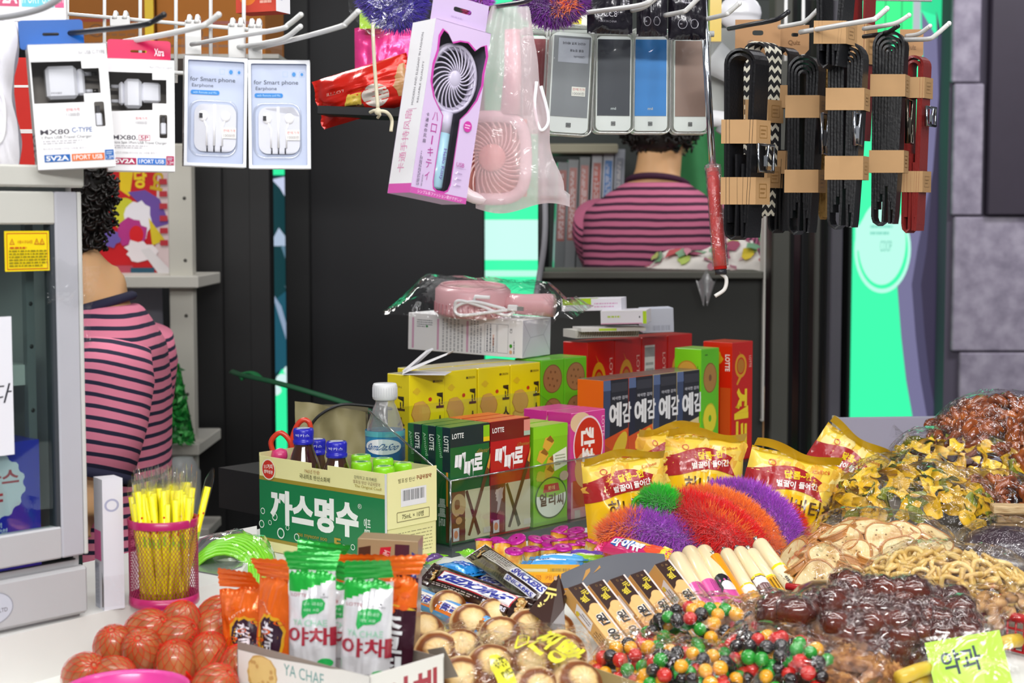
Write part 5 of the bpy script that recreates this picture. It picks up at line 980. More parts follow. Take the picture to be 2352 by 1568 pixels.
for y in (.165, .13, .095): F_.small(.77, y - .008, .93, y + .006, 1, '#a08ab0'); F_.line([(.72, y), (.735, y - .006), (.76, y + .01)], .0025, '#f4eef6')
S.rect(0, 0, 1, 1, '#f1f0f3'); S.rect(0, 0, 1, .055, '#d85ab0'); S.textv('卡通手持风扇', .42, .30, .36, .30, '#e08ab6', rot=90); S.textv('MODERN AND ELEGANT IN FASHION', .52, .72, .42, .09, '#77747c', rot=90); S.textv('RELIABLE QUALITY', .75, .64, .24, .09, '#77747c', rot=90); S.rect(.35, .485, .75, .487, '#c98ab0')
m.build('carton', o)
tb = MB(); sheet(tb, [(0, -.05), (1, -.05), (1, 1), (0, 1)], [rrect(.38, .5, .7, .66, .04, .05)], lambda x, y: (w * x, d * .25, h + .03 * y), gloss('#c3aed2')); g = Face(tb, o=(0, d * .25 - .0002, h), ux=(w, 0, 0), uy=(0, 0, .03)); g.text('NEW STYLE', .55, .3, .5, .1, '#b49cc6') if 0 else g.small(.35, .25, .8, .36, 1, '#b29cc4'); tb.build('hang_tab', o)
fn = MB(); lm = mat('#d3cbe2', .3, coat=.3); C = Vector((.53 * w, .010, .70 * h)); rx = .40 * w
fn.tube([C + Vector((rx * cos(a * pi / 18), 0, rx * 1.28 * sin(a * pi / 18))) for a in range(36)], .0022, lm, 8, True)
fn.tube([C + Vector((rx * .98 * cos(a * pi / 18), .004, rx * 1.25 * sin(a * pi / 18))) for a in range(36)], .004, lm, 8, True)
for i in range(24):
    P = []
    for j in range(7): r_ = .24 + .76 * j / 6; a = 2 * pi * i / 24 + .75 * j / 6; P.append(C + Vector((rx * r_ * cos(a), -.004 + .003 * j / 6, rx * 1.28 * r_ * sin(a))))
    fn.tube(P, .00085, lm, 5)
fn.ball(C + Vector((0, -.003, 0)), (rx * .30, .003, rx * .34), lm, 20); fn.build('fan_grille', o)
fh = MB(); fh.tube([(.485 * w, .012, .055 * h), (.485 * w, .012, .07 * h), (.485 * w, .012, .38 * h)], [.008, .0092, .0092], mat('#a9d3e6', .3, coat=.4), 18); fh.tube([(.485 * w, .012, .38 * h), (.485 * w, .012, .50 * h)], .0092, lm, 18)
g = Face(fh, o=(.44 * w, .0027, .10 * h), ux=(.1 * w, 0, 0), uy=(0, 0, .2 * h), step=.0001); g.textv('Hello Kitty', .75, .5, .9, .7, '#7a5ab4', rot=-90); fh.build('fan_handle', o); MB().box(.0, w, .0006, .001, .03 * h, .95 * h, WIN).build('window_film', o)
# ---- milky bag with a pink fan
o = thing('bagged_fan', 'pink square fan hanging in a milky plastic bag beside the lilac carton', 'fan', at(1150, 470, 1.74)); hs = 1 / (F / 1.74)
def X(px, py, dy=0): return Vector(((px - 1150) * hs, dy, (470 - py) * hs))
m = MB(); pk2 = mat('#e8a59c', .4, coat=.2); ol = [X(1130 + (75 if abs(c) > .01 else 0) * 0 + 78 * (abs(c) ** .6) * (1 if c > 0 else -1), 362 - 95 * (abs(s) ** .6) * (1 if s > 0 else -1), .012) for c, s in [(cos(a * pi / 18), sin(a * pi / 18)) for a in range(36)]]
m.tube(ol, .0068, mat('#f1dfe2', .35, coat=.2), 10, True); m.tube([p + Vector((0, .012, 0)) for p in ol], .006, pk2, 8, True); m.build('fan_frame', o)
m = MB(); C = X(1130, 362, .008)
for i in range(30):
    P = [C + Vector(((.014 + .024 * j / 5) * cos(2 * pi * i / 30 + .6 * j / 5) * 1.0, .002, (.014 + .028 * j / 5) * sin(2 * pi * i / 30 + .6 * j / 5))) for j in range(6)]; m.tube(P, .0011, mat('#f3cdc6', .4), 5)
m.ball(C, (.015, .004, .015), pk2, 18); m.box(C.x - .038, C.x + .038, .020, .024, C.z - .042, C.z + .042, mat('#eaa294', .5)); m.build('fan_grille', o)
m = MB(); m.tube([X(1172, 262, .012), X(1178, 160, .012), X(1176, 70, .012)], [.011, .0095, .008], mat('#ecc9cc', .4), 14); m.build('fan_handle', o)
m = MB(); m.tube(bez([X(1232, 190), X(1228, 250), X(1240, 298), X(1256, 290), X(1258, 262), X(1242, 200)]), .0018, mat('#f4f2f6', .4), 8); m.build('strap', o)
ML = film('milky', '#fbe6ea', .06, .15, .46, .5, 30, .8)
def mb_(u, v, s):
    y = 18 + 460 * v; xl = 1128 - 46 * min(1, v * 2.2) ** .8 + 10 * v; xr = 1215 + 20 * v ** .5 + 68 * v ** 1.6 + (14 if v > .93 else 0) - 8 * sin(v * 20) * v
    x = xl + (xr - xl) * u; b = (.022 * (sin(pi * u) ** .6) * (.35 + .65 * min(1, v * 3)) * (1 - .75 * max(0, v - .85) / .15)); n_ = .005 * noise.noise((u * 5, v * 2.2, s * 3)) + .003 * sin(u * 22 + v * 3) * (1 - v)
    p = X(x, y + 12 * sin(u * 6) * (v > .97)); p.y = .012 + s * (b + n_); return p
m = MB(); m.grid(lambda u, v: mb_(u, v, -1), 30, 44, ML); m.grid(lambda u, v: mb_(u, v, 1), 20, 24, ML); m.build('plastic_bag', o)
hook('black display hook through the top of the milky fan bag', [(1120, 20, 1.8), (1150, 13, 1.72), (1205, 4, 1.64), (1230, -12, 1.62)], .0026, '#1c1d22')
# ---- shelf with a red snack bag, string
def pillow(mb, w, h, th, matfn, n=28, k=36, seal=.05, seed=0, wr=.003, back=True, p=.55, twist=0):
    """a filled snack bag standing up: x across, z up, front toward -y; returns its surface function"""
    def fr(u, v, s=-1):
        e = max(0, min(1, (v - seal) / (1 - 2 * seal))); b = (max(0, 4 * e * (1 - e)) ** p) * (max(0, 4 * u * (1 - u)) ** .5); pinch = 1 - .10 * b
        x = (u - .5) * w * pinch; n_ = wr * (noise.noise((u * 5 + seed, v * 6, seed * 1.7)) + .6 * noise.noise((u * 13 + seed, v * 4, 2 + seed)) * (.4 + b)) * (.3 + .7 * b) + (.0012 * sin(v * 400 if 0 else u * 60) * (v < seal or v > 1 - seal))
        y = s * th / 2 * b + n_ + twist * (v - .5) * (u - .5); return Vector((x, y, v * h + wr * .8 * noise.noise((u * 4, seed, 5)) * (v > .9)))
    mb.grid(lambda u, v: fr(u, v), n, k, None, mfn=matfn)
    mb.grid(lambda u, v: fr(1 - u, v, 1), 12, 16, matfn(.5, .5) if back is True else back)
    def face(x, y):
        p0 = fr(x, y); a = fr(min(1, x + .01), y) - fr(max(0, x - .01), y); c = fr(x, min(1, y + .01)) - fr(x, max(0, y - .01)); return p0, a.cross(c).normalized()
    return fr, Face(mb, fn=face, L=.055, step=.00016)
b = MB(); q0 = at(728, 262, 2.25); b.box(0, .24, 0, .1, -.006, .006, mat('#1a1a1d', .4), c=.001); tag(b.build('hanging_shelf', None, (q0.x, q0.y, q0.z + .006), (0, R(2.5), R(-8))), 'small black shelf hung on string under the red snack bag', 'shelf')
o = thing('snack_bag', 'red snack bag with a round white patch lying on the black hanging shelf', 'bag', at(948, 176, 2.28), (R(-12), R(-105), R(-4))); m = MB(); rd = foil('#d8200f'); fr, f = pillow(m, .07, .15, .05, lambda u, v: rd, seed=3, wr=.006)
f.disc(.32, .36, .24, .13, '#d9cfc4'); f.rect(.14, .50, .42, .66, '#c9a83a') if 0 else f.poly([(.2, .52), (.46, .48), (.5, .62), (.26, .68)], '#d6b84a'); f.poly([(.14, .5), (.22, .5), (.28, .7), (.2, .72)], '#4a2f1c'); f.disc(.4, .06, .4, .1, '#b98a5a', wob=.2); f.text('LOTTE', .62, .75, .2, .05, '#e8b8a8', rot=80); m.build('wrapper', o)
o = thing('snack_bag', 'bright pink quilted bag standing behind the red snack bag', 'bag', at(890, 244, 2.335), (0, 0, R(-5))); m = MB(); pillow(m, .095, .112, .03, lambda u, v: foil('#ee3f92'), seed=8, wr=.006); m.build('wrapper', o)
o = tag(MB().box(0, .03, 0, .02, 0, .03, foil('#b5e04a')).build('green_packet', None, at(826, 66, 2.3), (0, 0, R(-10))), 'lime green packet above the pink bag', 'packet')
b = MB(); sm = mat('#e0d8bc', .8); S0 = [at(856, -20, 2.1), at(857, 80, 2.1), at(861, 160, 2.1), at(868, 250, 2.1)]; b.tube(bez(S0, 8), .0026, sm, 6); b.tube(bez([at(850, 258, 2.1), at(862, 254, 2.09), at(872, 262, 2.09), at(868, 270, 2.1)]), .0022, sm, 6); b.tube(bez([at(868, 254, 2.09), at(888, 258, 2.09), at(900, 276, 2.1), at(898, 302, 2.1)]), .0024, sm, 6); b.ball(at(868, 256, 2.09), .005, sm, 8)
tag(b.build('string'), 'knotted cream string holding up the black shelf', 'string')
PUR, ORA, RED, GRN, MAG = yarn('#b44fd0'), yarn('#ff8a34'), yarn('#ee1414'), yarn('#2bd12a'), yarn('#c01f6a'); VIO = yarn('#4a34b4')
o = fuzzy('fluffy_scrubber', 'blue violet fluffy scrubber at the top edge left of the lilac carton', [at(850, -30, 1.9), at(880, 5, 1.9), at(925, 22, 1.9), at(950, -20, 1.9)], .022, lambda t, a: VIO, 3, 2600, cat='scrubber', group='fluffy yarn scrubbers')
m = MB(); c0 = at(800, -20, 1.86) - o.location; m.grid(lambda u, v: c0 + Vector((.075 * u, -.02 * sin(pi * u) + .006 * noise.noise((u * 7, v * 7, 1)), -.055 * v * (.4 + .6 * sin(pi * u)))), 16, 12, SOFT); m.build('clear_bag', o)
fuzzy('fluffy_scrubber', 'red and purple fluffy scrubber between the lilac carton and the milky bag', [at(1098, -40, 1.88), at(1100, 0, 1.88), at(1096, 40, 1.88)], .012, lambda t, a: MAG if a < 3 else PUR, 4, 1500, group='fluffy yarn scrubbers')
fuzzy('fluffy_scrubber', 'purple and orange fluffy scrubber at the top edge right of the milky bag', [at(1205, -30, 1.9), at(1232, 8, 1.9), at(1270, 22, 1.9), at(1310, 8, 1.9), at(1325, -30, 1.9)], .017, lambda t, a: ORA if (.55 < t < .9 and a < 2.8) else yarn('#7a1f9a'), 5, 3000, group='fluffy yarn scrubbers')
# ---- power bank packs
def bank(label, px, py, D, ww, hh, col, rz, ry, art=None, k=0):
    w, h, d = ww * D / F, hh * D / F, .022; o = thing('power_bank', label, 'power bank', at(px, py, D), (0, R(ry), R(rz)), 'power banks in clear packs'); pm = film('pack', '#f3f6f2', .06, .08, .05, .15, 14, 1.0)
    ol = rrect(0, 0, 1, 1, .16, .06, 4); MX = Matrix(((1, 0, 0, 0), (0, 0, 1, 0), (0, 1, 0, 0), (0, 0, 0, 1))); m = MB(); m.prism([(x * w, y * h) for x, y in ol], 0, d, pm, M=MX); m.tube([(x * w, .001, y * h) for x, y in ol], .0013, film('rimp', '#e9ede6', .35, .15, .2, 0, 10), 6, True); m.tube([(x * w, d, y * h) for x, y in ol], .0015, film('rimp', '#e9ede6', .35, .15, .2, 0, 10), 6, True); m.build('clear_pack', o)
    m = MB(); il = rrect(.07, .02, .93, .93, .13, .05, 4); m.prism([(x * w, y * h) for x, y in il], .003, .016, mat('#eceef2', .35, coat=.3), M=MX); m.prism([(x * w, y * h) for x, y in [(.1, .165), (.90, .165), (.9, .90), (.1, .90)]], .0022, .004, mat(col, .35, metal=.25), M=MX)
    g = Face(m, o=(0, .0021, 0), ux=(w, 0, 0), uy=(0, 0, h)); lg = '#5a5c60'; g.ring(.5, .09, .075, .028, .3, lg, 4, 45, 405); g.rect(.465, .08, .535, .1, lg) ; cc = '#b9c0c8'
    if k: g.text('mi', .5, .235, .13, .025, cc, bold=.03)
    if art: art(g)
    m.build('power_bank', o); return o
bank('dark red power bank pack mostly behind the milky fan bag', 1196, 303, 2.12, 66, 236, '#7e1c2c', 8, 0)
def lab(g): g.poly([(.2, .66), (.86, .66), (.86, .88), (.2, .88)], '#b7b9cb'); g.text('샤오미 보조 배터리', .54, .835, .5, .026, '#34343c', bold=.02, rot=180); g.text('정품 정격용', .6, .77, .3, .024, '#34343c', rot=180, bold=.01); g.text('12000mAh', .66, .715, .24, .02, '#34343c', rot=180); price(g, .68, .40, .30, .085, '10000원')
bank('silver grey power bank pack with an upside down label', 1252, 306, 2.08, 108, 250, '#84868f', 10, 3, lab); bank('navy black power bank pack', 1362, 304, 2.10, 94, 236, '#232838', 4, .5, None, 1); bank('bright blue power bank pack', 1448, 305, 2.11, 92, 236, '#0d78c8', 3, 0, None, 1); bank('brown pink power bank pack beside the chrome stick', 1542, 306, 2.13, 88, 234, '#8d6f66', 3, 0)
b = MB(); r0, r1 = at(1190, 74, 2.15), at(1640, 78, 2.155); b.tube([r0, r1], .004, mat('#b9bbbb', .4), 8); b.tube([at(1420, 76, 2.155), at(1420, -200, 2.2)], .004, mat('#b9bbbb', .4), 8); tag(b.build('display_rail'), 'grey rail the clear power bank packs hang on', 'rail')
b = MB(); x = at(1215, 62, 2.3); b.box(0, .09, 0, .02, 0, .05, paper('#e3e6d8')); b.box(.05, .075, -.0005, 0, .004, .014, paper('#e6d81c')); b.box(.012, .03, -.0005, 0, .02, .03, paper('#3f9a4a')); tag(b.build('white_packet', None, x), 'white packet with yellow and green marks behind the purple orange scrubber', 'packet')
def pouch(label, pts, D, rz, art, seed):
    (x0, y0), (x1, y1) = pts; w, h = (x1 - x0) * D / F, (y1 - y0) * D / F; o = thing('black_pouch', label, 'pouch', at((x0 + x1) / 2, y1, D), (0, 0, R(rz)), 'black pouches over the power banks'); m = MB(); bk = foil('#1a1720'); fr, f = pillow(m, w, h, .016, lambda u, v: bk, seed=seed, wr=.003, seal=.02); art(f); m.build('pouch', o)
def a1(f): f.text('OCC8I', .42, .32, .5, .09, '#b9b6be', rot=0) ; f.text('MADE IN CHINA', .42, .2, .42, .035, '#8a8890'); f.small(.75, .4, .95, .95, 2, '#8a8890', True)
def a2(f): f.poly(rrect(.28, .5, .72, 1.0, .12, .1), '#8d8a94'); f.poly(rrect(.31, .52, .69, .99, .1, .09), '#22202a'); f.ring(.35, .22, .13, .07, .15, '#8a8890'); f.ring(.68, .22, .12, .065, .15, '#8a8890'); f.small(.28, .2, .42, .24, 1, '#8a8890')
pouch('wide glossy black pouch with small print over the navy power bank', ((1346, -60), (1455, 78)), 2.0, 14, a1, 2); pouch('black pouch with a pale phone outline over the blue power bank', ((1462, -70), (1532, 84)), 2.02, -6, a2, 4); pouch('black pouch with a pale outline next to the chrome stick', ((1534, -70), (1622, 92)), 2.03, 4, a2, 6)
hook('white display hook across the wide black pouch', [(1300, 34, 2.05), (1400, 22, 1.93), (1478, 10, 1.86), (1502, -8, 1.85)], .003); hook('short white display hook beside the small black pouch', [(1452, 24, 2.0), (1480, 16, 1.95), (1512, -8, 1.93)], .003)
hook('white display hook in front of the outlined black pouch', [(1528, 35, 2.0), (1568, 27, 1.94), (1580, 20, 1.93), (1606, -6, 1.92)], .003); hook('white display hook right of the chrome stick', [(1612, 46, 2.05), (1664, 34, 1.98), (1676, 27, 1.97), (1698, 8, 1.96)], .003)
# ---- chrome stick with a wrapped red grip
o = thing('selfie_stick', 'chrome telescopic stick with a red grip wrapped in plastic', 'stick', at(1652, 628, 2.04)); b0 = o.location; m = MB(); m.tube([at(1613, -40, 2.04) - b0, at(1626, 200, 2.04) - b0, at(1637, 390, 2.04) - b0], .0046, metal('#cfd4dc', .15), 14); m.build('tube', o)
m = MB(); P = [at(1637, 386, 2.04) - b0, at(1643, 470, 2.04) - b0, at(1650, 560, 2.04) - b0, at(1655, 618, 2.04) - b0]; m.tube(P, .0082, mat('#cc1f1c', .4), 14); m.tube([P[-1], at(1656, 630, 2.04) - b0], .0075, mat('#22222a', .4), 12); m.build('grip', o)
m = MB(); m.tube([p + Vector((0, 0, .004)) for p in P], [.0105, .0098, .01, .0102], film('wrapped', base=.09, rough=.2, milky=.07, bump=.9, bscale=60), 16); m.ball(P[0], (.011, .011, .007), film('wrapped', base=.09, rough=.2, milky=.07, bump=.9, bscale=60), 12); m.build('plastic_wrap', o)
m = MB(); m.tube(bez([at(1656, 628, 2.04) - b0, at(1668, 640, 2.04) - b0, at(1664, 664, 2.04) - b0, at(1642, 680, 2.04) - b0]), .0026, mat('#d9d6d2', .6), 6); m.build('wrist_strap', o)
# ---- things behind the hooks
o = thing('white_fan', 'white plastic gadget hanging behind the kraft belt tag', 'fan', at(1700, 30, 2.6)); m = MB(); m.ball((0, 0, 0), (.035, .015, .03), mat('#e3e3ea', .35, coat=.3), 18); m.tube([(0, 0, .02), (.002, 0, .08)], .014, mat('#e9e9ef', .35), 12); m.build('body', o)
b = MB(); b.box(0, .018, 0, .02, 0, .078, gloss('#c9a812')); tag(b.build('yellow_packet', None, at(1630, 95, 2.495)), 'yellow packet hanging behind the hook right of the chrome stick', 'packet')
o = thing('wall_fan', 'grey white folding gadget behind the striped belt', 'gadget', at(1660, 240, 2.7)); m = MB(); gm_ = mat('#c9cbcd', .4); m.tube([(-.02, 0, .08), (.02, 0, .05), (.03, 0, 0), (.0, 0, -.05)], [.03, .022, .02, .014], gm_, 12); m.tube([(-.04, .0, -.02), (.04, 0, -.03)], .014, mat('#e6e6ea', .4), 12); m.box(-.03, .05, .03, .04, -.03, .13, mat('#a5a7a4', .5)); m.build('body', o)
g = MB()
for x_ in (1806, 1846): g.tube([at(x_, -60, 2.5), at(x_ - 2, 140, 2.5)], .003, mat('#dcdcdc', .35), 6)
g.tube([at(1600, -10, 2.5), at(2140, 0, 2.5)], .003, mat('#dcdcdc', .35), 6); tag(g.build('wire_grid'), 'white wires of the display grid behind the belts', 'rack')
# ---- belts
KR = mat('#a98459', .7, vary=.06, vscale=60)
def belt(label, x0, x1, yt, yb, D, col, bands, wd=.03, yaw=38, layers=2, buckle=None, tag_=None, strap=None):
    hs = D / F; cx = (x0 + x1) / 2; o = thing('folded_belt', label, 'belt', at(cx, yb, D), group='folded belts on hooks'); W_ = (x1 - x0) * hs; H_ = (yb - yt) * hs; wdv = Vector((sin(R(yaw)), -cos(R(yaw)) * 0 + cos(R(yaw)), 0)); bm = strap or mat(col, .42, coat=.1, bump=.15, bscale=300)
    m = MB()
    for k in range(layers):
        r = W_ / 2 - .0042 * k - .002; zt = H_ - W_ / 2 - .002 * k; zb = .012 + .010 * k
        P = [Vector((-r * .9, 0, zb))] + [Vector((-r * (.9 + .1 * t), 0, zb + (zt - zb) * t)) for t in (.3, .6, .85)] + [Vector((-r * cos(a * pi / 10), 0, zt + r * sin(a * pi / 10))) for a in range(11)] + [Vector((r * (.6 + .4 * t), 0, zb + (zt - zb) * t)) for t in (.85, .6, .3)] + [Vector((r * .55, 0, zb))]
        m.ribbon(P, wdv, wd, .0032, bm)
        if k == 0: m.ribbon([Vector((-r * .9, 0, zb)), Vector((-r * .8, 0, zb - .006)), Vector((-r * .5, 0, zb - .010)), Vector((-r * .2, 0, zb - .006)), Vector((-r * .15, 0, zb + .03)), Vector((-r * .2, 0, H_ * .45))], wdv, wd, .003, bm); m.ribbon([Vector((r * .55, 0, zb)), Vector((r * .5, 0, zb - .008)), Vector((r * .25, 0, zb - .008)), Vector((r * .2, 0, zb + .03)), Vector((r * .25, 0, H_ * .4))], wdv, wd, .003, bm)
    m.build('strap', o)
    for (a, b_) in bands:
        z0, z1 = (yb - b_) * hs, (yb - a) * hs; c = W_ / 2 + .0015; P = [Vector((-c, 0, 0)) - wdv * (wd / 2 + .001), Vector((c, 0, 0)) - wdv * (wd / 2 + .001), Vector((c, 0, 0)) + wdv * (wd / 2 + .001), Vector((-c, 0, 0)) + wdv * (wd / 2 + .001)]
        k = MB(); V = [p + Vector((0, 0, z)) for z in (z0, z1) for p in P]; k.add(V, [[i, (i + 1) % 4, 4 + (i + 1) % 4, 4 + i] for i in range(4)], KR)
        g = Face(k, o=P[1] + Vector((0, 0, z0)), ux=P[2] - P[1], uy=Vector((0, 0, z1 - z0))); g.line([(.25, .25), (.75, .25), (.75, .75), (.25, .75), (.25, .25)], .02, '#8f6a3c'); g.small(.32, .35, .68, .65, 2, '#8f6a3c'); k.build('kraft_band', o)
    if buckle:
        yy, hh, c = buckle; k = MB(); z = (yb - yy) * hs; e = Vector((W_ / 2 + .004, -.004, z)) if W_ < .045 else Vector((W_ * .2, -wd * .5, z)); mm = metal(c, .2)
        k.tube([e + wdv * a + Vector((0, 0, b_)) for a, b_ in ((-wd * .55, -hh * hs / 2), (wd * .55, -hh * hs / 2), (wd * .55, hh * hs / 2), (-wd * .55, hh * hs / 2))], .0026, mm, 8, True); k.tube([e + wdv * 0 + Vector((0, 0, -hh * hs / 2)), e + Vector((.003, -.002, hh * hs * .5))], .0018, mm, 8); k.box(e.x - .003, e.x + .001, e.y - .004, e.y + .004, z - hh * hs * .3, z + hh * hs * .1, mm); k.build('buckle', o)
    if tag_:
        a, b_, c, d_ = tag_; k = MB(); P0 = at(a, d_, D + .01) - o.location; P1 = at(c, b_, D + .01) - o.location; hole = rrect(.38, .62, .62, .74, .06, .04)
        sheet(k, [(0, .1), (.2, 0), (.85, .05), (1, .2), (1, 1), (0, 1)], [hole], lambda x, y: (P0.x + (P1.x - P0.x) * x, P0.y, P0.z + (P1.z - P0.z) * y), mat('#a37a52', .7)); g = Face(k, o=(P0.x, P0.y - .0003, P0.z), ux=(P1.x - P0.x, 0, 0), uy=(0, 0, P1.z - P0.z)); g.text('Quiz', .48, .42, .42, .18, '#7a5636', bold=.02); k.build('hang_card', o)
    return o
BK = '#0a0a0e'
zz = None
def chevron():
    m = bpy.data.materials.new('m_chevron'); m.use_nodes = True; nt = m.node_tree; b = nt.nodes['Principled BSDF']; b.inputs['Roughness'].default_value = .8; L = nt.links.new
    tc = nt.nodes.new('ShaderNodeTexCoord'); sp = nt.nodes.new('ShaderNodeSeparateXYZ'); L(tc.outputs['Object'], sp.inputs[0])
    def mt(op, a, c):
        x = nt.nodes.new('ShaderNodeMath'); x.operation = op
        for i, q in enumerate((a, c)):
            if isinstance(q, (int, float)): x.inputs[i].default_value = q
            else: L(q, x.inputs[i])
        return x.outputs[0]
    y = mt('PINGPONG', mt('ADD', sp.outputs[1], .5), .0042); f = mt('FRACT', mt('DIVIDE', mt('ADD', sp.outputs[2], mt('MULTIPLY', y, 1.3)), .0125), 0); g = mt('GREATER_THAN', f, .55)
    mx = nt.nodes.new('ShaderNodeMix'); mx.data_type = 'RGBA'; mx.inputs['A'].default_value = (.012, .012, .015, 1); mx.inputs['B'].default_value = (.72, .69, .58, 1); L(g, mx.inputs['Factor']); L(mx.outputs['Result'], b.inputs['Base Color']); return m
belt('black and cream zigzag woven belt behind the first black belt', 1718, 1776, 100, 502, 2.12, BK, [(232, 284), (383, 432)], .03, 48, 1, None, (1688, 46, 1792, 140), chevron())
belt('black belt at the left end of the belt row, nearest the chrome stick', 1674, 1748, 116, 552, 2.0, BK, [(278, 332), (408, 470)], .032, 40, 2, (365, 60, '#8a8d92'))
belt('narrow black belt just right of the zigzag belt', 1772, 1822, 112, 536, 2.14, BK, [(200, 251), (348, 400)], .026, 42, 1, (290, 66, '#b9bcc2'), (1792, 58, 1858, 128))
belt('black belt with a chrome buckle in the middle of the row', 1812, 1884, 132, 540, 2.08, BK, [(223, 274), (391, 443)], .028, 30, 4, (310, 90, '#c2c6ce'))
belt('tan braided belt between two black belts', 1884, 1906, 150, 505, 2.12, '#8a6a34', [(300, 320)], .016, 40, 1, None, None, mat('#94733c', .8, bump=.8, bscale=220))
belt('black belt with kraft and brown bands cut by the top edge', 1884, 1952, -60, 160, 2.0, BK, [(52, 104)], .034, 34, 2, None)
belt('dark red belt behind the tall black ones', 1958, 1996, -40, 330, 2.2, '#7a1c1c', [(60, 150)], .03, 40, 1)
belt('tall black belt with two kraft bands in the middle right', 1902, 1984, 100, 528, 2.04, BK, [(207, 257), (360, 414)], .034, 24, 5, (300, 70, '#aeb2ba'))
belt('black belt with a square dark buckle', 2002, 2076, 76, 520, 2.1, BK, [(176, 226), (347, 398)], .032, 24, 5, (282, 96, '#5d5850'))
belt('reddish brown belt at the right end of the belt row', 2076, 2124, 132, 536, 2.16, '#7d2220', [(182, 229), (394, 442)], .028, 36, 2, (270, 40, '#9aa0a8'), (2066, 68, 2120, 140))
hook('black display hook over the kraft tag of the zigzag belt', [(1674, 66, 2.1), (1720, 57, 2.02), (1782, 45, 1.96), (1810, 28, 1.95)], .003, '#1b1b20'); hook('white display hook above the narrow black belt', [(1790, 62, 2.1), (1830, 55, 2.06), (1850, 49, 2.04), (1876, 25, 2.03)], .003); hook('long white display hook in front of the tall black belts', [(1838, 74, 2.02), (1930, 58, 1.93), (2000, 46, 1.88), (2014, 40, 1.875), (2037, 20, 1.87)], .0032)
hook('white display hook above the square buckle belt', [(1984, 66, 2.1), (2030, 59, 2.04), (2060, 52, 2.02), (2088, 35, 2.01)], .003); hook('black display hook holding the square buckle belt', [(1984, 84, 2.12), (2020, 79, 2.08), (2040, 74, 2.06), (2062, 60, 2.05)], .003, '#1b1b20'); hook('long white display hook at the right end over the brown belt', [(2048, 92, 2.12), (2100, 91, 2.06), (2134, 89, 2.02), (2150, 80, 2.01), (2180, 54, 2.0)], .003); hook('short white display hook just above the right end hook', [(2082, 83, 2.14), (2110, 78, 2.1), (2136, 60, 2.08)], .003)
# ================================================================ front: snack carton with tall packs, bars, jelly cups, sausages, chip bags, scrubbers
def frame(loc, x, z):
    """a matrix at loc with local z along z and local x near x"""
    z = Vector(z).normalized(); x = Vector(x); x = (x - z * x.dot(z)).normalized(); y = z.cross(x)
    M_ = Matrix((x, y, z)).transposed().to_4x4(); M_.translation = loc; return M_
def put(o, M_): o.matrix_world = M_; o.location, o.rotation_euler = M_.translation, M_.to_euler(); return o
CX = Vector((-.1154, 1.284, TZ)); w, d, h = .168, .0875, .0625; t = .001
o = thing('snack_carton', 'white open cracker carton holding tall upright snack packs in front', 'carton', CX, (0, 0, R(-41))); m = MB(); ca = '#e4e0da'; kr = '#8f8378'
sheet(m, [(0, 0), (1, 0), (1, .94), (.8, .93), (.72, .9), (.5, .87), (.3, .83), (0, .82)], [], lambda x, y: (-w + w * x, 0, h * y), paper(ca)); m.box(-w, 0, .0004, t, 0, h * .93, paper(kr)); m.box(-w, 0, d - t, d, 0, h * .9, paper(kr)); m.box(-w, -w + t, 0, d, 0, h * .82, paper('#6f7478')); m.box(-w, 0, 0, d, 0, t, paper(kr)); m.box(-t, 0, 0, d, 0, h * .95, paper(ca), faces={'L': paper(kr)})
f = Face(m, o=(-w, 0, 0), ux=(w, 0, 0), uy=(0, 0, h)); tl, br = '#5f9c96', '#a02236'
f.text('YA CHAE', .52, .72, .30, .16, tl); f.disc(.2, .55, .12, .28, '#c9a45a', 26, wob=.06); f.disc(.2, .56, .108, .25, '#e0c27c', 24, wob=.08)
for i in range(9): f.disc(.2 + .08 * cos(i * 2.4), .55 + .16 * sin(i * 1.9), .012, .03, '#c9a060', 8)
f.disc(.12, .2, .08, .18, '#3f6a5a', 12, wob=.3); f.text('야채', .58, .30, .44, .5, br, bold=.03)
g = Face(m, o=(0, 0, 0), ux=(0, d, 0), uy=(0, 0, h)); g.text('야채', .55, .5, .7, .6, br, bold=.03); m.build('carton', o)
m = MB(); m.grid(lambda u, v: (-.02 + .02 * u, d + .0 + .018 * v, h * .95 - .03 * v + .006 * u), 6, 4, paper(kr)); m.build('torn_flap', o)
YW, YG_, ORG = foil('#e6e4e8'), foil('#1fae3c'), foil('#ee6a14')
def crimp(m, w_, h_, col, fold, seed):
    """the folded crimped top of a pack"""
    m.grid(lambda u, v: ((u - .5) * w_ * (1 + .06 * v), fold * .02 * v * (1 if seed % 2 else -1) * (u - .3) + .0012 * sin(v * 22) - .004 * v, h_ + .016 * v + .006 * (u - .5) * (seed % 3 - 1) + .0012 * abs(sin(u * 60)) * v), 26, 10, col)
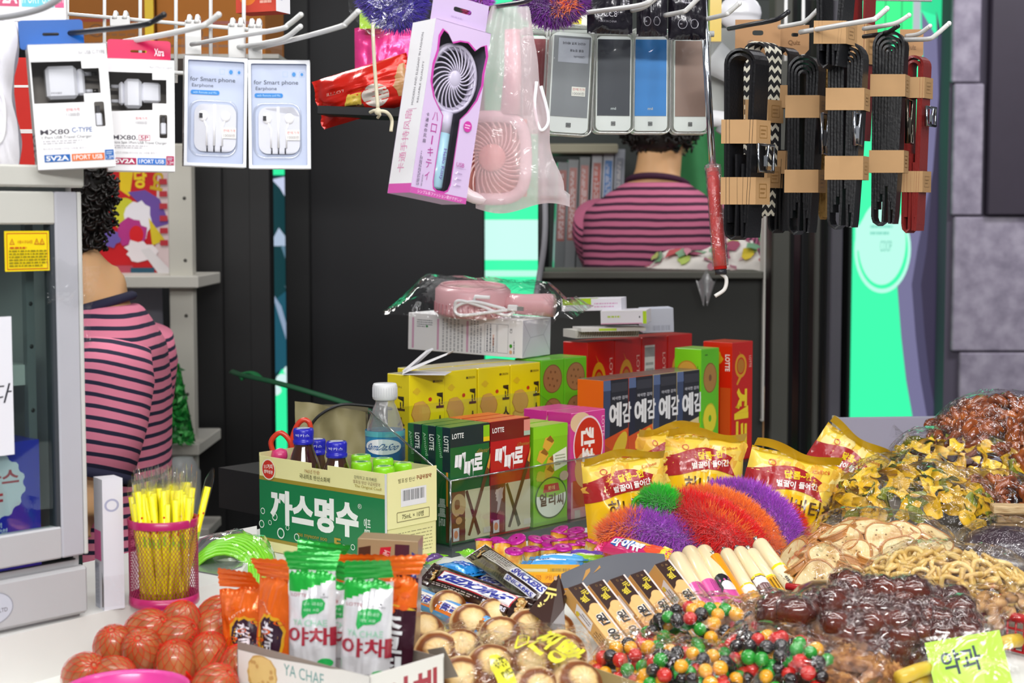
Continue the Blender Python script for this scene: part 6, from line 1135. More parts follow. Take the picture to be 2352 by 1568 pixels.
def tall_pack(name, label, px, ytop, D, rz, kind, seed, lean=-6, roll=0, w_=.043):
    b_ = at(px, 1500, D); z0 = TZ + .004; H_ = at(px, ytop, D).z - z0 - .018; o = thing(name, label, 'snack pack', (b_.x, b_.y, z0), (R(lean), R(roll), R(rz)), 'tall packs in the white carton'); m = MB()
    if kind == 'ya':
        top = lambda u, v: YG_ if v > .90 - .04 * sin(u * 3.1 + seed) + .02 * (u - .5) else YW
        fr, f = pillow(m, w_, H_, .022, top, seed=seed, seal=.03, wr=.0022, n=30, k=60)
        f.text('LOTTE', .26, .83, .36, .022, br); f.poly([(.34, .70), (.36, .79), (.5, .81), (.78, .81), (.86, .78), (.84, .735), (.72, .705), (.5, .70), (.38, .665)], '#23a850'); f.text('우수 국내산', .6, .772, .42, .025, '#c9ecd2'); f.text('야채 사용', .58, .73, .32, .022, '#c9ecd2')
        f.text('YA CHAE', .52, .64, .76, .045, '#8fc9a9'); f.text('야채', .52, .545, .96, .13, br, bold=.02); f.text('CRACKERS', .5, .36, .44, .016, '#5a5256'); f.disc(.85, .36, .13, .035, '#23a850'); f.text('OPEN', .82, .82, .14, .012, '#5a5660'); f.poly([(.8, .835), (.84, .835), (.82, .85)], '#3a3a44')
    elif kind == 'choco':
        dk_ = foil('#3c1526'); top = lambda u, v: ORG if v > .77 + .08 * (u - .5) ** 2 else dk_
        fr, f = pillow(m, w_, H_, .022, top, seed=seed, seal=.03, wr=.002, n=30, k=60); f.ring(.5, .765, .5, .03, .3, '#d9b030', 24, 0, 180); f.text('초', .5, .66, .66, .15, '#eef0f2', bold=.04); f.text('코', .52, .51, .66, .12, '#eef0f2', bold=.04); f.text('칩', .52, .36, .66, .14, '#eef0f2', bold=.04)
        for i in range(8): f.disc(.3 + .5 * (i % 3) / 2, .72 + .03 * i, .1, .02, '#d8580e', 8)
        f.poly([(.02, .1), (.1, .3), (.06, .5), (.02, .5)], '#8d93b0')
    else:
        fr, f = pillow(m, w_, H_, .022, lambda u, v: ORG, seed=seed, seal=.03, wr=.0032, n=30, k=40); f.text('LOTTE', .5, .74, .4, .025, '#f3d9c0', rot=12) if kind == 'or1' else f.text('OPEN', .5, .76, .3, .02, '#f3d9c0', rot=-20)
        f.disc(.62, .52, .36, .2, '#d9a01c', 22, wob=.1); f.disc(.62, .51, .31, .18, '#33182c', 22, wob=.1); f.text('초', .62, .58, .34, .12, '#e6e2ea', bold=.04, rot=-12); f.text('코', .62, .44, .34, .1, '#e6e2ea', bold=.04)
        for i in range(10): f.ring(.12 + .76 * (i % 4) / 3, .12 + .075 * i, .1, .022, .3, '#d8580e', 10)
    m.build('wrapper', o); c = MB(); crimp(c, w_, H_, YG_ if kind == 'ya' else ORG, 1, seed); c.build('crimped_seal', o); return o
tall_pack('cracker_pack', 'white and green cracker pack at the left, one of the two front ones', 716, 1262, 1.392, -14, 'ya', 1, -4, -1)
tall_pack('cracker_pack', 'white and green cracker pack at the right, one of the two front ones', 832, 1282, 1.352, -12, 'ya', 2, -5, 1.5)
tall_pack('cracker_pack', 'white and green cracker pack peeping out between the two front ones', 768, 1290, 1.43, -20, 'ya', 3, -8, 3)
tall_pack('cracker_pack', 'green topped pack twisted behind the left white pack', 690, 1240, 1.475, 24, 'ya', 4, -8, 12)
tall_pack('chocolate_pack', 'orange and dark brown pack with white lettering at the right of the carton', 893, 1272, 1.388, -30, 'choco', 5, -6, 1.5, .04)
tall_pack('chocolate_pack', 'leftmost orange pack leaning outward in the white carton', 572, 1305, 1.472, -22, 'or1', 6, -6, -9, .046)
tall_pack('chocolate_pack', 'crumpled orange pack beside the leftmost one', 628, 1282, 1.432, -44, 'or2', 7, -4, -4, .042)
tall_pack('chocolate_pack', 'orange pack behind the right white pack with its crimped top showing', 812, 1268, 1.475, -8, 'or1', 8, -6, 3, .046)
o = thing('coffee_box', 'brown coffee stick box with a blue ribbon mark behind the orange packs', 'box', (at(812, 1400, 1.53).x, at(812, 1400, 1.53).y, TZ), (0, R(2), R(-6))); w, d, h = .058, .03, .128; m = MB(); m.box(0, w, 0, d, 0, h, gloss('#a08766'), c=.0006); f = faces(m, w, d, h)['F']
f.poly([(.02, .8), (.22, .8), (.22, .95), (.02, .93)], '#4a2c22'); f.poly([(.34, .78), (.52, .8), (.56, .95), (.38, .94)], '#c01f34'); f.textv('MAXIM', .45, .86, .12, .1, '#e9c9c4', rot=70); f.rect(.62, .72, .86, .97, '#4a2030'); f.disc(.8, .74, .2, .09, '#c9a878', 20); f.disc(.8, .74, .15, .065, '#33180e', 20); f.poly([(.90, .92), (.98, .9), (1, .62), (.93, .55), (.9, .66)], '#2c3f86'); f.textv('Mild & Black', .95, .74, .26, .05, '#c9d2ee', rot=-84); f.disc(.88, .5, .14, .07, '#b85a1c', 14); m.build('carton', o)
# lime net scrub in a clear bag
p = on(524, 1398, TZ); o = thing('net_scrubber', 'lime green plastic net scrubber in a clear bag behind the orange packs', 'scrubber', p + Vector((0, .03, 0))); lm_ = mat('#8be22e', .3, coat=.4, sss=.1); m = MB()
for k in range(15):
    a = k * .21 - 1.4; P = [Vector((.028 * cos(t) * cos(a * .5) + .006 * sin(a), .026 * sin(a) + .01 * cos(t), .030 + .030 * sin(t) * cos(a * .6))) for t in [i * pi / 9 for i in range(18)]]; m.tube(P, .0019, lm_, 6, True)
m.ball((0, 0, .028), (.022, .022, .022), mat('#e6eede', .5), 14); m.build('net_coils', o); o.scale = (1.3, 1.3, 1.25); m = MB(); m.ball((0, 0, .03), (.04, .036, .034), film('clear', base=.035, rough=.06, bump=.35, bscale=30), 26, fn=lambda d: 1 + .12 * noise.noise(d * 3) + .06 * abs(noise.noise(d * 8))); m.grid(lambda u, v: (-.03 - .025 * u, -.01 + .02 * v, .02 - .015 * u + .005 * sin(v * 9)), 8, 8, CLEAR); m.build('clear_bag', o)
# ---- lying bars: A and B are the two ends as seen, at height z above the table
def bar(name, label, cat, A, B, z, w_, th, matfn, art=None, seed=1, n=14, k=40, roll=0, group=None, seal=.07, dz=0):
    a, b_ = on(*A, TZ + z), on(*B, TZ + z + dz); dr = b_ - a; L_ = dr.length; up = Vector((0, 0, 1)); M_ = frame(a, (-up).cross(dr), dr) @ Matrix.Rotation(R(roll), 4, 'Z'); o = thing(name, label, cat, group=group); put(o, M_); m = MB(); fr, f = pillow(m, w_, L_, th, matfn, seed=seed, n=n, k=k, seal=seal, wr=.0013, p=.35)
    if art: art(f)
    m.build('wrapper', o)
    for s, z0 in ((1, L_), (-1, 0)): c = MB(); c.grid(lambda u, v: ((u - .5) * w_ * (.96 + .05 * v), .0008 * sin(v * 20), z0 + s * (.007 * v + .0008 * abs(sin(u * 40)))), 20, 6, matfn(.5, .99 if s > 0 else .01)); c.build('crimped_end', o)
    return o
SB = foil('#2e160f')
def snick(big=True, silver=False):
    def art(f):
        if silver: f.rect(.08, .12, .5, .5, '#c9c4bc'); f.small(.1, .14, .46, .48, 5, '#4a4440', True); f.rect(.5, .3, .9, .86, '#e9e8ec'); f.text('SNICKERS', .70, .6, .28, .44, '#2a3fa8', rot=90, bold=.03); f.rect(.06, .5, .3, .86, '#5a2a1c'); return
        f.rect(.30, .12, .80, .86, '#b8202c'); f.rect(.34, .13, .76, .85, '#f0f0f4'); f.text('SNICKERS', .55, .49, .32 * 1, .70, '#2a35a0', rot=-90, bold=.06, shear=.25) if 0 else f.text('SNICKERS', .55, .49, .68, .34, '#2a35a0', rot=-90, bold=.05, shear=.3)
        f.small(.82, .1, .92, .86, 2, '#c9bdb8', True); f.text('SNICKERS', .9, .78, .22, .10, '#e3e4f2', rot=90, bold=.03)
        for x, y in ((.4, .06), (.6, .08), (.5, .93), (.7, .94), (.3, .95)): f.disc(x, y, .12, .025, '#c9a05a', 12, wob=.1); f.disc(x + .04, y, .07, .014, '#e6cf9a', 10)
    return art
def fixtext(f):
    # text on bars is fitted in face units: x across, y along
    pass
GB = 'chocolate bars'
def T90(f, s, cx, cy, along, across, m_, up=False, **k):
    vs, ts = glyphs(s, k.get('bold', 0)); sh = k.get('shear', 0); sg = -1 if up else 1
    f.put([(cx - sg * y * across, cy + sg * (x + sh * y * .3) * along) for x, y in vs], ts, m_)
def snick(kind):
    def art(f):
        if kind == 'silver': f.rect(.1, .1, .55, .5, '#c4beb6'); f.small(.12, .12, .5, .46, 5, '#3f3934', True); f.rect(.1, .5, .5, .9, '#e9e8ec'); T90(f, 'SNICKERS', .3, .7, .36, .3, '#2a35a0', bold=.04); f.rect(.62, .52, .86, .88, '#d9d8e2'); T90(f, 'SNICKERS', .74, .7, .32, .16, '#2a35a0', bold=.03)
        else:
            f.rect(.18, .14, .70, .88, '#b8202c'); f.rect(.23, .15, .65, .87, '#f0f0f4'); T90(f, 'SNICKERS', .44, .5, .66, .32, '#2a35a0', True, bold=.05, shear=.5); f.small(.76, .12, .90, .62, 2, '#b9aca6', True); f.rect(.74, .64, .94, .88, '#3a1a12'); T90(f, 'SNICKERS', .84, .76, .22, .14, '#dfe2f4', bold=.04)
        for x, y in ((.4, .06), (.62, .09), (.45, .94), (.65, .95), (.3, .93)): f.disc(x, y, .13, .03, '#b98a48', 12, wob=.1); f.disc(x + .03, y, .08, .016, '#e0c88a', 10)
    return art
bar('chocolate_bar', 'brown chocolate bar on top with large upside down blue lettering', 'chocolate bar', (985, 1318), (1212, 1402), .035, .030, .014, lambda u, v: SB, snick('big'), 1, roll=42, group=GB)
bar('chocolate_bar', 'brown chocolate bar under the top one, nearest the bread bag', 'chocolate bar', (1015, 1372), (1172, 1440), .018, .028, .013, lambda u, v: SB, snick('big'), 2, roll=40, group=GB)
bar('chocolate_bar', 'silver backed chocolate bar lying steeply above the others', 'chocolate bar', (1096, 1268), (1266, 1386), .045, .028, .014, lambda u, v: SB, snick('silver'), 3, roll=30, group=GB)
bar('chocolate_bar', 'chocolate bar squeezed between the top bar and the silver backed one', 'chocolate bar', (1088, 1322), (1236, 1400), .022, .028, .013, lambda u, v: SB, snick('big'), 4, roll=38, group=GB)
bar('chocolate_bar', 'chocolate bar end with printed nuts next to the brown box tray', 'chocolate bar', (1128, 1412), (1245, 1448), .012, .03, .013, lambda u, v: SB, snick('big'), 5, roll=30, group=GB)
def crunk(f): f.rect(0, .12, 1, .9, '#ef7a1a'); f.rect(.0, .12, .2, .9, '#4f9ad8'); f.rect(.84, .2, 1, .95, '#3f86c8'); f.rect(.2, .1, .4, .7, '#f3e9e2'); T90(f, '초코볼 크런키', .52, .46, .62, .42, '#f4f0f8', True, bold=.1); T90(f, '초코볼 크런키', .52, .46, .62, .38, '#3a3fa4', True, bold=.03); f.disc(.6, .93, .3, .05, '#9a6430', 12, wob=.3)
bar('candy_bar', 'light blue and orange candy bar with purple lettering below the chocolate bars', 'candy bar', (938, 1362), (1128, 1446), .022, .024, .014, lambda u, v: foil('#7cc0ec'), crunk, 6, roll=38)
bar('candy_stick', 'yellow candy stick under the blue and orange bar', 'candy stick', (930, 1402), (1012, 1446), .012, .016, .012, lambda u, v: foil('#ecd04a'), lambda f: f.rect(.3, .1, .6, .9, '#f6ecb4'), 7); bar('candy_stick', 'pale yellow flat packet at the left under the candy bars', 'candy stick', (925, 1434), (985, 1466), .010, .026, .008, lambda u, v: foil('#e6d98a'), None, 8)
bar('candy_pouch', 'dark purple glossy pouch at the left end of the chocolate bars', 'candy pouch', (968, 1300), (1022, 1372), .016, .022, .01, lambda u, v: foil('#3a2470' if u > .5 else '#8f9aa8'), None, 9); bar('candy_pouch', 'lime tipped candy pouch beside the medicine carton', 'candy pouch', (966, 1290), (1010, 1276), .02, .016, .012, lambda u, v: foil('#8fe02a' if u < .6 else '#6a4a8a'), None, 10); bar('candy_pouch', 'bright blue candy packet behind the top chocolate bar', 'candy pouch', (1032, 1296), (1098, 1316), .03, .03, .014, lambda u, v: foil('#1f8ede'), lambda f: f.disc(.5, .5, .2, .3, '#2a5ab0', wob=.2), 11)
bar('candy_pouch', 'second lime candy packet in front of the clear bin', 'candy pouch', (1066, 1268), (1092, 1276), .03, .016, .012, lambda u, v: foil('#7fd824'), None, 12)
def taffy(h1, h2): return lambda f: (f.rect(0, .1, 1, .9, h1), f.rect(.3, .15, .7, .7, h2), f.small(.35, .2, .65, .65, 1, '#5a6a9a', True))
for i, (A, B, c1, c2, lb) in enumerate((((1212, 1292), (1338, 1296), '#3f9ade', '#d9e6f2', 'blue candy stick lying behind the yellow caramel boxes'), ((1230, 1281), (1352, 1284), '#4fa9e6', '#e6eef4', 'second blue candy stick, just behind the first'), ((1296, 1278), (1396, 1285), '#9ad21c', '#f0ecd6', 'lime and white candy stick near the jelly cups'), ((1300, 1268), (1420, 1276), '#6a3fae', '#e3dff0', 'purple and white candy stick near the pink taffy pack'), ((1400, 1290), (1530, 1302), '#5a2a9a', '#c9a8e6', 'violet candy stick under the pink taffy pack'))):
    bar('candy_stick', lb, 'candy stick', A, B, .012, .019, .011, lambda u, v, c=c1: foil(c), taffy(c1, c2), 20 + i)
def mych(f): f.rect(0, .06, 1, .94, '#e0287c'); f.rect(.72, .06, 1, .7, '#d01c6a'); f.disc(.4, .9, .5, .14, '#f2d03a', 14, wob=.2); f.disc(.3, .78, .4, .1, '#e8502c', 14, wob=.2); f.disc(.15, .5, .2, .2, '#f0b43a', 12, wob=.3); T90(f, '마이쮸', .45, .42, .5, .52, '#1f6ac4', bold=.12); T90(f, '마이쮸', .45, .42, .5, .5, '#f4f6fa', bold=.05)
bar('taffy_pack', 'pink taffy pack with white lettering in front of the fluffy scrubbers', 'taffy pack', (1388, 1246), (1532, 1284), .042, .027, .016, lambda u, v: foil('#e0287c'), mych, 30, roll=38)
for i, (px, py, z, lb) in enumerate(((1186, 1352, 0, 'lower yellow caramel box beside the silver backed bar'), (1182, 1338, .0125, 'upper yellow caramel box lying on the lower one'))):
    p = on(px, py, TZ + z); o = thing('caramel_box', lb, 'box', p, (0, 0, R(-6 + 4 * i)), 'yellow caramel boxes'); w, d, h = .075, .045, .012; m = MB(); m.box(0, w, 0, d, 0, h, gloss('#f0a814'), c=.0005, faces={'T': gloss('#f6b826')}); f = faces(m, w, d, h); f['T'].rect(.05, .1, .5, .45, '#f3e3b0'); f['T'].bars(.55, .15, .85, .5, '#8a7040', 16); f['F'].text('땅콩 캐러멜', .5, .5, .6, .5, '#c9641a'); m.build('carton', o)
# ---- jelly cups
JC = [(1111, 1252), (1139, 1254), (1153, 1263), (1176, 1252), (1195, 1247), (1226, 1247), (1256, 1249), (1266, 1258), (1277, 1238), (1296, 1226), (1327, 1229), (1306, 1242), (1289, 1254), (1327, 1249), (1348, 1240), (1369, 1238), (1387, 1236), (1262, 1274), (1291, 1270), (1315, 1264), (1355, 1259), (1221, 1272), (1179, 1277), (1340, 1258), (1375, 1254)]
JL = lambda i: 'small jelly cup with a magenta foil lid, loose in front of the clear bin'
j0 = thing('jelly_cup', JL(0), 'jelly cup', group='jelly cups with magenta lids'); jm = ramp_mat('jelly', [(.35, '#d8862a'), (.5, '#ecb03c'), (.6, '#e9d9a0'), (.75, '#7fae3a')], 90, .25, 2, coat=.5)
MB().lathe([(.001, 0), (.0066, 0), (.0074, .002), (.0086, .0135), (.0088, .0145)], jm, 18).build('cup', j0); m = MB(); m.lathe([(.0093, .0140), (.0094, .0150), (.0085, .0158), (.005, .0166), (.001, .0163)], foil('#c21a9a'), 18, cap=False); f = Face(m, fn=lambda x, y: (Vector((.0086 * sin(x * 2 - 1), -.0086 * cos(x * 2 - 1), .003 + .008 * y)), Vector((sin(x * 2 - 1), -cos(x * 2 - 1), 0)))); m.build('foil_lid', j0)
q = random.Random(12)
for i, (px, py) in enumerate(JC):
    c = j0 if i == 0 else dup(j0); c.location = on(px, py + 22 + (3 if i < 6 else 0), TZ + (.001 if i % 4 else .006)); ti = q.uniform(-.25, .25) if i > 5 else q.uniform(-.6, .3); c.rotation_euler = (q.uniform(-.2, .3), ti, q.uniform(0, 6)); c.scale = [1.28] * 3; c.location.z += abs(ti) * .008
# ---- brown biscuit boxes in their tray
TP = [(1312, 1350), (1360, 1343), (1408, 1331), (1455, 1320), (1512, 1296)]
GT = ['slim brown and tan rice cake box at the left of the tray', 'second slim brown and tan box from the left in the tray', 'third slim brown and tan box, in the middle of the tray', 'fourth slim brown and tan box from the left in the tray', 'slim brown and tan box at the right, sticking up highest in the tray']
tn, db = '#ecb876', '#33190f'
for i, (px, py) in enumerate(TP):
    a = at(px - 8, py, 1.60 + .014 * i); b_ = at(px + 122, py + 168, 1.555 + .014 * i); ax = a - b_; L_ = .098; w_, th = .0215, .016; rv = Vector((.83, .56, 0)); o = thing('rice_cake_box', GT[i], 'box', group='slim boxes in the brown tray'); put(o, frame(a - ax.normalized() * L_, rv, ax)); m = MB(); m.box(0, w_, 0, th, 0, L_, gloss(tn), c=.0004, faces={'L': gloss('#cf9f5c'), 'T': gloss('#2a140c')}); f = faces(m, w_, th, L_); F_ = f['F']
    F_.rect(0, .72, 1, 1, db); F_.poly([(0, .72), (0, .66), (.3, .70), (.45, .72)], db); F_.disc(.62, .66, .38, .085, tn, 24); F_.disc(.62, .66, .36, .08, '#f0c488', 24) if 0 else None; F_.rect(.9, 0, 1, 1, '#e9d9d4'); F_.text('元', .66, .885, .4, .065, '#d9c23a', bold=.03, rot=8); F_.text('祖', .40, .815, .46, .075, '#d9c23a', bold=.03, rot=8); F_.text('=', .6, .95, .1, .02, '#b08a5a', rot=60); F_.ring(.35, .96, .06, .014, .3, '#8a6a3a', 10)
    F_.text('원', .5, .54, .62, .15, '#f6efe6', bold=.11); F_.text('원', .5, .54, .58, .14, '#26282c', bold=.03); F_.text('융', .5, .34, .62, .15, '#f6efe6', bold=.11); F_.text('융', .5, .34, .58, .14, '#26282c', bold=.03); F_.text('고', .5, .15, .58, .13, '#26282c', bold=.03)
    L = f['L']; L.poly([(.15, .78), (.8, .82), (.85, .55), (.2, .52)], '#e3dfe0'); L.disc(.3, .75, .15, .03, '#d9c23a'); L.small(.35, .56, .7, .74, 2, '#6a6266', True); L.small(.15, .1, .85, .48, 4, '#7a5426', True, i); m.build('carton', o)
o = thing('box_tray', 'open brown display tray with a gold mark and grey inner flap', 'tray', at(1250, 1420, 1.62)); b0 = o.location; m = MB(); K = lambda px, py, D: at(px, py, D) - b0
m.add([K(1214, 1402, 1.60), K(1284, 1318, 1.63), K(1302, 1372, 1.60), K(1296, 1398, 1.595), K(1262, 1440, 1.575), K(1300, 1470, 1.57)], [[0, 1, 2, 3, 4], [3, 5, 4]], gloss(db)); f = Face(m, o=K(1215, 1440, 1.595), ux=K(1290, 1440, 1.60) - K(1215, 1440, 1.595), uy=K(1215, 1320, 1.61) - K(1215, 1440, 1.595), step=.0012); f.text('元', .66, .60, .36, .30, '#d9c23a', bold=.03, rot=-12); f.text('祖', .40, .30, .38, .34, '#d9c23a', bold=.03, rot=-12); f.disc(.8, .93, .05, .04, '#b08a5a'); m.build('side_panel', o)
def flp(u, v): a = K(1284 + 40 * v * 0, 1352, 1.66).lerp(K(1536, 1330, 1.74), u); b_ = K(1290, 1322, 1.68).lerp(K(1528, 1276, 1.76), u); p = a.lerp(b_, v); p.z += .012 * sin(pi * u) * v * .8; p.y += .01 * v * v; return p
m = MB(); m.grid(flp, 24, 8, mat('#5d5f66', .5)); f = Face(m, fn=lambda x, y: (flp(x, y), Vector((-.2, -.8, .5)).normalized()), L=.1, step=.0004); f.poly([(.2, .25), (.23, .7), (.27, .75), (.27, .6)], '#b98a4a'); f.poly([(.3, .5), (.36, .75), (.37, .65)], '#b98a4a'); m.build('inner_flap', o)
m = MB(); m.add([K(1530, 1276, 1.765), K(1545, 1340, 1.74), K(1536, 1350, 1.74)], [[0, 1, 2]], mat('#a5a7ae', .5)); m.build('flap_corner', o)
# ---- sausages
CRM = mat('#ead6ac', .35, coat=.4, sss=.1)
def sausage(label, A, B, r, lab_, col, extra=None, zA=.055, zB=.018):
    a, b_ = on(*A, TZ + zA), on(*B, TZ + zB); dr = (a - b_); L_ = dr.length; o = thing('sausage', label, 'sausage', group='sausages in film sleeves'); put(o, frame(b_, (.8, .3, 0), dr)); m = MB(); m.lathe([(.001, 0), (r, .002), (r, L_ - .008), (r * .9, L_ - .004), (r * .6, L_ - .001), (r * .25, L_), (.0012, L_ + .002)], CRM, 20); m.build('casing', o); c = MB(); c.lathe([(.0012, L_), (.0022, L_ + .001), (.002, L_ + .004), (.003, L_ + .006), (.0005, L_ + .0065)], metal('#cfcac0', .3), 10); c.build('clip', o)
    s = MB(); rr_ = r + .0003; ll = L_ * lab_; s.lathe([(rr_, .0005), (rr_, ll)], gloss(col), 22, cap=False)
    f = Face(s, fn=lambda x, y: (Vector((rr_ * sin((x - .5) * 2.6), -rr_ * cos((x - .5) * 2.6), ll * y)), Vector((sin((x - .5) * 2.6), -cos((x - .5) * 2.6), 0))), L=.25, step=.0002)
    if extra: extra(f)
    s.build('printed_sleeve', o); return o
def pk1(f): f.small(.45, .3, .9, .95, 6, '#a83a8a', True); f.rect(.5, .1, .8, .25, '#7a2a6a'); f.bars(.4, .0, .9, .1, '#e9e4ea', 10)
def girl(f): f.disc(.35, .84, .42, .2, '#15151a', 20); f.disc(.5, .64, .3, .16, '#eee6e2', 18); f.poly([(.2, .95), (.1, .5), (.25, .6)], '#15151a')
sausage('cream sausage with a pink sleeve at the left, half hidden by the tray', (1536, 1312), (1590, 1412), .0085, .5, '#d9509e', pk1, .04); sausage('first of the three large cream sausages with pink sleeves', (1552, 1278), (1634, 1418), .0100, .44, '#d9509e', pk1); sausage('second of the three large cream sausages with pink sleeves', (1582, 1264), (1662, 1412), .0100, .42, '#dd58a4', pk1)
sausage('third large pink sleeved sausage, the one with a black printed shape', (1614, 1262), (1698, 1408), .0098, .46, '#d9509e', girl)
o = sausage('flat orange cheese stick between the pink and the yellow capped sausages', (1640, 1276), (1712, 1392), .0062, .96, '#e8960f')
def sq(f): f.rect(.0, .0, 1, .55, '#e0a03c'); f.rect(0, .55, 1, .92, '#f0eee6'); f.rect(0, .92, 1, 1, '#e9d01c')
sausage('cream sausage with a small red square and yellow capped sleeve', (1666, 1266), (1740, 1392), .0082, .3, '#e9e4d4', sq); m = None
sausage('cream sausage with a brown and white sleeve', (1696, 1262), (1776, 1386), .0085, .42, '#7a5a5a', lambda f: (f.rect(0, .62, 1, .9, '#f0eef0'), f.rect(0, .93, 1, 1, '#e9d01c'), f.small(.2, .1, .9, .55, 6, '#b9a0a0', True)))
sausage('cream sausage with a golden sleeve', (1722, 1264), (1794, 1370), .0078, .36, '#d9a01c', lambda f: (f.rect(0, .92, 1, 1, '#f0e01c'), f.small(.2, .2, .9, .8, 4, '#7a5a14', True))); sausage('tallest cream sausage with a yellow banded white sleeve, at the right end', (1740, 1243), (1824, 1358), .0095, .44, '#efe6c0', lambda f: (f.rect(0, .9, 1, 1, '#f0d81c'), f.rect(.55, 0, .9, .85, '#eaa53c'), f.small(.2, .1, .45, .85, 1, '#5a5650', True)), .06)
# ---- honey chip bags
YB = mat('#f2c10e', .3, coat=.4, bump=.12, bscale=60); YT = mat('#f0cf4c', .3, coat=.4, bump=.12, bscale=60); GD = mat('#c9a416', .3, coat=.4)
def chip_bag(label, px, ytop, D, ww, rz, lean, roll, seed, h_=None):
    b_ = at(px, 1200, D); z0 = TZ + .002; H_ = (at(px, ytop, D).z - z0) if h_ is None else h_; o = thing('chip_bag', label, 'chip bag', (b_.x, b_.y, z0 if h_ is None else at(px, ytop, D).z - h_), (R(lean), R(roll), R(rz)), 'yellow chip bags'); m = MB()
    top = lambda u, v: (GD if v > .965 else (YT if v > .63 + .05 * sin(u * 5) else YB))
    fr, f = pillow(m, ww, H_, .055, top, seed=seed, wr=.0045, n=40, k=50, seal=.03, p=.5); q = random.Random(seed)
    for i in range(26): f.disc(q.random(), q.uniform(.70, .94), q.uniform(.05, .13), q.uniform(.03, .06), q.choice(['#f0d878', '#e6b540', '#f3e298', '#dca63c', '#e9c95c']), 10, wob=.3, rot=q.random()); f.k -= .85
    rb = '#a51f24'; up = [(x, .83 + .06 * sin(x * 5.2 - .9)) for x in (0, .12, .24, .36, .48, .6, .72, .84)]; lo = [(x, .63 + .05 * sin(x * 5 - 1.2)) for x in (.88, .76, .64, .52, .4, .28, .14, 0)]; f.poly(up + [(.80, .76)] + lo, rb)
    f.text('달콤~한', .54, .82, .34, .075, '#e8c81c', bold=.04, rot=6); f.text('벌꿀이 들어간', .54, .73, .5, .065, '#f2ece6', bold=.03, rot=6); f.text('허니버터칩', .62, .53, .84, .17, '#5a3a0c', bold=.015, rot=2); f.ring(.22, .88, .045, .03, .25, '#c83a1c', 14); f.text('Calbee', .80, .9, .2, .03, '#c8501c', rot=8); f.disc(.5, .16, .3, .1, '#e0ac2c', wob=.3); f.disc(.62, .14, .2, .07, '#f0d890', wob=.3)
    m.build('wrapper', o); c = MB(); c.grid(lambda u, v: ((u - .5) * ww * .98, -.004 - .010 * v + .003 * sin(u * 12 + seed), H_ - .002 + .010 * v + .004 * sin(u * 7 + seed)), 30, 5, GD); c.build('folded_top', o); return o
chip_bag('yellow chip bag at the left, standing against the clear bin', 1450, 1050, 2.03, .107, 12, -6, -4, 11); chip_bag('yellow chip bag second from the left, a little further back', 1606, 1002, 2.16, .108, 6, -8, 5, 12); chip_bag('yellow chip bag at the right with its slanted folded top', 1772, 1040, 2.02, .115, 4, -8, 15, 13)
chip_bag('yellow chip bag behind the others, tipped on its corner', 1846, 975, 2.24, .10, -8, -4, 32, 14); chip_bag('yellow chip bag at the far right under the tipped one', 1880, 1085, 2.08, .07, -16, -8, 18, 15); chip_bag('yellow chip bag mostly hidden, its folded top behind the second one', 1560, 985, 2.27, .09, 10, -6, -6, 16)
# ---- fluffy scrubbers
ZS = lambda px, py, D: at(px, py, D)
GS = 'fluffy yarn scrubbers'
fuzzy('fluffy_scrubber', 'orange and purple fluffy scrubber lying lowest in front of the chip bags', [ZS(1392, 1238, 1.95), ZS(1450, 1214, 1.94), ZS(1530, 1224, 1.93), ZS(1622, 1262, 1.92)], .0215, lambda t, a: (ORA if t < .38 else PUR), 21, 4200, group=GS)
fuzzy('fluffy_scrubber', 'bright red fluffy scrubber in the middle of the heap', [ZS(1540, 1172, 1.96), ZS(1600, 1200, 1.94), ZS(1660, 1226, 1.92), ZS(1722, 1266, 1.91)], .031, lambda t, a: (ORA if (.45 < t and 1.3 < a < 1.6) else RED), 22, 5200, group=GS)
fuzzy('fluffy_scrubber', 'orange fluffy scrubber arching behind the red one', [ZS(1578, 1146, 1.99), ZS(1650, 1156, 1.97), ZS(1722, 1196, 1.95), ZS(1782, 1268, 1.93)], .016, lambda t, a: ORA, 23, 4200, group=GS)
fuzzy('fluffy_scrubber', 'purple fluffy scrubber arching over the orange one', [ZS(1640, 1136, 2.02), ZS(1724, 1150, 2.0), ZS(1790, 1206, 1.97), ZS(1812, 1284, 1.95)], .021, lambda t, a: PUR, 24, 4200, group=GS)
fuzzy('fluffy_scrubber', 'orange red fluffy scrubber at the right end of the heap', [ZS(1706, 1140, 2.04), ZS(1778, 1160, 2.02), ZS(1822, 1216, 2.0), ZS(1832, 1286, 1.98)], .015, lambda t, a: yarn('#f0401a'), 25, 3000, group=GS)
o = fuzzy('fluffy_scrubber', 'green fluffy scrubber with a hanging loop left of the red one', [ZS(1490, 1160, 1.96), ZS(1515, 1156, 1.95), ZS(1548, 1172, 1.94)], .018, lambda t, a: GRN, 26, 2400, group=GS); m = MB(); c0 = ZS(1474, 1162, 1.95) - o.location; m.tube([c0 + Vector((.011 * cos(i * pi / 8), 0, .012 * sin(i * pi / 8))) for i in range(16)], .0024, mat('#3fae1c', .5), 6, True); m.build('loop', o)
# ================================================================ right: clear bags of sweets, chips and biscuits, trays, price card
def riser(name, label, pts, z0, z1, m_, cat='riser'):
    m = MB(); m.prism([tuple(on(a, b, z1))[:2] for a, b in pts], z0, z1, m_); return tag(m.build(name), label, cat)
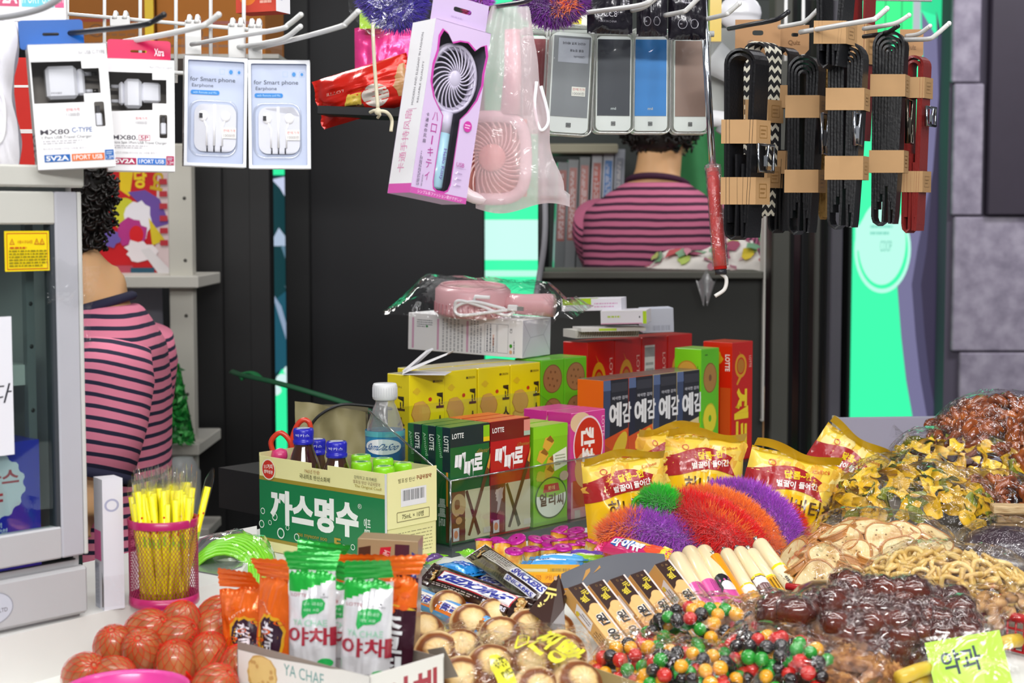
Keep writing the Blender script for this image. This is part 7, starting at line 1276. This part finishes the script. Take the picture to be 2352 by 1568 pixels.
# risers under the heaps
riser('display_riser', 'low cardboard riser under the rusk and nut bags', [(1812, 1372), (2352, 1452), (2700, 1440), (2700, 1200), (1900, 1200)], TZ, .838, mat('#8c8478', .7))
riser('display_riser', 'taller cardboard riser under the leaf chip bags at the back', [(1890, 1215), (2352, 1250), (2900, 1225), (2800, 1060), (1960, 1060)], .8385, .872, mat('#6d675f', .7))
def bag_film(o, L_, W_, H_, seed, m_, tip=.25, wr=.006, top=0):
    m = MB()
    def fn(u, v):
        x, y = (u - .5) * 2 * (1 + tip), (v - .5) * 2 * 1.12; r = max(0, 1 - abs(x) ** 2.6 - abs(y) ** 2.4); e = r ** .5 if r > 0 else 0
        n_ = noise.noise((x * 2.6 + seed, y * 2.6, seed * .7)); n2 = abs(noise.noise((x * 6 + seed, y * 5, 3.1 + seed))); edge = max(0, abs(x) - .86)
        return Vector((x * L_ / 2, y * W_ / 2 * (1 - .5 * edge), .0035 + H_ * e * 1.04 + wr * (n2 * (.4 + .6 * e) + .5 * n_ * e) + edge * .05 * (1 + sin(y * 4 + seed)) * (1 if seed % 2 else .5) + .004 * abs(n_)))
    m.grid(fn, 46, 34, m_, True); return m.build('clear_bag', o)
FILM = film('bagfilm', base=.032, rough=.05, bump=.75, bscale=38, gain=.8)
def dome(L_, W_, H_):
    def h(x, y): r = 1 - abs(2 * x / L_) ** 2.6 - abs(2 * y / W_) ** 2.4; return H_ * max(0, r) ** .5
    return h
def fill(o, L_, W_, H_, n, dmin, r, protos, labels, group, seed, flat=0.0, layers=2, sc=(.85, 1.12), tilt=None):
    """places copies of the prototypes on the heap inside the bag"""
    q = random.Random(seed); h = dome(L_ * .95, W_ * .95, H_); M_ = o.matrix_basis; out = []
    for layer in range(layers):
        pts = []; k = 0
        while len(pts) < n and k < n * 60:
            k += 1; x, y = q.uniform(-.48, .48) * L_, q.uniform(-.48, .48) * W_; z = h(x, y)
            if z <= 0 or any((x - a) ** 2 + (y - b) ** 2 + ((z - c) * .9) ** 2 < dmin ** 2 for a, b, c in pts): continue
            pts.append((x, y, z))
        for x, y, z in pts:
            zz = max(r, z - r - layer * r * 1.7)
            if layer and z < r * 3: continue
            i = q.randrange(len(protos)); c = dup(protos[i]); e = .006; nx = -(h(x + e, y) - h(x - e, y)) / (2 * e); ny = -(h(x, y + e) - h(x, y - e)) / (2 * e); nv = Vector((max(-1.5, min(1.5, nx)), max(-1.5, min(1.5, ny)), 1)).normalized()
            rot = nv.to_track_quat('Z', 'Y').to_matrix().to_4x4() @ Matrix.Rotation(q.uniform(0, 2 * pi), 4, 'Z') @ Matrix.Rotation(q.uniform(-1, 1) * (flat if tilt is None else tilt), 4, 'X')
            mm = M_ @ Matrix.Translation((x, y, zz)) @ rot; c.location = mm.translation; c.rotation_euler = mm.to_euler(); s = q.uniform(*sc); c.scale = (s, s, s); c['label'] = labels[i]; c['group'] = group; out.append(c)
    return out
def kill(protos):
    for p in protos:
        for c in list(p.children): bpy.data.objects.remove(c)
        bpy.data.objects.remove(p)
def bagthing(label, px, py, z, L_, W_, H_, rz, rx=0, ry=0, cat='bag', group=None, seed=1, m_=None, **k):
    p = on(px, py, z); o = thing('clear_bag', label, cat, p, (R(rx), R(ry), R(rz)), group); bpy.context.view_layer.update(); bag_film(o, L_, W_, H_, seed, m_ or FILM, **k); return o
BGG = 'clear bags of loose sweets and snacks'
# prototypes
def chip_leaf(h, seed):
    m = MB(); q = random.Random(seed); mm = ramp_mat('leaf' + h, [(.3, '#5a5210'), (.45, h), (.7, h), (.85, '#efd76a')], 60, .42, 4, .25, .2)
    def fn(u, v, s=1): x, y = (u - .5) * .040, (v - .5) * .028 * (1 - .7 * abs(u - .5)); return (x, y, s * .0008 + .010 * sin(u * 5 + seed) * (v - .3) + .006 * cos(v * 6 + seed) * (u - .5))
    m.grid(lambda u, v: fn(u, v), 8, 6, mm); m.grid(lambda u, v: fn(1 - u, v, -1), 8, 6, mm); return m.build('leaf_chip', None, None, None, 'x', 'chip')
leafs = [chip_leaf(h, i) for i, h in enumerate(('#dcae14', '#c4990f', '#76801a', '#ecc42a'))]
LLF = lambda w_: ['golden leaf-shaped chip inside the ' + w_, 'olive gold leaf-shaped chip inside the ' + w_, 'green leaf-shaped chip inside the ' + w_, 'pale yellow leaf-shaped chip inside the ' + w_]
o = bagthing('clear bag of yellow green leaf chips in front, its corner pointing left', 2105, 1196, .872, .225, .15, .070, -14, 6, 8, seed=3); fill(o, .225, .15, .066, 105, .0115, .007, leafs, LLF('front leaf chip bag'), 'leaf chips in the front bag', 31, 1.2, 1, (.55, .85))
o = bagthing('clear bag of leaf chips lying behind, partly under the brown twist bag', 2205, 1120, .885, .22, .14, .075, -6, 4, 4, seed=4); fill(o, .22, .14, .072, 100, .0115, .007, leafs, LLF('rear leaf chip bag'), 'leaf chips in the rear bag', 32, 1.2, 1, (.55, .85))
kill(leafs)
tw = []
for i in range(3):
    m = MB(); br_ = ramp_mat('twistbrown', [(.3, '#4a1c08'), (.5, '#8f4312'), (.7, '#bd6a20')], 40, .25, 4, .3, .7); q = random.Random(i)
    for ph in (0, pi): m.tube([(.034 * (t / 10 - .5) * 2 * .5, .0045 * cos(t * .9 + ph), .0045 * sin(t * .9 + ph) + .006 * sin(t * .4 + i)) for t in range(11)], [.003 + .002 * sin(pi * t / 10) for t in range(11)], br_, 8)
    tw.append(m.build('twisted_cookie', None, None, None, 'x', 'cookie'))
o = bagthing('big clear bag of glossy dark brown twisted cookies at the right edge', 2330, 1085, .90, .26, .16, .105, -4, 0, 6, seed=5); fill(o, .26, .16, .10, 58, .018, .008, tw, ['dark brown twisted cookie in the big bag at the right edge'] * 3, 'twisted cookies in the big bag', 33, .8, 2, (1.1, 1.5))
o = bagthing('smaller clear bag of dark brown twisted cookies under the leaf chip bags', 2275, 1170, .874, .12, .09, .045, -20, 0, 0, seed=6); fill(o, .12, .09, .042, 20, .018, .008, tw, ['dark brown twisted cookie in the smaller bag by the pale wafers'] * 3, 'twisted cookies in the smaller bag', 34, .8, 1, (.9, 1.2))
kill(tw)
# rusks
rk = []
for i in range(3):
    m = MB(); cru = mat('#b87c3c', .45, coat=.3, vary=.25, vscale=40); crm = ramp_mat('rusk', [(.35, '#b98b4c'), (.5, '#dcc48c'), (.75, '#eadcae')], 70, .6, 5, .5); P = rrect(-.019, -.014, .019, .014 + .004 * (i == 1), .013, .012, 5)
    m.prism(P, -.0032, .0032, crm, side=cru); m.tube([(x, y, .0028) for x, y in P], .0011, cru, 5, True); m.tube([(x, y, -.0028) for x, y in P], .0011, cru, 5, True)
    for k in range(5): m.ball((.008 * cos(k * 2.2), .006 * sin(k * 1.7), .0032), (.0012, .0012, .0003), mat('#8d6a3c', .6), 6)
    rk.append(m.build('rusk_slice', None, None, None, 'x', 'rusk'))
o = bagthing('large clear bag of toasted bread rusks below the leaf chip bags', 2020, 1318, .84, .20, .13, .068, -8, 10, 3, seed=7); fill(o, .20, .13, .062, 30, .023, .010, rk, ['toasted rusk slice inside the large rusk bag'] * 3, 'rusks in the large bag', 35, 1.0, 2, (1.02, 1.25))
o = bagthing('small clear bag of pale rusks next to the fluffy scrubbers', 1892, 1345, .84, .085, .075, .040, 14, 12, -6, seed=8); fill(o, .085, .075, .038, 8, .023, .009, rk, ['pale rusk slice inside the small rusk bag by the scrubbers'] * 3, 'rusks in the small bag', 36, .8, 1, (1.15, 1.35))
kill(rk)
kn = []
for i in range(3):
    m = MB(); tm = ramp_mat('knot', [(.3, '#b58a3e'), (.5, '#d8b464'), (.75, '#ecd394')], 40, .4, 4, .2, .3); m.tube(bez([(.014 * cos(t * 1.25 + i), .011 * sin(t * 1.9), .004 * sin(t * 2.3 + i)) for t in range(7)], 5), .0027, tm, 7); kn.append(m.build('knot_snack', None, None, None, 'x', 'snack'))
o = bagthing('clear bag of pale yellow knotted snacks behind the dark jelly sweets', 2190, 1385, .842, .20, .11, .058, -6, 8, 6, seed=9); fill(o, .20, .11, .054, 70, .012, .006, kn, ['pale knotted snack inside the bag behind the jelly sweets'] * 3, 'knotted snacks', 37, 1.2, 2)
kill(kn)
o = bagthing('dark purple brown bag lying at the right edge under the leaf chips', 2310, 1300, .842, .13, .11, .050, -8, 6, 0, seed=10); m = MB(); hh = dome(.12, .1, .046); m.grid(lambda u, v: ((u - .5) * .118, (v - .5) * .098, hh((u - .5) * .118, (v - .5) * .098) + .002 * noise.noise((u * 9, v * 9, 1))), 24, 20, mat('#2b1524', .4, coat=.4, vary=.3, vscale=50)); m.build('dark_filling', o)
wf = []
m = MB(); m.box(-.03, .03, -.009, .009, -.004, .004, ramp_mat('wafer', [(.3, '#a9875a'), (.6, '#cbb084'), (.8, '#dcc8a2')], 60, .6, 4, .4, vec=(1, 8, 8)), c=.001); wf.append(m.build('wafer_stick', None, None, None, 'x', 'wafer'))
for i, (px, py, z, lb) in enumerate(((2336, 1168, .90, 'top pale wafer stick at the right edge'), (2340, 1188, .886, 'second pale wafer stick under the top one'), (2338, 1212, .876, 'lowest pale wafer stick at the right edge'))): dup(wf[0], on(px, py, z), (0, 0, R(8 * i - 6)), lb, 'pale wafer sticks', (1, 1.3, 1.2))
kill(wf)
o = bagthing('clear bag of small nut cookies in front of the red basket rim', 2312, 1430, .845, .12, .08, .032, -6, 8, 0, seed=11); pn = []
m = MB(); m.ball((0, 0, 0), (.009, .009, .006), ramp_mat('nutcookie', [(.35, '#5a3a1c'), (.5, '#a87a44'), (.7, '#c99d62')], 70, .5, 4, .5), 12, fn=lambda d: 1 + .15 * noise.noise(d * 5)); pn.append(m.build('nut_cookie', None, None, None, 'x', 'cookie')); fill(o, .12, .08, .03, 22, .014, .007, pn, ['small brown nut cookie in the bag by the red rim'], 'nut cookies', 38, .3, 1); kill(pn)
# red basket
RB = mat('#b8141c', .35, coat=.3); p0_, p1_ = on(2222, 1392, .858), on(2560, 1470, .858)
o = thing('red_basket', 'red plastic basket rim at the right edge below the nut cookies', 'basket', p0_); dv = (p1_ - p0_); m = MB(); n_ = Vector((-dv.y, dv.x, 0)).normalized(); m.tube([Vector((0, 0, 0)), dv], .0048, RB, 8); m.tube([n_ * .012, n_ * .16], .0048, RB, 8); m.build('rim', o); m = MB()
for i in range(18): m.tube([dv * (i / 17), dv * (i / 17) + Vector((0, .004, -.034))], .0013, RB, 5)
for z in (-.012, -.024, -.034): m.tube([Vector((0, .002, z)), dv + Vector((0, .002, z))], .0014, RB, 5)
m.build('lattice_side', o)
m = MB(); m.tube([on(1806, 1346, .852), on(1905, 1358, .852)], .004, RB, 8); tag(m.build('red_tray_rim'), 'short red tray rim under the small rusk bag', 'tray')
# dark jelly sweets, each wrapped
js = []
for i in range(3):
    m = MB(); jm_ = ramp_mat('darkjelly', [(.3, '#1f0a06'), (.5, '#4a1a10'), (.72, '#6e2c1a')], 26, .14, 4, .5, 1.0, metalv=0); q = random.Random(i); m.ball((0, 0, 0), (.0165, .0115, .0115), jm_, 20, fn=lambda d, i=i: 1 + .09 * sin(d.x * 11 + i) + .12 * noise.noise(d * 3 + Vector((i, 0, 0)))); b_ = m.build('jelly_sweet', None, None, None, 'x', 'sweet')
    w_ = MB(); w_.ball((0, 0, 0), (.0185, .013, .0128), film('wrapf', base=.02, rough=.05, bump=.9, bscale=90), 18, fn=lambda d, i=i: 1 + .08 * abs(noise.noise(d * 6 + Vector((i, 3, 0))))); w_.build('clear_wrapper', b_); js.append(b_)
q = random.Random(77); JP = []
def heapz(px, py): return 0
rows = [(1352, 1950, 2120, 5, .064), (1376, 1850, 2190, 9, .056), (1402, 1778, 2215, 11, .050), (1430, 1900, 2220, 8, .042), (1456, 1945, 2225, 7, .034), (1484, 1990, 2215, 5, .024), (1508, 2010, 2120, 3, .014), (1410, 1706, 1770, 2, .03)]
bpy.context.view_layer.update()
for r_, (py, x0, x1, n, dz) in enumerate(rows):
    for i in range(n):
        px = x0 + (x1 - x0) * (i + .5 * (r_ % 2)) / max(1, n - .5) + q.uniform(-8, 8); c = dup(js[q.randrange(3)]); c.location = on(px, py + q.uniform(-6, 6), TZ + dz + .012); c.rotation_euler = (q.uniform(-1.1, .6), q.uniform(-.5, .5), q.uniform(-.9, .9)); s = q.uniform(1.0, 1.35); c.scale = (s, s, s)
        c['label'] = 'dark brown wrapped jelly sweet, row %s of the heap behind the green price card' % ('back', 'second', 'third', 'fourth', 'fifth', 'sixth', 'front', 'left side')[r_]; c['group'] = 'jelly sweets in the %s row' % ('back', 'second', 'third', 'fourth', 'fifth', 'sixth', 'front', 'left side')[r_]
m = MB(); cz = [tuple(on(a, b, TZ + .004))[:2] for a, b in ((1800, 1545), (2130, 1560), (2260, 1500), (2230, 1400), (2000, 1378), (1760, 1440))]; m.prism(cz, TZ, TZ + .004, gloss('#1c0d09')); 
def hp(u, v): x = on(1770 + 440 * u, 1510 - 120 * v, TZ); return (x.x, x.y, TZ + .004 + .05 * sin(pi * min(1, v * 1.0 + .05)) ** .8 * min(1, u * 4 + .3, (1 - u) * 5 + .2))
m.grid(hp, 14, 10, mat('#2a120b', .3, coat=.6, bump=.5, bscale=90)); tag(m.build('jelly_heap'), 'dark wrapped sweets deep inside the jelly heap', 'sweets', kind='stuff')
kill(js)
# crumb cookies
cb = []
for i in range(3):
    m = MB(); cm_ = ramp_mat('crumb', [(.3, '#54331c'), (.5, '#946032'), (.7, '#bd8a4e')], 120, .75, 6, .9); m.ball((0, 0, 0), (.027, .0135, .0115), cm_, 46, fn=lambda d, i=i: 1 + .16 * noise.noise(d * 7 + Vector((i * 3, 0, 0))) + .22 * noise.noise(d * 17 + Vector((i, 0, 0))) + .10 * noise.noise(d * 34)); cb.append(m.build('crumb_cookie', None, None, None, 'x', 'cookie'))
o = bagthing('clear bag of rough brown crumb cookies behind the candies', 1860, 1518, TZ + .008, .21, .11, .052, -30, 6, 8, seed=13); fill(o, .21, .11, .052, 26, .026, .011, cb, ['rough brown crumb cookie inside the bag behind the candies'] * 3, 'crumb cookies', 39, .2, 2, (.9, 1.15))
o = bagthing('second clear bag of crumb cookies at the bottom edge right of the candies', 1925, 1590, TZ + .002, .12, .08, .04, -34, 0, 0, seed=14); fill(o, .12, .08, .04, 8, .026, .011, cb, ['rough brown crumb cookie in the bag cut by the bottom edge'] * 3, 'crumb cookies at the bottom', 40, .2, 1, (.9, 1.1)); kill(cb)
# round candies in four bags in a card tray
cn = []
CH = (('#c9221a', 'red'), ('#1f9428', 'green'), ('#eaa414', 'yellow orange'), ('#1d1416', 'black brown'))
for h, nm in CH: cn.append(MB().ball((0, 0, 0), (.0069, .0067, .0066), mat(h, .22, coat=.6), 16).build('round_candy', None, None, None, 'x', 'candy'))
LC = lambda w_: [nm + ' round candy inside the ' + w_ for h, nm in CH]
for lb, px, py, z, L_, W_, H_, rz, sd, w_ in (('clear bag of round coloured candies at the back of the card tray', 1640, 1502, TZ + .012, .150, .085, .050, -14, 21, 'rear candy bag'), ('clear bag of round coloured candies at the left of the card tray', 1484, 1556, TZ + .004, .105, .070, .036, -22, 22, 'left candy bag'), ('clear bag of round coloured candies lying front in the middle', 1590, 1596, TZ + .004, .10, .075, .044, -16, 23, 'middle front candy bag'), ('clear bag of round coloured candies at the right, touching the crumb cookies', 1785, 1580, TZ + .004, .135, .085, .052, -28, 24, 'right candy bag')):
    o = bagthing(lb, px, py, z, L_, W_, H_, rz, 4, 3, seed=sd, group='candy bags in the card tray'); fill(o, L_, W_, H_, 74, .0118, .0066, cn, LC(w_), 'candies in the ' + w_, sd, 0, 1, (.93, 1.08)); m = MB(); q = random.Random(sd + 5); hq = dome(L_ * .9, W_ * .9, H_ - .013)
    for k in range(70):
        x, y = q.uniform(-.43, .43) * L_, q.uniform(-.43, .43) * W_; z = hq(x, y)
        if z > .004: m.ball((x, y, max(.007, z - .006)), .0066, mat(CH[k % 4][0], .22, coat=.6), 10)
    c = m.build('round_candies', None, o.location, o.rotation_euler, 'round candies deep inside the ' + w_, 'candies', None, 'stuff')
kill(cn)
T0, T1, T2, T3 = on(1336, 1524, TZ + .018), on(1530, 1590, TZ + .018), on(2062, 1540, TZ + .018), on(1560, 1452, TZ + .012)
o = thing('card_tray', 'shallow tan card tray around the candy bags', 'tray', T0); m = MB(); kc = paper('#a08a5a'); b0 = o.location
def wall(a, b_, hgt): a, b_ = a - b0, b_ - b0; n_ = Vector((-(b_ - a).y, (b_ - a).x, 0)).normalized() * .0015; m.add([a - Vector((0, 0, hgt)), b_ - Vector((0, 0, hgt)), b_, a, a - Vector((0, 0, hgt)) + n_, b_ - Vector((0, 0, hgt)) + n_, b_ + n_, a + n_], [[0, 1, 2, 3], [7, 6, 5, 4], [3, 2, 6, 7], [0, 3, 7, 4], [1, 5, 6, 2]], kc)
wall(T0, T1, .016); wall(T3 + Vector((0, 0, .006)), T0, .016); m.build('tray_walls', o)
a, b_ = on(1946, 1592, TZ + .03), on(2062, 1528, TZ + .03); m = MB(); m.add([a, b_, b_ - Vector((0, 0, .028)), a - Vector((0, 0, .028)), a + Vector((.001, .002, 0)), b_ + Vector((.001, .002, 0)), b_ + Vector((.001, .002, -.028)), a + Vector((.001, .002, -.028))], [[0, 3, 2, 1], [4, 5, 6, 7], [0, 1, 5, 4]], gloss('#6d4a34')); tag(m.build('brown_card'), 'brown card panel at the bottom beside the green price card', 'card')
# buns
bn = []
for i in range(2):
    m = MB(); bm_ = bpy.data.materials.new('m_bun%d' % i); bm_.use_nodes = True; nt = bm_.node_tree; b = nt.nodes['Principled BSDF']; tc = nt.nodes.new('ShaderNodeTexCoord'); ml = nt.nodes.new('ShaderNodeVectorMath'); ml.operation = 'MULTIPLY'; ml.inputs[1].default_value = (1, 1, 0); ln_ = nt.nodes.new('ShaderNodeVectorMath'); ln_.operation = 'LENGTH'; ns = nt.nodes.new('ShaderNodeTexNoise'); ns.inputs['Scale'].default_value = 45; ad = nt.nodes.new('ShaderNodeMath'); ad.operation = 'MULTIPLY_ADD'; ad.inputs[1].default_value = .011; rp = nt.nodes.new('ShaderNodeMapRange'); rp.inputs[1].default_value = .004; rp.inputs[2].default_value = .027; cr_ = nt.nodes.new('ShaderNodeValToRGB'); el = cr_.color_ramp.elements
    for k in range(3): el.new(.5)
    for e, (p_, h) in zip(el, ((0, '#ead2a0'), (.46, '#dfb878'), (.60, '#6f380e'), (.80, '#84450f'), (.93, '#e0c08a'))): e.position = p_; e.color = (*lin(h), 1)
    L = nt.links.new; L(tc.outputs['Object'], ml.inputs[0]); L(ml.outputs[0], ln_.inputs[0]); L(tc.outputs['Object'], ns.inputs['Vector']); L(ns.outputs['Fac'], ad.inputs[0]); L(ln_.outputs['Value'], ad.inputs[2]); L(ad.outputs[0], rp.inputs[0]); L(rp.outputs[0], cr_.inputs[0]); L(cr_.outputs[0], b.inputs['Base Color']); b.inputs['Roughness'].default_value = .4; b.inputs['Coat Weight'].default_value = .2
    def bf(d): r = math.hypot(d.x, d.y); a = math.atan2(d.y, d.x); return 1 - (.02 * math.exp(-(r / .28) ** 2) if d.z > 0 else 0) + (.022 * sin(a * 11) * math.exp(-((r - .42) / .22) ** 2) if d.z > 0 else 0)
    m.ball((0, 0, 0), (.0205, .0205, .0145), bm_, 48, fn=bf); bn.append(m.build('cream_bun', None, None, None, 'x', 'bun'))
BN = [(1131, 1538, 1.44, 'big cream bun with a yellow tag across it, front left', 1.22), (1222, 1530, 1.45, 'cream bun beside the front left one, behind printed yellow letters', 1.15), (1290, 1506, 1.49, 'big cream bun at the right of the bun bag', 1.2), (1082, 1455, 1.63, 'cream bun in the rear bag, its browned top facing right', 1.1), (1138, 1448, 1.66, 'rearmost cream bun under the chocolate bars', 1.05), (1150, 1478, 1.58, 'cream bun behind the front left one', 1.1), (1030, 1440, 1.70, 'cream bun at the left back of the rear bag', 1.0), (972, 1482, 1.60, 'pale cream bun beside the white snack carton', 1.1), (1058, 1504, 1.53, 'cream bun low in the middle of the rear bag', 1.15), (1212, 1462, 1.61, 'cream bun behind the big right one', 1.05), (1328, 1574, 1.41, 'cream bun cut by the bottom edge at the right', 1.15), (1060, 1566, 1.43, 'cream bun cut by the bottom edge at the left', 1.15), (1004, 1524, 1.52, 'cream bun at the left in front of the pale one', 1.1), (1232, 1588, 1.40, 'cream bun at the bottom edge under the printed letters', 1.1), (1276, 1462, 1.60, 'cream bun at the back beside the slim brown boxes', 1.0)]
q = random.Random(8)
for i, (px, py, D, lb, s) in enumerate(BN):
    c = dup(bn[i % 2]); c.location = at(px, py, D); c.location.z = max(c.location.z, TZ + .02); c.rotation_euler = (R(50 + q.uniform(-14, 12)), R(q.uniform(-10, 10)), R(18 + q.uniform(-14, 14))); c.scale = (s, s, s); c['label'] = lb; c['group'] = 'cream buns in clear bags'
kill(bn)
bpy.context.view_layer.update()
def cover(label, quad, Dn, bulge, seed, yellow=None):
    """a crumpled clear bag laid over the buns: quad of pixel corners with depths"""
    o = thing('clear_bag', label, 'bag', at(*quad[0]), group='bun bags'); b0 = o.location; P = [at(*p) - b0 for p in quad]
    def fn(u, v):
        p = P[0].lerp(P[1], u).lerp(P[3].lerp(P[2], u), v); e = (sin(pi * u) * sin(pi * v)) ** .5 if 0 < u < 1 and 0 < v < 1 else 0
        return p + Vector((0, -.6, .8)) * (bulge * e + .006 * abs(noise.noise((u * 5, v * 5, seed))) + .004 * noise.noise((u * 11, v * 8, seed + 2)))
    m = MB(); m.grid(fn, 40, 34, FILM); m.build('clear_bag', o)
    if yellow: m = MB(); f = Face(m, fn=lambda x, y: (fn(x, y), Vector((0, -.8, .6))), L=.06, step=.0004); yellow(f); m.build('yellow_print', o)
    return o
def yp(f):
    y = '#e9e23a'; f.poly([(.20, .44), (.36, .26), (.44, .02), (.32, .02), (.24, .20)], y); f.text('빵굽는', .31, .26, .10, .10, '#3a3a14', rot=-58); f.text('날', .36, .15, .07, .08, '#3a3a14', rot=-58)
    f.line([(.40, .42), (.42, .58), (.50, .58), (.49, .46), (.40, .42)], .008, y); f.text('hot', .45, .51, .06, .06, y, rot=8); f.text('찐빵', .70, .46, .34, .36, y, rot=-38, bold=.03)
cover('crumpled clear bag over the front buns with yellow printed letters', [(1040, 1600, 1.37), (1385, 1620, 1.36), (1350, 1440, 1.58), (1085, 1450, 1.60)], 1.4, .03, 2, yp); cover('crumpled clear bag over the rear buns below the chocolate bars', [(950, 1560, 1.44), (1160, 1560, 1.46), (1180, 1430, 1.70), (965, 1436, 1.70)], 1.5, .03, 5)
# price card and the yellow stick cookies under it
a = on(2158, 1600, TZ + .01); o = thing('price_card', 'lime green handwritten price card in a clear sleeve at the lower right', 'card', at(2160, 1634, 1.42), (R(-28), R(-13), R(-10))); w, h = .066, .062; m = MB(); m.box(0, w, 0, .001, 0, h, mat('#b5ee2e', .35)); f = Face(m, o=(0, 0, 0), ux=(w, 0, 0), uy=(0, 0, h)); q = random.Random(3)
for i in range(7): f.poly([(q.random(), q.random()), (q.random() * .3 + .6, q.random() * .3 + .6), (q.random(), q.random())], '#c6f25a') if i < 3 else None
f.text('약과', .42, .66, .52, .36, '#1d3044', bold=.02, rot=2); m.build('card', o)
m = MB(); m.grid(lambda u, v: (-.004 + (w + .012) * u, -.0025 - .002 * abs(noise.noise((u * 6, v * 6, 2))), -.002 + (h + .006) * v), 14, 14, SOFT); m.build('clear_sleeve', o)
yc = mat('#d8b438', .4, coat=.3, vary=.15); st_ = []
for i, (A, B, z, lb) in enumerate((((2066, 1556), (2150, 1528), .028, 'upper yellow stick cookie left of the price card'), ((2068, 1584), (2150, 1560), .014, 'lower yellow stick cookie at the bottom edge'), ((2300, 1478), (2340, 1470), .030, 'yellow stick cookie end showing right of the price card'))):
    a, b_ = on(*A, TZ + z), on(*B, TZ + z); m = MB(); m.tube([Vector((0, 0, 0)), (b_ - a) * .5 + Vector((0, 0, .001)), b_ - a], .0065, yc, 12); tag(m.build('stick_cookie', None, a), lb, 'cookie', 'yellow stick cookies')
o = thing('clear_bag', 'clear sleeve bag around the yellow stick cookies', 'bag', on(2060, 1570, TZ + .01)); m = MB(); e0 = on(2320, 1490, TZ + .02) - o.location; m.grid(lambda u, v: e0 * u + Vector((0, .03 * v - .01, .036 * sin(pi * v) ** .6 + .004 * noise.noise((u * 7, v * 5, 1)))), 26, 12, FILM); m.build('film', o)
# pale card leaning behind the leaf chips
a = at(1926, 962, 2.42); o = thing('grey_card_box', 'lilac grey cardboard box standing behind the leaf chip bags', 'box', Vector((a.x, a.y, .872)), (0, 0, R(6))); m = MB(); hh_ = a.z - .872; m.box(0, .18, 0, .02, 0, hh_, paper('#a39fb2')); m.box(-.004, 0, -.001, .02, 0, hh_ + .003, paper('#b9b39c')); m.build('carton', o)
